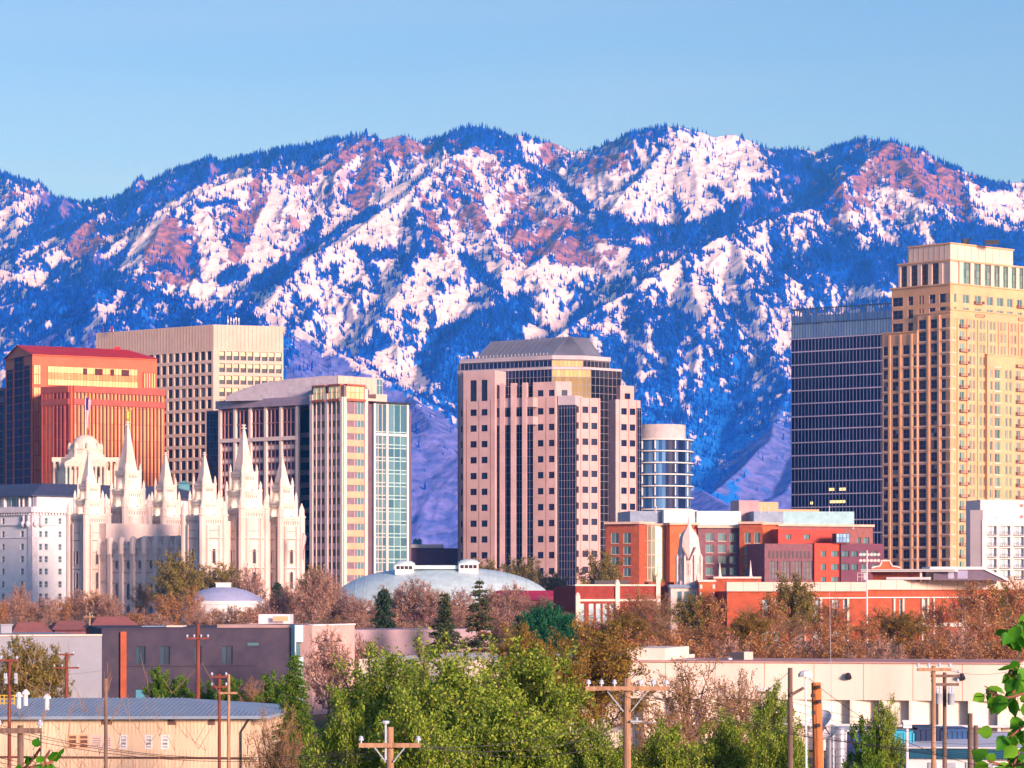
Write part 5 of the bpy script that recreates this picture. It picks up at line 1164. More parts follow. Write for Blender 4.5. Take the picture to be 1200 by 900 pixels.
for nm, mt_, xa, xb, ya, yb, Y, dp in (('penthouse', mat('slate_blue_panel', (.24, .32, .46), .6), 738.5, 778.5, 612, 598, 958, 20), ('penthouse', mat('pale_lilac_panel', (.74, .72, .78), .6), 778, 817, 612, 597, 957, 20),
        ('penthouse', mat('pale_cyan_panel', (.50, .72, .74), .6), 816.5, 868.5, 612, 598, 958, 20), ('penthouse', mat('dusty_pink_panel', (.48, .30, .34), .7), 866, 889.5, 613, 585, 962, 8), ('penthouse', M_tan, 888, 912, 612, 586.5, 966, 8),
        ('penthouse', M_tan, 902, 960, 613, 594.5, 974, 8), ('penthouse', MATS['slate_blue_panel'], 883.5, 918, 612, 598.5, 956, 6), ('penthouse', mat('cyan_panel', (.34, .58, .68), .6), 917.5, 1001, 616, 598.5, 959, 14)):
    b.block(xa, Y, xb, Y+2, dp, zz(yb), zb=zz(ya+3), m=mt_, name=nm)
for xa, xb, Ya, Yb in ((980, 995.5, 936, 937),):
    w = Wall(xa, Ya, xb, Yb); mb = MB(); w.box(mb, 0, w.L, zz(637), zz(626), -4, 0); b.part(mb, 'glass_box', M_dark)
    b.curtain(w, 0, w.L, zz(636.5), zz(626.3), 4, [zz(631)], G_blue, M_dark, o=.1)
mb = MB()
for px in (892, 972, 901, 769): p = at(px, 598, 950); mb.tube((p.x, p.y, p.z-1), (p.x, p.y, p.z+1.4), .1)
b.part(mb, 'roof_mast', M_white)
# ================================================================== white balcony block at the right edge
b = Bld('apartment_block', 1150, 1000, 'white apartment block with rows of balconies at the right edge below the golden tower')
M_wp = mat('white_pink_render', (.80, .68, .68), .85, .05, .15)
b.block(1137, 1003, 1152, 1000, 20, Z(597.5, 1000), m=M_wp); b.block(1149, 1006, 1240, 1012, 14, Z(585, 1000), m=M_wp)
rb = [(Z(a+10, 1000), Z(a, 1000)) for a in (616, 629, 642, 655, 668, 681)]
b.block(1151, 1000, 1240, 1008, 6, Z(609, 1000), cols=[(1157, 1168), (1171.5, 1184), (1188, 1200), (1204, 1216), (1220, 1232)], rows=rb, style=style('wb', glass('balcony_glass', (.06, .14, .26), (.62, .68, .76), .1, .2), M_white, (3, 1)), m=M_wp, rv=1.2)
b.flush(); w = Wall(1151, 1000, 1240, 1008)
for za, _ in rb:
    for xa, xb in ((1157, 1168), (1171.5, 1184), (1188, 1200)):
        mb = MB(); w.box(mb, w.u(xa), w.u(xb), za-.3, za-.1, 0, .7)
        for k in range(6): u = w.u(xa)+(w.u(xb)-w.u(xa)-.08)*k/5; w.box(mb, u, u+.08, za-.1, za+.9, .6, .68)
        w.box(mb, w.u(xa), w.u(xb), za+.85, za+.95, .55, .7); b.part(mb, 'balcony', mat('blue_rail', (.12, .22, .34)))
mb = MB(); w = Wall(1149, 1006, 1240, 1012)
for xa, ya in ((1163, 604.5), (1195, 590), (1195, 603)): w.box(mb, w.u(xa), w.u(xa+4), Z(ya+3.5, 1000), Z(ya, 1000), 0, .1)
b.part(mb, 'vent', mat('dusty_pink', (.45, .22, .22)))
# ================================================================== church with stone spire
b = Bld('church', 808, 650, 'red brick church with a white carved stone spire and small white finials')
Yk = 650; s_ = Yk/F; M_stn = mat('white_carved_stone', (.80, .66, .62), .85, .10, 1.2); c = (X(807.5, Yk), Yk)
mb = MB(); f = lambda r, y: (r*s_*1.12, Z(y, Yk))
mb.lathe(c, [f(14.5, 690), f(14.2, 681), f(12.8, 680), f(12.6, 662), f(12.2, 652)], 8); tw = b.part(mb, 'tower', M_stn)
mb = MB(); mb.lathe(c, [f(13.0, 655), f(12.6, 652.5), f(11, 640), f(9.8, 630), f(7.2, 624), f(3.2, 619), f(1.3, 613), f(.5, 606), f(.12, 594)], 8); sp = b.part(mb, 'spire', M_stn, tw)
mb = MB()
for k in range(8):
    a = math.pi/8*2*k+math.pi/8; ro, = (13.6*s_*1.12,)
    mb.lathe((c[0]+ro*math.cos(a), c[1]+ro*math.sin(a)), [(.28, Z(685, Yk)), (.28, Z(655, Yk)), (.34, Z(654, Yk)), (.05, Z(649.5, Yk))], 6)
b.part(mb, 'buttress', M_stn, tw)
for k in range(5):
    a = math.radians(-90+(k-2)*45); d = Vector((math.cos(a), math.sin(a), 0)); t = Vector((-d.y, d.x, 0)); wq = Wall.__new__(Wall); wq.d = t; wq.n = d; wq.L = 2
    ap = 12.3*s_*1.12*math.cos(math.pi/8); wq.p0 = Vector((*c, 0))+d*ap-t; mb = MB(); niche(mb, wq, 1, Z(667, Yk), .38, 2.4, .02); b.part(mb, 'window', [M_stn, M_dark], tw)
for sg in (-1, 1):   # sloping dark bands of the gable on the spire
    mb = MB(); mb.add([at(807.5+sg*1.2, 656.5, Yk-3.05), at(807.5+sg*1.2, 653.6, Yk-3.0), at(807.5+sg*7.4, 640.5, Yk-2.75), at(807.5+sg*8.6, 641.5, Yk-2.75), at(807.5+sg*1.2, 656.5, Yk-2), at(807.5+sg*1.2, 653.6, Yk-2), at(807.5+sg*7.4, 640.5, Yk-2), at(807.5+sg*8.6, 641.5, Yk-2)], [(0,1,2,3), (0,3,7,4), (1,5,6,2)]); b.part(mb, 'gable_band', mat('rose_brown', (.30, .17, .19)), sp)
b.block(786, 641, 818, 641, 20, Z(686, 641), m=M_stn, name='porch'); w = Wall(786, 641, 818, 641); mb = MB()
w.box(mb, -.3, w.L+.3, Z(689, 641), Z(685, 641), -20, .5); b.part(mb, 'porch_cornice', MATS['slate_blue_panel'])
for xa in (794, 802, 810): 
    mb = MB(); w.box(mb, w.u(xa), w.u(xa+5), Z(709, 641), Z(693, 641), .0, .06); b.part(mb, 'porch_window', G_mid)
b.block(819, 638, 838, 638, 22, Z(680, 638), m=M_brickO, label='orange red brick corner pier'); b.block(836, 646, 892, 646, 20, Z(677, 640), m=M_brick)
w = Wall(819, 638, 838, 638); mb = MB()
for k, xa in enumerate((820, 835)):
    for j in range(5): w.box(mb, w.u(xa), w.u(xa+3-(j % 2)), Z(690+j*9, 638), Z(685+j*9, 638), 0, .15)
w.box(mb, -.2, w.L+.2, Z(682, 638), Z(679.5, 638), -3, .4); w2_ = Wall(836, 646, 892, 646); w2_.box(mb, 0, w2_.L, Z(678, 646), Z(675.8, 646), -1, .5)
b.part(mb, 'quoin', M_stn)
for xa, yb in ((770.8, 660), (843.5, 659.5), (879.5, 656.5), (818, 668)):
    mb = MB(); p = at(xa, 680, 648); zt_ = Z(yb, 648); mb.lathe((p.x, p.y), [(.5, p.z-2), (.5, p.z+.6), (.62, p.z+.7), (.34, p.z+1.1), (.04, zt_)], 6); b.part(mb, 'finial', M_stn)
b.block(760, 652, 790, 652, 20, Z(682, 652), m=M_brick)
# ================================================================== school with pale parapets
b = Bld('school_building', 940, 620, 'long low red brick school with pale stone parapet bands, pilasters and tall windows')
Yo = 620; zo = lambda y: Z(y, Yo); M_par = mat('pale_parapet', (.78, .60, .52), .8, .06, .2)
M_dbr = mat('dark_red_brick', (.30, .05, .04), .9, .15, .8); M_rbr = mat('bright_red_brick', (.46, .10, .05), .9, .15, .8)
stS = style('sc', glass('school_glass', (.16, .34, .44), (.42, .60, .70), .1, .1), M_par, (1, 4))
w1 = b.block(674.5, 612, 771, 618, 14, zo(686.5), cols=[(678.5, 685.2), (690, 696.4), (698.5, 704.5), (706.5, 712), (714, 719.5)], rows=[(zo(732), zo(707))], style=stS, m=M_dbr)
mb = MB(); w1.box(mb, -.2, w1.L+.2, zo(686.8), zo(684.8), -1, .35); w1.box(mb, 0, w1.L, zo(704.5), zo(702), 0, .3); w1.box(mb, w1.u(676), w1.u(721), zo(734.5), zo(732.5), 0, .3)
for xa, yt in ((674, 698), (720.5, 683), (768, 676)): w1.box(mb, w1.u(xa), w1.u(xa+5), zo(736 if xa > 770 else (735 if xa < 680 else 714)), zo(yt), 0, .5); p = w1.pt(w1.u(xa+2.5), 0, .1); mb.lathe((p.x, p.y), [(.5, zo(yt)), (.4, zo(yt-2.5)), (.08, zo(yt-4))], 8)
b.part(mb, 'stone_trim', M_par)
w2 = b.block(852, 628, 1014, 632, 30, zo(693), cols=[(893, 901), (905, 914), (934, 941), (952, 962), (975, 983), (988, 995)], rows=[(zo(724), zo(703)), (zo(770), zo(740))], style=stS, m=M_rbr)
w3 = b.block(1013, 632, 1230, 655, 30, zo(691), cols=[(1054, 1058), (1081, 1085.5), (1128, 1133), (1150, 1156), (1178, 1184)], rows=[(zo(728), zo(703)), (zo(770), zo(738))], style=stS, m=M_rbr)
mb = MB(); w2.box(mb, -.2, w2.L+.1, zo(693), zo(682), -.6, .7); w3.box(mb, -.1, w3.L, zo(691), zo(679.5), -.6, .7)
b.part(mb, 'parapet', M_par)
mb = MB(); w2.box(mb, w2.u(930), w2.L, zo(701.5), zo(700.3), 0, .5); w3.box(mb, 0, w3.L, zo(701), zo(699.8), 0, .5)
w3.box(mb, w3.u(1054), w3.u(1200), zo(736), zo(731), 0, .25)
b.part(mb, 'string_course', M_white)
for w_, xs in ((w2, (904, 943, 962, 993.5)), (w3, (1047, 1057.5, 1080, 1086.5, 1093.5, 1127, 1150, 1174, 1183))):
    for x_ in xs: mb = MB(); w_.box(mb, w_.u(x_)-.22, w_.u(x_)+.22, b.g, zo(701.5), 0, .45); b.part(mb, 'pilaster', M_par)
mb = MB()
for k in range(8): w2.box(mb, w2.u(870+k*18), w2.u(870+k*18)+.05, zo(692.5), zo(682.5), .7, .74)
for k in range(11): w3.box(mb, w3.u(1030+k*18), w3.u(1030+k*18)+.05, zo(690.5), zo(680), .7, .74)
b.part(mb, 'parapet_joint', M_brickP)
b.flush()
# rooftop pieces of the school
w = Wall(1010, 640, 1120, 632); mb = MB(); w.box(mb, 0, w.L, zo(669.5), zo(666.8), -6, .6)
w.box(mb, 0, w.L, zo(667.4), zo(666.4), -6.2, .9); b.part(mb, 'canopy', M_white)
for x_ in (1012, 1078): mb = MB(); w.box(mb, w.u(x_), w.u(x_)+.35, zo(681), zo(669), -.5, 0); b.part(mb, 'canopy_post', M_white)
mb = MB(); w.box(mb, w.u(1020), w.u(1078), zo(681), zo(669.5), -5, -2); b.part(mb, 'penthouse', M_rbr)
mb = MB(); w.box(mb, w.u(1040), w.u(1090), zo(679), zo(676), -1.5, 1); b.part(mb, 'roof_equipment', M_white)
mb = MB(); Yg = 634; P_ = [(1094, 680), (1094, 666.6), (1153, 666.6), (1180, 680)]
fr_ = [at(x, y, Yg) for x, y in P_]; bk = [v+Vector((0, 12, 0)) for v in fr_]; mb.add(fr_+bk, [(0,3,2,1), (1,2,6,5), (2,3,7,6), (0,1,5,4)]); b.part(mb, 'skylight_house', mat('plum_glazing', (.16, .12, .18), .4))
mb = MB()
for (xa, ya), (xb, yb) in zip([(1090, 666), (1153, 666)], [(1153, 666), (1184, 681)]): mb.obox(at(xa, ya+1.4, Yg-.4), at(xb, yb+1.4, Yg-.4)-at(xa, ya+1.4, Yg-.4), (0, 13, 0), (0, 0, .6))
b.part(mb, 'skylight_roof', M_white)
mb = MB(); 
for xa, xb, mm in ((1111, 1118, 0), (1122, 1134, 0)): p = at(xa, 678, Yg-.05); q_ = at(xb, 668.5, Yg-.05); mb.quad((p.x, p.y, p.z), (q_.x, p.y, p.z), (q_.x, p.y, q_.z), (p.x, p.y, q_.z))
b.part(mb, 'skylight_pane', glass('violet_pane', (.30, .28, .50), (.5, .5, .7), .1, .3))
mb = MB(); pts = [(1021.5, 673), (1021.5, 666), (1026, 664.5), (1031, 664), (1033, 660), (1033, 657.5), (1043, 657.5), (1043, 660), (1046, 664), (1051, 664.5), (1055.5, 666), (1055.5, 673)]
fr_ = [at(x, y, 646) for x, y in pts]; n = len(fr_); bk = [v+Vector((0, 1.2, 0)) for v in fr_]
mb.add(fr_+bk, [tuple(range(n))[::-1]]+[(i, (i+1) % n, n+(i+1) % n, n+i) for i in range(n)]); gb = b.part(mb, 'gable', M_brickO)
mb = MB()
for i in range(1, n-2): mb.tube(fr_[i]+Vector((0, -.1, .1)), fr_[i+1]+Vector((0, -.1, .1)), .22, n=4)
b.part(mb, 'gable_coping', M_stn, gb)
mb = MB(); w = Wall(697, 630, 737, 632); w.box(mb, 0, w.L, zo(684), zo(680), -3, 0); b.part(mb, 'roof_equipment', M_dark)
# floodlight mast
fl_ = empty('floodlight_mast', (X(1016, 612), 612, GZ(612)), 'sports field floodlight mast with two rows of white lamps', 'floodlight')
mb = MB(); mb.tube((X(1016, 612), 612, GZ(612)), at(1016, 645, 612), .2, .12, 8); mb.build('pole', M_white, fl_)
for k, y in enumerate((650, 657)):
    mb = MB(); mb.tube(at(1006, y, 612), at(1031.5, y, 612), .07, n=4); cb = mb.build('cross_arm', M_white, fl_)
    for i in range(6):
        p = at(1008.5+4.2*i, y-.8, 611.8); mb = MB(); mb.tube(p, p+Vector((0, -.25, -.12)), .2, .36, 8); mb.build('lamp', M_white, fl_)
mb = MB()
for x_ in (1005, 1010, 1015): mb.tube(at(x_, 681, 611), at(x_, 671.5, 611), .05, n=4)
for y in (671.5, 676): mb.tube(at(1005, y, 611), at(1016, y, 611), .05, n=4)
tag(mb.build('roof_railing', M_white), 'white railing on the school roof edge beside the floodlight mast', 'railing')
# ================================================================== red roofed hall
b = Bld('house', 625, 700, 'low hall with bright crimson metal roof and pinkish brick wall behind the round bushes')
w = Wall(576, 700, 678, 704); b.block(576, 700, 678, 704, 16, Z(703, 700), m=mat('rosy_brick', (.50, .20, .18), .9, .12, .8))
mb = MB(); a0, a1, r0, r1 = w.pt(-.6, Z(703.5, 700), .8), w.pt(w.L+.6, Z(703.5, 700), .8), w.pt(w.u(590), Z(692, 706), -8), w.pt(w.L+.2, Z(692, 706), -8)
b0, b1 = w.pt(-.6, Z(703.5, 700), -16.8), w.pt(w.L+.6, Z(703.5, 700), -16.8)
mb.add([a0, a1, r1, r0, b0, b1], [(0,1,2,3), (5,4,3,2), (0,3,4), (1,5,2)]); b.part(mb, 'roof', mat('crimson_roof', (.55, .015, .05), .4, .1, .3))
# ================================================================== near rooftops
def gable_house(px0, px1, Y, y_eave, y_ridge, dp, label, wallm, roofm, hip=.18):
    b = Bld('house', (px0+px1)/2, Y, label); ze, zr_ = Z(y_eave, Y), Z(y_ridge, Y)
    w = b.block(px0, Y, px1, Y+2, dp, ze, m=wallm); L = w.L; mb = MB(); o = .6
    P = [w.pt(-o, ze, o), w.pt(L+o, ze, o), w.pt(L+o, ze, -dp-o), w.pt(-o, ze, -dp-o), w.pt(L*hip, zr_, -dp/2), w.pt(L*(1-hip), zr_, -dp/2)]
    mb.add(P, [(0,1,5,4), (1,2,5), (2,3,4,5), (3,0,4)]); mb.add([p-Vector((0,0,.2)) for p in P[:4]], [(3,2,1,0)]); b.part(mb, 'roof', roofm); return b
M_brroof = mat('brown_shingle', (.30, .12, .11), .9, .12, .6)
gable_house(16, 62, 520, 745, 729, 9, 'low house with brown hipped shingle roof at the left edge behind the grey wall', M_brickP, M_brroof)
gable_house(64, 108, 530, 738, 727.5, 9, 'low house with brown shingle roof between a small bush and a street pole', M_brickP, M_brroof)
gable_house(108, 162, 500, 736, 723, 10, 'low house with pale edged reddish roof under the church trees', M_brick, mat('red_shingle', (.36, .13, .12), .9, .1, .6))
b = Bld('commercial_building', 65, 335, 'windowless pale grey rendered building with coped top left of the dark brick one')
M_grey = mat('grey_render', (.34, .36, .42), .9, .14, .12, col2=(.25, .27, .33))
w = b.block(-30, 306, 119.3, 311, 25, Z(744.5, 311), m=M_grey); mb = MB(); w.box(mb, -.2, w.L, Z(745, 311), Z(743.2, 311), -.6, .2); b.part(mb, 'coping', M_par)
w = Wall(1, 325, 14, 326); mb = MB(); w.box(mb, 0, w.L, Z(750, 325), Z(732, 325), -2, 0); w.box(mb, -.1, w.L+.1, Z(733, 325), Z(731.5, 325), -2.1, .1); b.part(mb, 'chimney', M_grey)
b = Bld('commercial_building', 232, 320, 'dark violet brick two storey building with tall narrow windows and white roof boxes')
M_vb = mat('violet_brick', (.075, .062, .09), .9, .2, .5, col2=(.04, .037, .07))
stV = style('vb', glass('violet_pane2', (.02, .03, .06), (.06, .12, .18), .1), M_dark, (2, 1), fr=.07)
Yb = 316; zv = lambda y: Z(y, Yb)
w = b.block(119, 314, 345.5, 318, 30, zv(736.5), cols=[(158.5, 170.5), (187, 199), (227, 236), (259.5, 272.5)], rows=[(zv(778.5), zv(757))], style=stV, m=M_vb, rv=.25); b.flush()
mb = MB()
for xa, xb, ya, yb in ((290, 303, 756.8, 753.5), ): w.box(mb, w.u(xa), w.u(xb), zv(ya), zv(yb), 0, .06)
b.part(mb, 'vent', G_mid)
mb = MB(); w.box(mb, w.u(159), w.u(170), b.g, zv(808), 0, .08); b.part(mb, 'door', mat('blue_door', (.06, .28, .42), .5))
mb = MB(); w.box(mb, w.u(141), w.u(148), b.g, zv(740), 0, .35); b.part(mb, 'pilaster', M_brick)
mb = MB(); w.box(mb, 0, w.L, zv(737), zv(735.8), -.5, .12); w.box(mb, w.u(150), w.u(300), zv(780.5), zv(779.3), 0, .15); b.part(mb, 'coping', M_vb)
for nm, xa, xb, ya, yb, Y, dp, mm in (('penthouse', 303, 340, 737, 720, 330, 5, M_white), ('roof_box', 291, 303, 737, 731, 326, 3, M_par), ('roof_box', 166, 196, 738, 733.5, 330, 4, mat('slate_blue_panel', ())if False else MATS['slate_blue_panel']), ('roof_box', 195, 214, 738, 733, 328, 4, M_par), ('roof_box', 278, 291, 738, 733.5, 325, 3, MATS['slate_blue_panel'])):
    b.block(xa, Y, xb, Y, dp, Z(yb, Y), zb=Z(ya+2, Y), m=mm, name=nm)
wq = Wall(320, 329.5, 338, 329.5); mb = MB(); wq.box(mb, 0, wq.L, Z(728, 330), Z(722, 330), .3, .35); b.part(mb, 'roof_opening', M_tan)
b = Bld('commercial_building', 375, 319, 'small building with pale cyan corner entrance and blank pink rendered wall')
w = b.block(345.5, 317, 366, 318, 10, Z(732.5, 317), cols=[(347, 363.5)], rows=[(Z(770, 317), Z(752.5, 317))], style=style('ce', G_mid, M_dark, (2, 1)), m=mat('cyan_render', (.42, .66, .72), .7, .06)); b.flush()
mb = MB(); w.box(mb, w.u(361.5), w.L, b.g, Z(733, 317), 0, .2); b.part(mb, 'corner_post', mat('blue_steel', (.20, .38, .55)))
w = b.block(366, 317, 415.5, 326, 12, Z(732.5, 317), m=mat('pink_render', (.68, .44, .40), .9, .1, .4)); mb = MB(); w.box(mb, 0, w.L, Z(733.5, 317), Z(731.8, 317), -.4, .15); b.part(mb, 'coping', M_white)
b = Bld('commercial_building', 455, 350, 'low mauve grey blank wall building behind the bare pink trees')
w = b.block(415, 345, 575, 352, 12, Z(738, 345), m=mat('mauve_render', (.40, .30, .34), .9, .12, .3))
# long tan warehouse
b = Bld('warehouse', 960, 262, 'long pale peach windowless warehouse with recessed bays behind the utility poles')
M_ware = mat('peach_render', (.88, .75, .64), .85, .09, .25, stretch=(1, 1, .2)); Yw = 262; zw = lambda y: Z(y, Yw)
w = b.block(420.5, 275, 735, 268, 30, Z(774, 270), m=M_ware, name='wall')
b.block(735, 268, 779, 267, 10, zw(761), m=M_ware); 
w = Wall(735, 266, 1195, 258); L = w.L
def wbox(xa, xb, ya, yb, o0, o1, name, m_, mb=None): 
    mb = MB(); w.box(mb, w.u(xa), w.u(xb), zw(ya), zw(yb), o0, o1); return b.part(mb, name, m_)
wbox(735, 1195, 820, 776.5, -12, 0, 'wall', M_ware); wbox(735, 1195, 880, 820.05, -28, -1.2, 'wall', M_ware)
for k in range(13): xa = 790+k*34.6-34.6*1; wbox(xa-1.6, xa+1.6, 880, 820.02, -1.19, 0, 'pier', M_ware)
for k in range(12):   # splayed returns of the recessed bays
    xa = 755.4+k*34.6+1.6; ua, ub = w.u(xa), w.u(xa+31); mb = MB(); z0, z1 = zw(850), zw(820.1)
    mb.add([w.pt(ua, z0, -.05), w.pt(ub, z0, -1.15), w.pt(ub, z1, -1.15), w.pt(ua, z1, -.05), w.pt(ua, z0, -1.18), w.pt(ua, z1, -1.18)], [(0,1,2,3), (3,2,5), (0,4,1), (0,3,5,4)]); b.part(mb, 'splayed_panel', M_ware)
wbox(735, 1195, 850.5, 848, -1.19, .12, 'ledge', M_white); wbox(735, 1195, 777, 775.3, -12.2, .2, 'coping', mat('coral_coping', (.62, .34, .30)))
for k in range(8): mb = MB(); u = w.u(780+k*58); w.box(mb, u, u+.035, zw(820), zw(777), 0, .03); b.part(mb, 'panel_joint', M_tan)
for x_ in (994, 1127): mb = MB(); p = w.pt(w.u(x_), zw(790), .15); mb.tube(p, p+Vector((0, -.3, -.3)), .25, .32, 8); b.part(mb, 'wall_lamp', M_dark)
for xa, xb, ya, yb, mm, nm in ((858, 872, 776, 765, M_dark, 'roof_equipment'), (872, 882.5, 776, 764, M_par, 'roof_equipment'), (800, 822, 776, 773, M_white, 'roof_skylight'), (880, 905, 776, 773.5, M_white, 'roof_skylight'), (854, 858, 776, 771, M_white, 'roof_vent')):
    b.block(xa, 269, xb, 269, 2.5, Z(yb, 269), zb=Z(ya+8, 269), m=mm, name=nm)
p = at(789, 776, 272); mb = MB(); mb.tube(p-Vector((0,0,2)), p+Vector((0,0,1.2)), .22, n=8); b.part(mb, 'flue', M_white)
for x_ in (860, 895, 930, 880): pass
# ochre warehouse with blue roof
b = Bld('warehouse', 150, 240, 'long ochre ribbed metal shed with pale blue seamed roof in the lower left')
M_och = mat('ochre_siding', (.82, .62, .44), .7, .12, .5, stretch=(1, 1, .2)); M_blr = mat('blue_metal_roof', (.28, .37, .48), .45, .08, .5)
Yh = 236; zh = lambda y: Z(y, Yh); g0 = b.g
stH = style('oh', glass('shed_glass', (.10, .14, .16), (.62, .66, .66), .2), M_white, (1, 4)); stBr = style('ob', glass('brown_blind', (.16, .08, .05), (.22, .12, .08), .5), M_tan, (1, 3)); stSh = style('os', glass('grey_shutter', (.30, .27, .24), (.34, .30, .27), .6), M_par, (1, 6))
w = b.block(-40, 237, 293, 235, 16, zh(839.5), cols=[(79, 90.5), (92, 104), (106, 119), (119.6, 131), (140, 149), (169.5, 178.5), (188.5, 198)], rows=[(zh(877.5), zh(861))], style=stH, skip=(), m=M_och, rv=.12)
for i, v in enumerate(b.win):
    if i < 2: b.win[i] = v[:5]+(stBr,)+v[6:]
    elif i < 4: b.win[i] = v[:5]+(stSh,)+v[6:]
b.flush()
mb = MB()
for k in range(int(w.L/.3)): 
    u = k*.3
    for za, zb in ((g0, zh(878.5)), (zh(860), zh(839.6))): w.box(mb, u, u+.05, za, zb, 0, .035)
b.part(mb, 'siding_rib', M_och)
for xa, xb in ((-8, 4), (119, 131.5), (197, 206.5), (244, 252)): mb = MB(); w.box(mb, w.u(xa), w.u(xb), zh(849), zh(842), .04, .07); b.part(mb, 'vent', mat('brown_louvre', (.16, .09, .08)))
mb = MB(); w.box(mb, 0, w.L, zh(889), zh(886.5), .0, .07); w.box(mb, 0, w.L, zh(840.8), zh(839.2), 0, .25); w.box(mb, w.u(48), w.u(48.8), g0, zh(840), 0, .08); b.part(mb, 'trim', mat('brown_trim', (.14, .07, .05)))
mb = MB()
mb.tube(w.pt(w.u(293), zh(841), .15), w.pt(w.u(283), zh(857), .15), .06); mb.tube(w.pt(w.u(283), zh(857), .15), w.pt(w.u(283), g0, .15), .06); b.part(mb, 'downpipe', M_dark)
mb = MB(); e0, e1 = w.pt(-2, zh(840), .9), w.pt(w.u(318), zh(837.5), .9); r0, r1 = w.pt(-2, zh(823), -8), w.pt(w.u(192), zh(822), -8); f0, f1 = w.pt(-2, zh(838), -17), w.pt(w.u(318), zh(836), -17)
pts = [e0, e1, r1, r0, f0, f1]; mb.add(pts, [(0,1,2,3), (1,5,2), (3,2,5,4)]); mb.add([p-Vector((0,0,.25)) for p in (e0, e1, f1, f0)]+[e0, e1, f1, f0], [(3,2,1,0), (0,1,5,4), (1,2,6,5), (3,0,4,7)])
rf = b.part(mb, 'roof', M_blr); mb = MB()
for k in range(70):
    t = k/70; a = e0.lerp(e1, t); c = r0.lerp(r1, min(1, t*((e1-e0).length/(r1-r0).length))); 
    if t*(e1-e0).length > (r1-r0).length: s_ = (t*(e1-e0).length-(r1-r0).length)/((e1-e0).length-(r1-r0).length); c = r1.lerp(e1, s_)
    mb.tube(a+Vector((0,0,.04)), c+Vector((0,0,.04)), .03, n=4)
b.part(mb, 'roof_seam', M_blr, rf)
for xa, ya in ((22, 826), (30, 823), (55, 828)): mb = MB(); p = at(xa, ya+4, 232); mb.tube(p, p+Vector((0,0,.9)), .18, n=8); mb.lathe((p.x, p.y), [(.32, p.z+.9), (.32, p.z+1.05), (.1, p.z+1.3)], 8); b.part(mb, 'roof_vent', M_white)
mb = MB()
for y in (815, 819, 824): mb.tube(at(0, y, 226), at(17, y, 226), .05, n=4)
for x_ in (0, 5, 11, 17): mb.tube(at(x_, 814, 226), at(x_, 826, 226), .06, n=4)
b.part(mb, 'roof_railing', mat('yellow_paint', (.75, .50, .05), .5))
# ================================================================== yard in the lower right
Yy = 205
b = Bld('flat_building', 1130, Yy, 'low white depot with teal roof fascia in the lower right corner')
w = b.block(1064, Yy, 1240, Yy-2, 20, Z(877, Yy), m=M_white); mb = MB(); w.box(mb, -.3, w.L+.3, Z(888, Yy), Z(876, Yy), -20.3, .35); b.part(mb, 'fascia', mat('deep_teal', (.015, .11, .20), .5, .08))
mb = MB(); w.box(mb, -.4, w.L+.4, Z(876.5, Yy), Z(874.5, Yy), -20.5, .5); b.part(mb, 'roof_edge', M_white)
for k in range(5): mb = MB(); u = w.u(1088+k*22); w.box(mb, u, u+.6, b.g, Z(893, Yy), .0, .08); b.part(mb, 'door', mat('grey_door', (.45, .48, .55)))
def container(name, xa, xb, ya, yb, Y, dp, m_, label, cat, ribs=True):
    yb = HY-(GZ(Y)-CZ)*F/Y; r = empty(name, (X((xa+xb)/2, Y), Y, GZ(Y)), label, cat); w = Wall(xa, Y, xb, Y); mb = MB(); w.box(mb, 0, w.L, Z(yb, Y), Z(ya, Y), -dp, 0)
    if ribs:
        n = int(w.L/.35)
        for k in range(n): w.box(mb, k*w.L/n, k*w.L/n+.1, Z(yb, Y)+.1, Z(ya, Y)-.1, 0, .06)
    mb.build('body', m_, r)
    mb = MB()
    for u in (0, w.L-.12): w.box(mb, u, u+.12, Z(yb, Y), Z(ya, Y), .0, .09)
    w.box(mb, 0, w.L, Z(ya, Y)-.12, Z(ya, Y)+.02, -dp, .09); mb.build('frame', m_, r); return r, w
m_nav = mat('navy_paint', (.01, .03, .10), .5, .1); m_cy = mat('cyan_paint', (.03, .42, .60), .5, .06); m_stl = mat('steel_tank', (.50, .52, .58), .4, .08, .4, metal=.4)
container('storage_shed', 1073, 1104, 853, 876, 212, 5, m_nav, 'dark navy ribbed steel shed behind the tall slim pole', 'shed')
container('storage_shed', 1104, 1140, 855, 876, 215, 5, mat('dark_blue_paint', (.02, .09, .25), .5, .1), 'dark blue ribbed steel shed right of the navy one', 'shed')
container('storage_shed', 990, 1046, 856, 884, 214, 6, M_white, 'white ribbed steel shed behind the small green tree', 'shed')
container('storage_shed', 1000, 1014, 861, 884, 208, 4, mat('royal_blue_paint', (.02, .12, .5), .5), 'royal blue steel shed beside the grey tanks', 'shed')
container('storage_shed', 1140, 1215, 862, 884, 222, 6, M_white, 'low white steel shed at the right behind the teal fascia', 'shed')
container('storage_shed', 1046, 1071.5, 857, 884, 210, 3, m_cy, 'bright cyan steel shed behind the square street lamp', 'shed')
for i, (xa, xb) in enumerate(((968, 978.5), (979, 991))):
    r = empty('storage_tank', (X((xa+xb)/2, 200), 200, Z(885, 200)), ['grey ribbed storage tank on the left of a touching pair', 'grey ribbed storage tank on the right of a touching pair'][i], 'tank', 'grey storage tanks')
    R = (X(xb, 200)-X(xa, 200))/2; c = (X((xa+xb)/2, 200), 200); mb = MB(); mb.lathe(c, [(R, Z(900, 200)), (R, Z(856, 200)), (R*.8, Z(853, 200)), (.1, Z(852, 200))], 20); mb.build('shell', m_stl, r, smooth=True)
    mb = MB()
    for k in range(5): mb.lathe(c, [(R+.03, Z(860+k*8.5, 200)-.05), (R+.06, Z(860+k*8.5, 200)), (R+.03, Z(860+k*8.5, 200)+.05)], 20)
    mb.build('hoop', m_stl, r)
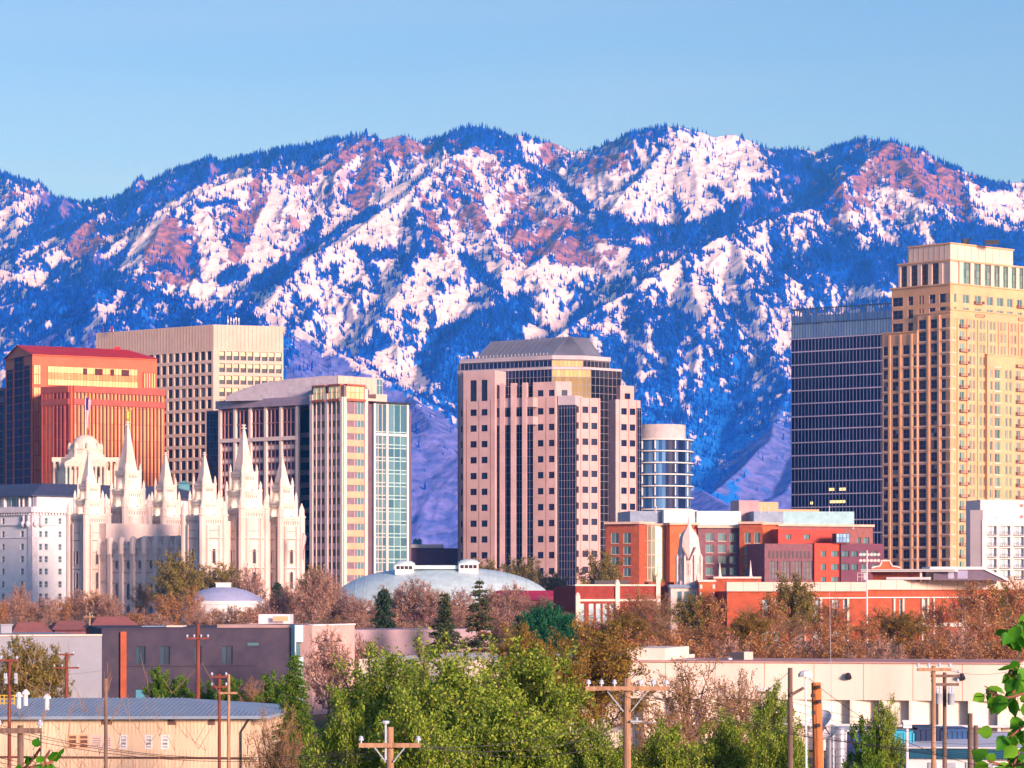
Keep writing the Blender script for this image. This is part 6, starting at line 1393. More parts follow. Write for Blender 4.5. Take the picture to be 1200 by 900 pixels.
# box truck with cab
def truck(px, Y, py, ln, label, bodym, cabm):
    r = empty('box_truck', (X(px, Y), Y, Z(py, Y)), label, 'truck'); o = r.location; sc = 1
    mb = MB(); mb.box(o.x, o.x+ln*.7, o.y, o.y+2.4, o.z+.9, o.z+3.4); mb.build('cargo_box', bodym, r)
    mb = MB(); mb.add([(o.x-1.9, o.y+.1, o.z+.6), (o.x-.1, o.y+.1, o.z+.6), (o.x-.1, o.y+.1, o.z+2.7), (o.x-1.2, o.y+.1, o.z+2.7), (o.x-1.9, o.y+.1, o.z+1.6)]+[(o.x-1.9, o.y+2.3, o.z+.6), (o.x-.1, o.y+2.3, o.z+.6), (o.x-.1, o.y+2.3, o.z+2.7), (o.x-1.2, o.y+2.3, o.z+2.7), (o.x-1.9, o.y+2.3, o.z+1.6)],
        [(0,1,2,3,4), (9,8,7,6,5), (0,4,9,5), (4,3,8,9), (3,2,7,8), (2,1,6,7), (1,0,5,6)]); cb = mb.build('cab', cabm, r)
    mb = MB(); mb.box(o.x-1.25, o.x-.35, o.y+.06, o.y+.1, o.z+1.65, o.z+2.45); mb.build('side_window', G_blk, cb)
    mb = MB(); mb.box(o.x-.3, o.x+ln*.7, o.y+.5, o.y+1.9, o.z+.6, o.z+.9); mb.build('chassis', M_dark, r)
    for x_ in (-1.1, ln*.5):
        for y_ in (0, 2.1): mb = MB(); mb.tube((o.x+x_, o.y+y_, o.z+.45), (o.x+x_, o.y+y_+.3, o.z+.45), .45, n=14); mb.build('wheel', M_dark, r)
for i, (px, py, r_) in enumerate(((963, 846, .85), (958, 858, .6), (972, 860, .65))):
    r = empty('satellite_dish', (X(px, 196), 196, GZ(196)), ['large white satellite dish tilted up beside the orange pole', 'lower left white satellite dish beside the orange pole', 'lower right white satellite dish above the grey tanks'][i], 'satellite dish', 'satellite dishes on the yard mast')
    c = at(px, py, 196); mb = MB(); n = 18; ax = Vector((-.5, -.55, .65)).normalized(); a = ax.orthogonal().normalized(); b_ = ax.cross(a)
    for j, (k, d) in enumerate(((1, .3), (.7, .14), (.35, .03), (.01, 0))):
        for i2 in range(n): t = 2*math.pi*i2/n; mb.V.append(tuple(c+(a*math.cos(t)+b_*math.sin(t))*r_*k+ax*r_*d))
    for j in range(3):
        for i2 in range(n): mb.F.append([j*n+i2, j*n+(i2+1) % n, (j+1)*n+(i2+1) % n, (j+1)*n+i2]); mb.M.append(0)
    mb.build('dish', M_white, r, smooth=True); mb = MB(); mb.tube(c, c+ax*r_*.9, .04, n=5); mb.tube(c+ax*r_*.9, c+ax*r_*1.0, .09, n=6); mb.build('feed_arm', M_dark, r)
    mb = MB(); mb.tube(c-ax*.05, (c.x+.1, c.y+.3, GZ(196)), .09, n=6); mb.build('post', m_stl, r)
# pavement of the yard and a street
mb = MB(); mb.box(X(880, 150), X(1290, 240), 130, 250, -6.2, -3.9) if False else None
mb = MB(); ys = [120, 150, 180, 215, 255]
for a, c in zip(ys, ys[1:]): mb.quad((22, a, GZ(a)+.05), (60, a, GZ(a)+.05), (60, c, GZ(c)+.05), (22, c, GZ(c)+.05))
tag(mb.build('asphalt_yard', mat('asphalt', (.06, .058, .06), .9, .2, .3)), 'asphalt yard of the depot', None, None, 'structure')
mb = MB(); ys = [262+k*4 for k in range(16)]
# ================================================================== poles
M_pole = {'grey': mat('weathered_wood', (.22, .15, .12), .95, .25, 1.2, stretch=(4, 4, .4), bump=.5), 'tan': mat('tan_wood', (.48, .28, .17), .95, .22, 1.2, stretch=(4, 4, .4), bump=.5),
          'red': mat('red_wood', (.25, .07, .05), .95, .2, 1.2, stretch=(4, 4, .4), bump=.5), 'orange': mat('orange_wood', (.62, .22, .07), .95, .3, 1.4, stretch=(4, 4, .4), col2=(.35, .10, .04), bump=.8)}
M_por = mat('porcelain', (.55, .62, .75), .3, .05); M_cond = mat('transformer_grey', (.42, .48, .55), .5, .08)
def pole(px, Y, ytop, r, tone, label, arms=(), brace=False, ins=4, lean=0, group='wooden utility poles', name='utility_pole'):
    """arms: (row, half length in px, insulators on top)"""
    g_ = GZ(Y); o = empty(name, (X(px, Y), Y, g_), label, 'utility pole', group); top = at(px+lean*0, ytop, Y); bot = Vector((X(px, Y)+lean, Y, g_))
    mb = MB(); n = 7; prev = bot; pts = [bot.lerp(top, k/n) for k in range(n+1)]
    for k in range(n): mb.tube(pts[k], pts[k+1], r*(1.25-.3*k/n), r*(1.25-.3*(k+1)/n), 10, cap=(k in (0, n-1)))
    mb.build('shaft', M_pole[tone], o, smooth=False)
    for y, hw, ni in arms:
        c = at(px, y, Y); h = hw*Y/F; am = MB(); am.box(c.x-h, c.x+h, c.y-r-.14, c.y-r-.02, c.z-.08, c.z+.08); ar = am.build('crossarm', M_pole['grey' if tone == 'grey' else tone], o)
        for k in range(ni):
            t = -1+2*(k+.5)/ni if ni < 3 else (-1+2*(k)/(ni-1))*.93
            if abs(t) < .12: continue
            im = MB(); im.lathe((c.x+h*t, c.y-r-.08), [(.03, c.z+.08), (.03, c.z+.16), (.09, c.z+.17), (.10, c.z+.22), (.06, c.z+.26), (.08, c.z+.30), (.02, c.z+.34)], 8); im.build('insulator', M_por, ar)
        if brace:
            for s_ in (-1, 1): bm = MB(); bm.tube((c.x+s_*h*.5, c.y-r-.1, c.z-.06), (c.x+s_*r, c.y-r-.05, c.z-h*.55), .03, n=4); bm.build('brace', M_cond, ar)
    return o
def transformer(o, px, y0, y1, Y, hw):
    c = at(px, y1, Y); h = Z(y0, Y)-c.z; R = hw*Y/F; mb = MB(); mb.lathe((c.x, c.y), [(R*.9, c.z), (R, c.z+.05), (R, c.z+h*.92), (R*1.06, c.z+h*.93), (R*.8, c.z+h)], 14); t = mb.build('transformer', M_cond, o, smooth=True)
    for s_ in (-.4, .4): mb = MB(); mb.lathe((c.x+R*s_, c.y), [(.05, c.z+h), (.08, c.z+h+.1), (.04, c.z+h+.2), (.07, c.z+h+.25), (.02, c.z+h+.4)], 8); mb.build('bushing', M_por, t)
pA = pole(735, 110, 795, .145, 'tan', 'thick tan wooden pole with one wide crossarm of six insulators below centre', [(806.5, 49, 7)], True)
mb = MB(); c = at(743, 845, 110); mb.box(c.x-.15, c.x+.3, c.y-.3, c.y-.15, c.z-.03, c.z+.03); mb.tube((c.x+.1, c.y-.2, c.z), (c.x+.1, c.y-.2, c.z+.15), .05); mb.build('bracket', M_cond, pA)
pB = pole(457, 104, 852, .135, 'tan', 'pale pole with short crossarm and three white caps in front of the big green tree', [(873, 36, 3)], True)
c = at(456, 851, 104); mb = MB(); mb.tube(c-Vector((.12, .12, 1.2)), c-Vector((.12, .12, -.1)), .035); mb.lathe((c.x-.12, c.y-.12), [(.12, c.z+.1), (.14, c.z+.16), (.12, c.z+.2)], 8); mb.build('cap_post', M_por, pB)
pC = pole(956.5, 82, 800, .15, 'orange', 'leaning split orange wooden pole stump with a lamp beside it', (), lean=.35)
mb = MB()
for k, (dx, y) in enumerate(((3, 805), (4, 822), (-3, 835), (3, 850), (-4, 815))): p = at(956+dx, y, 81.8); mb.box(p.x-.05, p.x+.05, p.y-.1, p.y, p.z-.05, p.z+.05)
mb.build('bolt', M_dark, pC)
pD = pole(926, 120, 782.5, .11, 'grey', 'bare grey wooden pole just left of the split orange pole')
mb = MB(); a, c = at(926, 815, 119.8), at(942, 806, 119.8); mb.tube(a, c, .07, n=6); mb.build('arm', M_pole['grey'], pD)
lp = empty('street_lamp', (X(947, 121), 121, GZ(121)), 'white street lamp head on a slim bracket above the split orange pole', 'street lamp'); mb = MB(); mb.tube((X(947, 121), 121, GZ(121)), at(944, 792, 121), .06, .04, 6); mb.build('post', M_white, lp)
mb = MB(); c = at(944, 790, 121); mb.lathe((c.x, c.y), [(.3, c.z-.12), (.32, c.z), (.2, c.z+.12), (.05, c.z+.16)], 10); mb.build('lamp_head', M_white, lp)
pE = pole(1094, 150, 780, .12, 'tan', 'tall slim tan pole with a small top crossarm on the right side', [(784.5, 20, 4)])
pF = pole(1107, 165, 788, .12, 'grey', 'dark pole with two crossarms and two grey transformer drums', [(792, 17, 3), (802, 16, 3)])
transformer(pF, 1100, 812, 825, 164.5, 4.2); transformer(pF, 1114.5, 812, 826, 164.5, 4.2)
pole(1137, 140, 836, .13, 'grey', 'short bare grey pole at lower right, the taller of a pair'); pole(1143.5, 138, 850, .12, 'grey', 'short bare grey pole at lower right, the shorter of a pair')
pG = pole(899, 190, 808, .11, 'grey', 'small dark pole with single crossarm in front of the peach warehouse', [(811.5, 12, 4)])
pH = pole(232, 250, 731, .17, 'red', 'dark red pole with one crossarm rising over the violet brick building', [(748, 13, 4)])
pI = pole(78, 290, 765, .17, 'red', 'red brown pole with two crossarms before the pale grey wall', [(767, 9, 3), (782.5, 15, 4)])
pJ = pole(11, 210, 772, .12, 'red', 'pole with two white transformer cans at the far left edge', [(774, 10, 3)]); transformer(pJ, 6.5, 795, 801, 209.5, 2.6); transformer(pJ, 18.5, 795, 801, 209.5, 2.6)
pole(257, 215, 790, .11, 'red', 'thin reddish pole with small crossarm behind the blue shed roof, left of a pair', [(793, 9, 3), (805, 9, 3)]); pole(268, 213, 790, .11, 'tan', 'thin tan pole without crossarm behind the blue shed roof, right of a pair', [(812, 11, 0)])
pole(124, 92, 795, .06, 'grey', 'slim grey post standing in front of the ochre shed')
pole(24, 88, 850, .1, 'grey', 'short grey post at the lower left corner', [(856, 26, 3)])
pole(105, 480, 718, .16, 'tan', 'distant small pole with pale crossarm above the brown roofs', [(723, 7, 2)])
pole(437.5, 300, 762, .17, 'tan', 'short tan stub pole beside the peach wall end')
for px, Y, yt, lb in ((389.5, 305, 752, 'double headed lamp post in front of the pink rendered wall'), (1063, 150, 853, 'square white box lamp on a pale post in the yard')):
    o = empty('street_lamp', (X(px, Y), Y, GZ(Y)), lb, 'street lamp'); mb = MB(); mb.tube((X(px, Y), Y, GZ(Y)), at(px, yt, Y), .1, .07, 8); mb.build('post', M_par if Y > 200 else M_white, o); c = at(px, yt, Y)
    if Y > 200:
        for s_ in (-1, 1): mb = MB(); mb.tube(c, c+Vector((s_*.5, 0, .05)), .05); mb.lathe((c.x+s_*.7, c.y), [(.3, c.z), (.33, c.z+.1), (.1, c.z+.3)], 8); mb.build('lamp_head', M_dark, o)
    else: mb = MB(); mb.box(c.x-.22, c.x+.22, c.y-.22, c.y+.22, c.z, c.z+.32); mb.box(c.x-.28, c.x+.28, c.y-.28, c.y+.28, c.z+.32, c.z+.4); mb.build('lamp_head', M_white, o)
mb = MB(); Ym_ = 175; mb.tube((X(975.5, Ym_), Ym_, GZ(Ym_)), at(975, 850, Ym_), .06, .04); mb.tube(at(975, 850, Ym_), at(972, 690, Ym_), .02, .012); tag(mb.build('antenna_mast', M_cond), 'very thin whip mast rising above the grey tanks', 'mast')
# wires
wm = mat('wire', (.03, .03, .035), .6, 0)
def wire(a, c, sag, label, r=.011, n=14):
    a = at(*a); c = at(*c); mb = MB(); pts = []
    for k in range(n+1): t = k/n; p = a.lerp(c, t); p.z -= sag*4*t*(1-t); pts.append(p)
    for p, q in zip(pts, pts[1:]): mb.tube(p, q, r, n=4, cap=False)
    tag(mb.build('power_line', wm), label, 'power line', 'overhead power lines')
for k in range(6):
    px = 690+18*k*(1 if k < 3 else 1.02); wire((px, 802, 110), (px+760-k*14, 846+k*5, 100), 1.6, 'thin black line running right from insulator %s of the central crossarm' % ['one', 'two', 'three', 'four', 'five', 'six'][k])
for k, (y0, y1) in enumerate(((832, 838), (836, 843), (842, 846), (872, 862), (878, 880), (884, 888))): wire((-20, y0+12, 108), (457+18*(k % 3), 872 if k < 3 else 876, 104), .9, 'thin dark line crossing the ochre shed towards the capped pole, number %s from the top' % ['one', 'two', 'three', 'four', 'five', 'six'][k], .014)
for k in range(3): wire((421+36*k, 870, 104), (735, 838+k*14, 110), .6, 'thin line from the capped pole across the green tree, %s of three' % ['upper', 'middle', 'lower'][k], .014)
wire((926, 786, 120), (820, 830, 190), .8, 'thin line falling left from the bare grey pole'); wire((948, 795, 120), (1200, 905, 105), .8, 'thin line falling right from the white lamp head over the yard'); wire((926, 822, 120), (1230, 848, 130), .6, 'nearly level line across the warehouse bays, upper of three'); wire((926, 832, 120), (1230, 852, 130), .6, 'nearly level line across the warehouse bays, middle of three'); wire((926, 840, 120), (1230, 866, 130), .6, 'nearly level line across the warehouse bays, lower of three')
wire((245, 748, 250), (-20, 785, 250), 1.5, 'long line from the dark red pole to the left edge'); wire((245, 748, 250), (600, 782, 250), 1.5, 'long line from the dark red pole to the right behind the trees'); wire((1110, 785, 150), (1230, 770, 140), .5, 'short line from the tall slim pole to the right edge')
# ------------------------------------------------------------------ trees
def leafmat(name, cols, rough=.6, trans=0):
    m = bpy.data.materials.new(name); m.use_nodes = True; t = m.node_tree; N = t.nodes; L = t.links; b = N['Principled BSDF']
    g = N.new('ShaderNodeNewGeometry'); r = N.new('ShaderNodeValToRGB'); e = r.color_ramp.elements
    while len(e) < len(cols): e.new(.5)
    for i, c in enumerate(cols): e[i].position = i/(len(cols)-1); e[i].color = (*c, 1)
    L.new(g.outputs['Random Per Island'], r.inputs[0]); L.new(r.outputs[0], b.inputs['Base Color']); b.inputs['Roughness'].default_value = rough; b.inputs['Specular IOR Level'].default_value = .2
    if not name.startswith(('needle', 'bud')):
        tr = N.new('ShaderNodeBsdfTranslucent'); ms = N.new('ShaderNodeMixShader'); ms.inputs[0].default_value = .35; L.new(r.outputs[0], tr.inputs[0]); L.new(b.outputs[0], ms.inputs[1]); L.new(tr.outputs[0], ms.inputs[2]); L.new(ms.outputs[0], N['Material Output'].inputs[0])
    return m
def tubes(P0, P1, R0, R1, n):
    D = P1-P0; D /= np.linalg.norm(D, axis=1, keepdims=True)+1e-9; A = np.cross(D, [0.31, .95, .07]); A /= np.linalg.norm(A, axis=1, keepdims=True)+1e-9; B = np.cross(D, A)
    V = []; m_ = len(P0)
    for P, R in ((P0, R0), (P1, R1)):
        for k in range(n):
            a = 2*math.pi*k/n; V.append(P+R[:, None]*(A*math.cos(a)+B*math.sin(a)))
    V = np.stack(V, 1).reshape(-1, 3); base = np.arange(m_)[:, None]*2*n
    Fc = np.concatenate([base+np.array([[k, (k+1) % n, n+(k+1) % n, n+k]]) for k in range(n)], 0)
    return V, Fc
def leaves(C, s, r_, flat=0, asp=.55):
    n = len(C); d = r_.normal(size=(n, 3)); d /= np.linalg.norm(d, axis=1, keepdims=True); e = r_.normal(size=(n, 3)); e -= (e*d).sum(1, keepdims=True)*d; e /= np.linalg.norm(e, axis=1, keepdims=True)
    s = s*(.6+.8*r_.random(n))[:, None]; V = np.stack([C-d*s, C-e*s*asp, C+d*s, C+e*s*asp], 1).reshape(-1, 3)
    return V, np.arange(4*n).reshape(-1, 4)
def skeleton(seed, H, R, th, n1, n2, n3, up=.3, droop=0, wob=.12, tw=.16, low=.15):
    r_ = np.random.default_rng(seed); S_ = []; T = []
    tr = max(.12, H*.022); p = np.zeros(3); ax = [(p, np.array([r_.normal()*.15, r_.normal()*.15, th*.5])), ]
    top = np.array([r_.normal()*.2, r_.normal()*.2, th]); S_.append((p, ax[0][1], tr*1.3, tr*1.05)); S_.append((ax[0][1], top, tr*1.05, tr*.9))
    lead = np.array([r_.normal()*.3, r_.normal()*.3, th+(H-th)*.62]); S_.append((top, lead, tr*.85, tr*.35))
    cz = th+(H-th)*.45; hz = (H-th)*.55
    for i in range(n1):
        a = i*2.4+r_.random()*.8; q = r_.random(); el = -low+(1.0+low)*((i+.5)/n1)**.9; ce = math.sqrt(max(0, 1-max(0, el)**2)); rad = R*(.78+.25*r_.random())
        tip = np.array([math.cos(a)*ce*rad, math.sin(a)*ce*rad, cz+el*hz*(.85+.2*r_.random())])
        t0 = .15+.75*i/n1; st = top+(lead-top)*t0*.9 if el > 0 else top*(.75+.25*r_.random()); pts = [st]; L_ = np.linalg.norm(tip-st)
        for k in range(1, 5):
            t = k/4; c = st+(tip-st)*t; c = c+np.array([0, 0, -up*L_*.6*t*(1-t)])*(1 if up > 0 else 1)+r_.normal(size=3)*wob*L_*.3*(t < 1); pts.append(c)
        r0 = tr*.5*(.6+.5*r_.random())
        for k in range(4): S_.append((pts[k], pts[k+1], r0*(1-.22*k), r0*(1-.22*(k+1))))
        for j in range(n2):
            t = .25+.75*(j+r_.random())/n2; k = min(3, int(t*4)); f = t*4-k; s = pts[k]+(pts[k+1]-pts[k])*f
            d = (tip-st)/L_*.5+r_.normal(size=3)*.55+np.array([0, 0, up*.5]); d /= np.linalg.norm(d); l2 = R*.34*(.6+.7*r_.random()); m_ = s+d*l2*.5+r_.normal(size=3)*l2*.08; e = s+d*l2+np.array([0, 0, -droop*l2*.5])
            S_.append((s, m_, r0*.38, r0*.26)); S_.append((m_, e, r0*.26, r0*.12))
            for k2 in range(n3):
                t2 = .2+.8*(k2+r_.random())/n3; s2 = s+(m_-s)*t2*2 if t2 < .5 else m_+(e-m_)*(t2*2-1); d2 = d*.6+r_.normal(size=3)*.6+np.array([0, 0, up*.6-droop]); d2 /= np.linalg.norm(d2); l3 = R*tw*(.6+.8*r_.random())
                T.append((s2, s2+d2*l3, r0*.13, r0*.05))
    return S_, T, r_
def make_tree(seed, H, R, th, n1, n2, n3, lm, bm, nl, ls, spread, up=.3, droop=0, twn=3, tw=.16, low=.15, twr=1.0, asp=.55):
    S_, T, r_ = skeleton(seed, H, R, th, n1, n2, n3, up, droop, tw=tw, low=low)
    def arr(L_): return [np.array([q[i] for q in L_], float) for i in range(4)]
    a = arr(S_); V, Fc = tubes(*a, 6); q = arr(T); V2, F2 = tubes(q[0], q[1], np.maximum(q[2], .012)*twr, np.maximum(q[3], .006)*twr, twn)
    V2_ = V2; F3 = F2+len(V)
    me = np_mesh('trunk', np.concatenate([V, V2_]), np.concatenate([Fc, F3]), 4); me.materials.append(bm)
    n = len(T); idx = r_.integers(0, n, nl); t = r_.random(nl)[:, None]**.7; C = q[0][idx]+(q[1][idx]-q[0][idx])*t+r_.normal(size=(nl, 3))*spread
    V, Fc = leaves(C, ls, r_, asp=asp); mc = np_mesh('crown', V, Fc, 4); mc.materials.append(lm)
    return me, mc, H, R
def make_conifer(seed, H, R, lm, bm, nw, nb, nl, ls, low=.12, sparse=0, curve=.9):
    r_ = np.random.default_rng(seed); S_ = [(np.zeros(3), np.array([0, 0, H*.5]), H*.022, H*.014), (np.array([0, 0, H*.5]), np.array([0, 0, H]), H*.014, H*.002)]; T = []
    for i in range(nw):
        t = low+(1-low)*(i/nw)**.95; z = H*t; rr = R*(1-t)**curve*(.75+.4*r_.random())+.1
        for j in range(nb):
            if r_.random() < sparse: continue
            a = 2*math.pi*(j+r_.random()*.8)/nb+i; l = rr*(.7+.45*r_.random()); e = np.array([math.cos(a)*l, math.sin(a)*l, z-l*.22+r_.normal()*.1*l]); s = np.array([0, 0, z]); m_ = (s+e)/2+np.array([0, 0, .06*l])
            S_.append((s, m_, H*.004, H*.003)); S_.append((m_, e, H*.003, H*.001))
            T.append((s, e, l))
    def arr(L_, k): return np.array([q[k] for q in L_], float)
    V, Fc = tubes(arr(S_, 0), arr(S_, 1), arr(S_, 2), arr(S_, 3), 4); me = np_mesh('trunk', V, Fc, 4); me.materials.append(bm)
    l = np.array([q[2] for q in T]); idx = r_.choice(len(T), nl, p=l/l.sum()); t = r_.random(nl)[:, None]**.6; s = arr(T, 0)[idx]; e = arr(T, 1)[idx]; C = s+(e-s)*t; C += r_.normal(size=(nl, 3))*np.array([1, 1, .45])*.09*R*(.4+.6*(1-t)); C[:, 2] -= .02*R
    V, Fc = leaves(C, ls, r_, asp=.4); mc = np_mesh('crown', V, Fc, 4); mc.materials.append(lm)
    return me, mc, H, R
BK = mat('bark_brown', (.12, .07, .06), .95, .2, 1.0); BKp = mat('bark_pinkish', (.32, .19, .15), .95, .2, 1.0); BKr = mat('bark_reddish', (.34, .14, .08), .95, .2, 1.0); BKt = mat('bark_tan', (.38, .22, .14), .95, .2, 1.0)
L_green = leafmat('leaf_spring_green', [(.07, .13, .015), (.17, .28, .02), (.30, .42, .04), (.50, .54, .10)])
L_lime = leafmat('leaf_lime', [(.16, .24, .03), (.34, .42, .06), (.48, .50, .10)])
L_rust = leafmat('bud_rust', [(.24, .09, .045), (.38, .17, .06), (.52, .27, .09), (.34, .24, .08)])
L_pink = leafmat('bud_pink', [(.36, .18, .13), (.54, .30, .24), (.40, .26, .16)])
L_ogrn = leafmat('leaf_orange_green', [(.18, .14, .02), (.38, .18, .04), (.22, .22, .03), (.50, .26, .06)])
L_oliv = leafmat('leaf_olive', [(.16, .14, .03), (.30, .25, .05), (.40, .30, .08)])
L_dark = leafmat('needle_dark', [(.008, .03, .02), (.025, .06, .035), (.05, .09, .04)])
L_spr = leafmat('needle_spruce', [(.02, .045, .03), (.05, .08, .035), (.12, .12, .05)])
L_emer = leafmat('leaf_emerald', [(.01, .08, .04), (.02, .16, .06), (.05, .22, .09)])
L_bright = leafmat('leaf_bright', [(.05, .14, .01), (.12, .26, .02), (.24, .34, .04)])
PR = {
 'green': make_tree(1, 13, 3.8, 4.5, 26, 9, 6, L_green, BK, 52000, .10, .20, up=.35, low=.6, tw=.2),
 'green2': make_tree(2, 12, 3.6, 3.5, 26, 9, 6, L_green, BK, 46000, .10, .20, up=.5, low=.6, tw=.2),
 'shoots': make_tree(3, 13, 3.0, 3.0, 20, 8, 5, L_lime, BK, 9000, .11, .12, up=1.3, tw=.25),
 'ogreen': make_tree(4, 13, 3.9, 4.5, 24, 9, 6, L_ogrn, BK, 20000, .11, .20, up=.6, low=.3),
 'rust': make_tree(5, 10, 4.2, 2.2, 16, 9, 7, L_rust, BKr, 3600, .14, .16, up=.6, twr=1.8, low=.4, tw=.2),
 'rust2': make_tree(6, 10, 4.2, 2.0, 17, 9, 7, L_rust, BKr, 3000, .14, .18, up=.9, twr=1.8, low=.4, tw=.22),
 'pink': make_tree(7, 10, 4.5, 2.2, 22, 10, 8, L_pink, BKp, 3600, .15, .14, up=.5, twr=2.4, low=.4, tw=.2),
 'pink2': make_tree(8, 10, 4.2, 2.2, 22, 10, 8, L_pink, BKp, 2600, .15, .14, up=.8, twr=2.6, low=.3, tw=.2),
 'bare': make_tree(9, 12, 3.6, 3.6, 20, 10, 9, L_ogrn, BKt, 2600, .09, .1, up=.6, twr=1.2, tw=.2),
 'olive': make_tree(10, 12, 4.6, 3.2, 22, 9, 7, L_oliv, BK, 9500, .17, .22, up=.4, twr=2.0, low=.4),
 'emerald': make_tree(11, 7, 2.8, .8, 22, 8, 5, L_emer, BK, 22000, .15, .25, up=.1, low=.4),
 'shrub': make_tree(12, 7, 1.7, .5, 18, 8, 6, L_bright, BK, 18000, .09, .12, up=1.0, low=.7),
 'spruce': make_conifer(13, 12, 3.0, L_spr, BK, 30, 9, 17000, .15),
 'spruce2': make_conifer(14, 12, 2.8, L_spr, BKr, 26, 8, 7500, .14, sparse=.3, curve=.8),
 'pine': make_conifer(15, 10, 4.2, L_dark, BK, 20, 9, 15000, .2, low=.08, curve=.42),
 'cone': make_conifer(16, 11, 2.5, L_bright, BK, 30, 12, 26000, .10, low=.05, curve=.7),
}
ORD = ['first', 'second', 'third', 'fourth', 'fifth', 'sixth', 'seventh', 'eighth', 'ninth', 'tenth', 'eleventh', 'twelfth', 'thirteenth', 'fourteenth', 'fifteenth', 'sixteenth', 'seventeenth', 'eighteenth', 'nineteenth', 'twentieth', 'twenty-first', 'twenty-second', 'twenty-third', 'twenty-fourth', 'twenty-fifth', 'twenty-sixth']
rt_ = random.Random(5)
def tree(kind, px, Y, ytop, hw, label, group=None, name='tree', zb=None):
    me, mc, H_, R_ = PR[kind]; g_ = GZ(Y) if zb is None else zb
    o = empty(name, (X(px, Y), Y, g_), label, 'tree' if name in ('tree', 'bare_tree', 'spruce_tree', 'pine_tree') else name.replace('_', ' '), group)
    sz = (Z(ytop, Y)-g_)/H_; sx = hw*Y/F/R_; o.scale = (sx, sx, sz); o.rotation_euler = (0, 0, rt_.random()*6.28)
    for n_, m_ in (('trunk', me), ('crown', mc)): c = link(n_, m_, o)
    return o
# row before the school
xs = [727, 748, 768, 792, 812, 836, 858, 882, 905, 930, 952, 978, 1003, 1030, 1052, 1078, 1103, 1128, 1150, 1172, 1196]
tp = [706, 690, 696, 708, 700, 698, 706, 710, 700, 676, 698, 706, 706, 712, 708, 716, 704, 690, 682, 686, 676]
for i, (x_, y_) in enumerate(zip(xs, tp)):
    if i in (3, 6, 12, 14): continue
    tree(['rust', 'rust2', 'bare', 'rust', 'olive'][i % 5], x_+rt_.uniform(-3, 3), 560+rt_.uniform(-25, 20), y_, 25+rt_.uniform(-4, 5), 'rust coloured budding tree, %s from the left in the row before the brick school' % ORD[i], 'budding trees in front of the brick school', 'tree')
xs = [690, 712, 735, 765, 800, 840, 880, 925, 968, 1012, 1060, 1105, 1150, 1190]
for i, x_ in enumerate(xs):
    tree(['rust2', 'rust', 'ogreen', 'bare'][i % 4], x_+rt_.uniform(-4, 4), 470+rt_.uniform(-25, 20), 728+rt_.uniform(-10, 14), 27, 'low rust coloured tree, %s from the left in the nearer row above the peach warehouse' % ORD[i], 'low trees behind the peach warehouse')
for i in range(17):
    x_ = 705+i*30; tree(['rust', 'rust2', 'pink'][i % 3], x_+rt_.uniform(-6, 6), 330+rt_.uniform(-22, 22), 745+rt_.uniform(-6, 12), 30+rt_.uniform(-4, 6), 'bushy russet sapling, %s from the left right behind the peach warehouse roof' % ORD[i], 'saplings right behind the peach warehouse', 'sapling')
# pinkish bare trees around the silver hall
xs = [334, 322, 345, 368, 392, 416, 440, 462, 486, 506, 538, 584, 604, 640, 660]; tp = [690, 700, 690, 668, 690, 700, 706, 690, 682, 690, 694, 690, 688, 700, 702]
for i, (x_, y_) in enumerate(zip(xs, tp)):
    tree(['pink', 'pink2'][i % 2], x_, 690+rt_.uniform(-40, 40), y_, 23+rt_.uniform(-3, 5), 'leafless pinkish tree, %s from the left among those before the silver hall' % ORD[i], 'bare trees before the silver domed hall', 'bare_tree')
xs = [310, 350, 395, 425, 452, 476, 500, 530, 560, 590, 620, 655]
for i, x_ in enumerate(xs):
    tree(['pink', 'pink2', 'bare'][i % 3], x_, 520+rt_.uniform(-40, 40), 722+rt_.uniform(-10, 10), 27+rt_.uniform(-3, 5), 'leafless twiggy tree, %s from the left in the nearer row below the silver hall' % ORD[i], 'nearer bare trees below the silver domed hall', 'bare_tree')
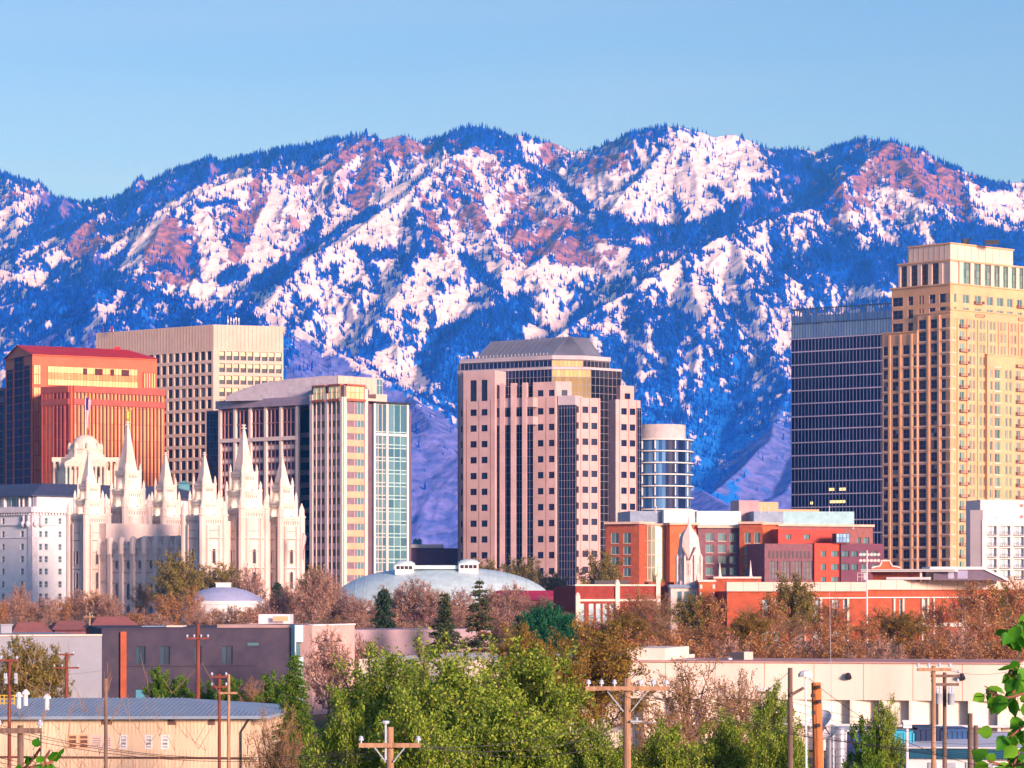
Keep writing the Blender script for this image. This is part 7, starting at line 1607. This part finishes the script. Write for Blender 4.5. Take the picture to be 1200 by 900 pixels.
# left group before the hotel and the church
xs = [-4, 14, 34, 52, 72, 92, 112, 128]; tp = [704, 700, 706, 702, 700, 694, 692, 698]
for i, (x_, y_) in enumerate(zip(xs, tp)):
    tree(['rust', 'pink'][i % 2], x_, 740+rt_.uniform(-30, 30), y_, 17, 'small budding tree, %s from the left below the white hotel' % ORD[i], 'budding trees below the white hotel')
tree('pink2', 24, 790, 687, 13, 'small plum coloured bare tree against the hotel corner', None, 'bare_tree')
for px, Y, yt, hw, k, lb in ((168, 820, 684, 17, 'bare', 'dark leafless spreading tree in front of the church wall'), (208, 800, 651, 28, 'olive', 'tall olive tree hiding the foot of the front church tower'), (233, 975, 664, 20, 'olive', 'olive and orange tree just left of the round white hall'),
        (196, 640, 697, 20, 'rust', 'orange budding tree, left of two before the round hall'), (224, 640, 692, 17, 'rust2', 'orange budding tree, right of two before the round hall'), (262, 975, 662, 22, 'olive', 'sparse olive tree between the church and the round hall'), (293, 920, 668, 20, 'pink', 'thin bare tree behind the round white hall'),
        (252, 700, 713, 14, 'rust', 'low russet tree before the round hall wall, left of three'), (272, 700, 711, 14, 'pink', 'low pinkish tree before the round hall wall, middle of three'), (303, 700, 709, 14, 'rust2', 'low russet tree before the round hall wall, right of three'), (325, 850, 681, 14, 'pine', 'dark evergreen beside the right side of the round hall'), (368, 900, 667, 18, 'olive', 'olive tree at the foot of the glass tower'), (385, 860, 674, 16, 'pink', 'bare tree at the foot of the glass tower'), (236, 620, 716, 16, 'pink', 'low bare bush like tree under the round hall'), (290, 600, 712, 22, 'rust', 'low reddish tree under the rim of the round hall'),
        (160, 620, 716, 22, 'rust2', 'low orange tree under the church wall'), (185, 560, 722, 24, 'pink', 'low pink tree above the dark brick roof'),
        (705, 850, 650, 26, 'olive', 'round yellow green tree at the foot of the pink granite tower'), (770, 700, 676, 12, 'olive', 'small olive tree beside a white finial'), (612, 1100, 656, 26, 'olive', 'olive tree behind the right end of the silver hall'), (570, 1120, 658, 22, 'olive', 'low olive tree behind the middle of the silver hall'), (645, 1000, 672, 22, 'olive', 'low olive tree at the base of the pink granite tower')):
    tree(k, px, Y, yt, hw, lb)
tree('pine', 450, 450, 687, 21, 'dark round evergreen in front of the silver hall', None, 'pine_tree')
tree('spruce', 521, 336, 693, 38, 'dense pointed spruce, left of two below the silver hall', None, 'spruce_tree'); tree('spruce2', 562, 338, 677, 40, 'sparse ragged spruce, right of two below the silver hall', None, 'spruce_tree')
for px, yt, hw, lb in ((622, 718, 18, 'left'), (641, 712, 19, 'middle'), (660, 718, 17, 'right')): tree('emerald', px, 480, yt, hw, 'round emerald bush, %s of three before the red roofed hall' % lb, 'emerald bushes', 'bush')
# middle distance greens
for px, Y, yt, hw, k, lb in ((25, 290, 752, 36, 'olive', 'yellow olive tree at the left edge over the grey wall'), (60, 300, 760, 22, 'olive', 'thin yellow olive tree beside the left red pole'), (187, 285, 780, 17, 'shrub', 'bright green upright shrub before the blue door'), (210, 285, 790, 15, 'shrub', 'bright green shrub, second right of the blue door'),
        (237, 282, 796, 17, 'shrub', 'yellow green shrub behind the shed roof'), (270, 278, 792, 20, 'shrub', 'green shrub behind the two thin poles'), (300, 275, 796, 20, 'bare', 'thin bare tree by the violet brick corner'), (320, 262, 786, 20, 'shrub', 'green bush left of the cone shaped evergreen')):
    tree(k, px, Y, yt, hw, lb, None, 'tree' if k != 'shrub' else 'bush')
tree('cone', 346, 215, 764, 38, 'bright green cone shaped evergreen left of the big trees', None, 'pine_tree')
tree('pink', 385, 300, 745, 30, 'reddish twiggy tree in front of the pink wall', None, 'bare_tree'); tree('pink2', 425, 330, 750, 26, 'bare pink tree beside the stub pole', None, 'bare_tree')
for px, Y, yt, hw, k, lb in ((445, 158, 778, 72, 'green', 'broad spring green tree, left part of the big clump'), (505, 165, 752, 60, 'shoots', 'tall lime green shoots rising over the big green clump'), (560, 168, 760, 58, 'shoots', 'lime shoots behind the centre of the big clump'), (530, 150, 784, 78, 'green2', 'broad dense green tree in the middle of the big clump'), (615, 152, 775, 74, 'green', 'broad dense green tree at the right of the big clump'),
        (408, 130, 838, 50, 'green2', 'lower green tree in front at the left of the clump'), (590, 135, 830, 76, 'green2', 'lower green tree in front at the right of the clump'), (480, 128, 838, 60, 'green', 'lower green tree behind the capped pole'), (325, 150, 836, 42, 'bare', 'bare twiggy tree beside the right end of the ochre shed'),
        (610, 260, 738, 38, 'ogreen', 'orange tinged tree behind the big green clump'), (700, 225, 737, 58, 'ogreen', 'large orange and green budding tree behind the tan pole'), (655, 215, 758, 34, 'ogreen', 'orange green tree between the clump and the tan pole'),
        (810, 190, 776, 60, 'bare', 'spreading leafless tree in front of the peach warehouse'), (870, 195, 790, 40, 'bare', 'smaller leafless tree left of the bare grey pole'), (775, 165, 826, 48, 'bare', 'low twiggy tree right of the tan pole'),
        (905, 170, 812, 28, 'green2', 'dark green tree left of the split orange pole'), (700, 150, 862, 44, 'green', 'low green bush left of the tan pole foot'), (780, 150, 858, 50, 'green2', 'low green bush right of the tan pole foot'), (850, 155, 850, 46, 'green', 'low green bush below the leafless tree'), (920, 150, 858, 36, 'green2', 'low green bush at the foot of the grey pole'),
        (1012, 170, 838, 22, 'shrub', 'bright green bushy small tree in the yard'), (1036, 172, 828, 22, 'green2', 'taller olive green tree in the yard')):
    tree(k, px, Y, yt, hw, lb)
# ---- foreground: bare shoots at lower left, leafy twigs at right and lower left
def shoots(name, label, x0, x1, Y, ytop, n, seed, bm, rbase):
    o = empty(name, (X((x0+x1)/2, Y), Y, GZ(Y)), label, 'tree'); r_ = np.random.default_rng(seed); P0, P1, R0, R1 = [], [], [], []
    cx = X((x0+x1)/2, Y); st = np.array([cx, Y, GZ(Y)+1.0]); P0.append([cx, Y, GZ(Y)]); P1.append(st); R0.append(.16); R1.append(.13)
    for i in range(n):
        px = x0+(x1-x0)*(i+r_.random())/n; yt = ytop+r_.random()*90-30*math.sin((px-x0)/(x1-x0)*3.1); tip = np.array(at(px, yt, Y+r_.normal()*1.5)); p = st+np.array([r_.normal()*.3, r_.normal()*.3, 1]); k = 8; pr = p; P0.append(st); P1.append(p); R0.append(.09); R1.append(.05)
        for j in range(1, k+1):
            t = j/k; c = p+(tip-p)*t; c[0] += (1-t)*t*(cx-px*0-c[0])*.3+r_.normal()*.05; c[2] += .5*t*(1-t)
            P0.append(pr); P1.append(c); R0.append(rbase*(1.15-t)); R1.append(rbase*(1.15-t-1/k)); pr = c
            if j > 2:
                for _ in range(2): 
                    d = np.array([r_.normal()*.35, r_.normal()*.3, .55+r_.random()*.5]); P0.append(c); P1.append(c+d*(.4+.6*r_.random())); R0.append(rbase*.4); R1.append(.004)
    V, Fc = tubes(np.array(P0, float), np.array(P1, float), np.array(R0), np.array(R1), 4); V = V-np.array(o.location)[None, :]; me = np_mesh('branches', V, Fc, 4); me.materials.append(bm); link('branches', me, o)
    return o
shoots('bare_tree', 'tan leafless shoots fanning up in front of the ochre shed, left bush', -20, 130, 70, 800, 22, 3, BKt, .022)
shoots('bare_tree', 'tan leafless shoots before the ochre shed, right bush', 110, 255, 74, 812, 15, 4, BKt, .020)
def leaf_shape(): return [(0, 0), (.30, .10), (.50, .38), (.42, .68), (.20, .88), (0, 1.12), (-.20, .88), (-.42, .68), (-.50, .38), (-.30, .10)]
def leafy(name, label, Y, twigs, n_each, ls, seed, lm, base):
    """near branches: twigs as polylines of photo points, leaves hang along them; trunk down to the ground"""
    o = empty(name, base, label, 'tree'); rr = random.Random(seed); tb = MB(); lf = MB()
    b0 = Vector(base); tb.tube(b0, b0+Vector((0, 0, 8)), .16, .12, 10); tb.tube(b0+Vector((0, 0, 8)), b0+Vector((0, 0, 15.2)), .12, .06, 8); start = b0+Vector((0, 0, 15.2))
    for tw in twigs:
        pts = [at(x, y, Y+rr.uniform(-.3, .3)) for x, y in tw]; tb.tube(start, pts[0], .022, .010, 6)
        for a, c in zip(pts, pts[1:]): tb.tube(a, c, .008, .006, 5)
        for i in range(n_each):
            k = rr.randrange(len(pts)-1); p = pts[k].lerp(pts[k+1], rr.random())+Vector((rr.gauss(0, .02), rr.gauss(0, .08), rr.gauss(0, .02)))
            d = Vector((rr.gauss(0, .55), rr.gauss(0, .35), rr.gauss(-.65, .5))).normalized(); s = Vector((rr.gauss(0, .9), rr.gauss(0, .55), rr.gauss(0, .3))); s = (s-d*s.dot(d)).normalized(); nn_ = d.cross(s); L_ = ls*rr.uniform(.7, 1.2); st = p+d*.02; tb.tube(p, st, .002, n=3)
            vs = [st+d*(v*L_)+s*(u*L_*.95)+nn_*(abs(u)*L_*.25) for u, v in leaf_shape()]; mid = [st+d*(.0*L_), st+d*(L_*.5), st+d*(L_*1.12)]
            b_ = len(lf.V); lf.V += [tuple(v) for v in vs]+[tuple(mid[1])]
            for q in range(10): lf.F.append([b_+q, b_+(q+1) % 10, b_+10]); lf.M.append(0)
    tb.build('trunk', BKr, o); lf.build('crown', lm, o, smooth=True)
L_near = leafmat('leaf_near', [(.03, .17, .01), (.06, .28, .015), (.13, .40, .02), (.20, .48, .03)], .45)
leafy('tree', 'bright green heart shaped leaves of a near tree along the right edge', 15.5,
      [[(1200, 728), (1188, 735), (1180, 742)], [(1215, 760), (1196, 775), (1184, 790)], [(1222, 790), (1200, 800), (1186, 812)], [(1210, 810), (1180, 818), (1160, 812), (1156, 808)], [(1220, 840), (1200, 850), (1186, 862)], [(1215, 860), (1195, 880), (1186, 900)], [(1205, 895), (1180, 898), (1158, 892)]], 17, .085, 5, L_near, (3.6, 16.2, -6))
leafy('tree', 'small bright green leafy twig at the bottom left corner', 13.5, [[(25, 905), (40, 888), (48, 876)], [(60, 905), (52, 890), (58, 880)], [(20, 915), (34, 900), (62, 893)]], 10, .06, 9, L_near, (-2.5, 13.8, -6))
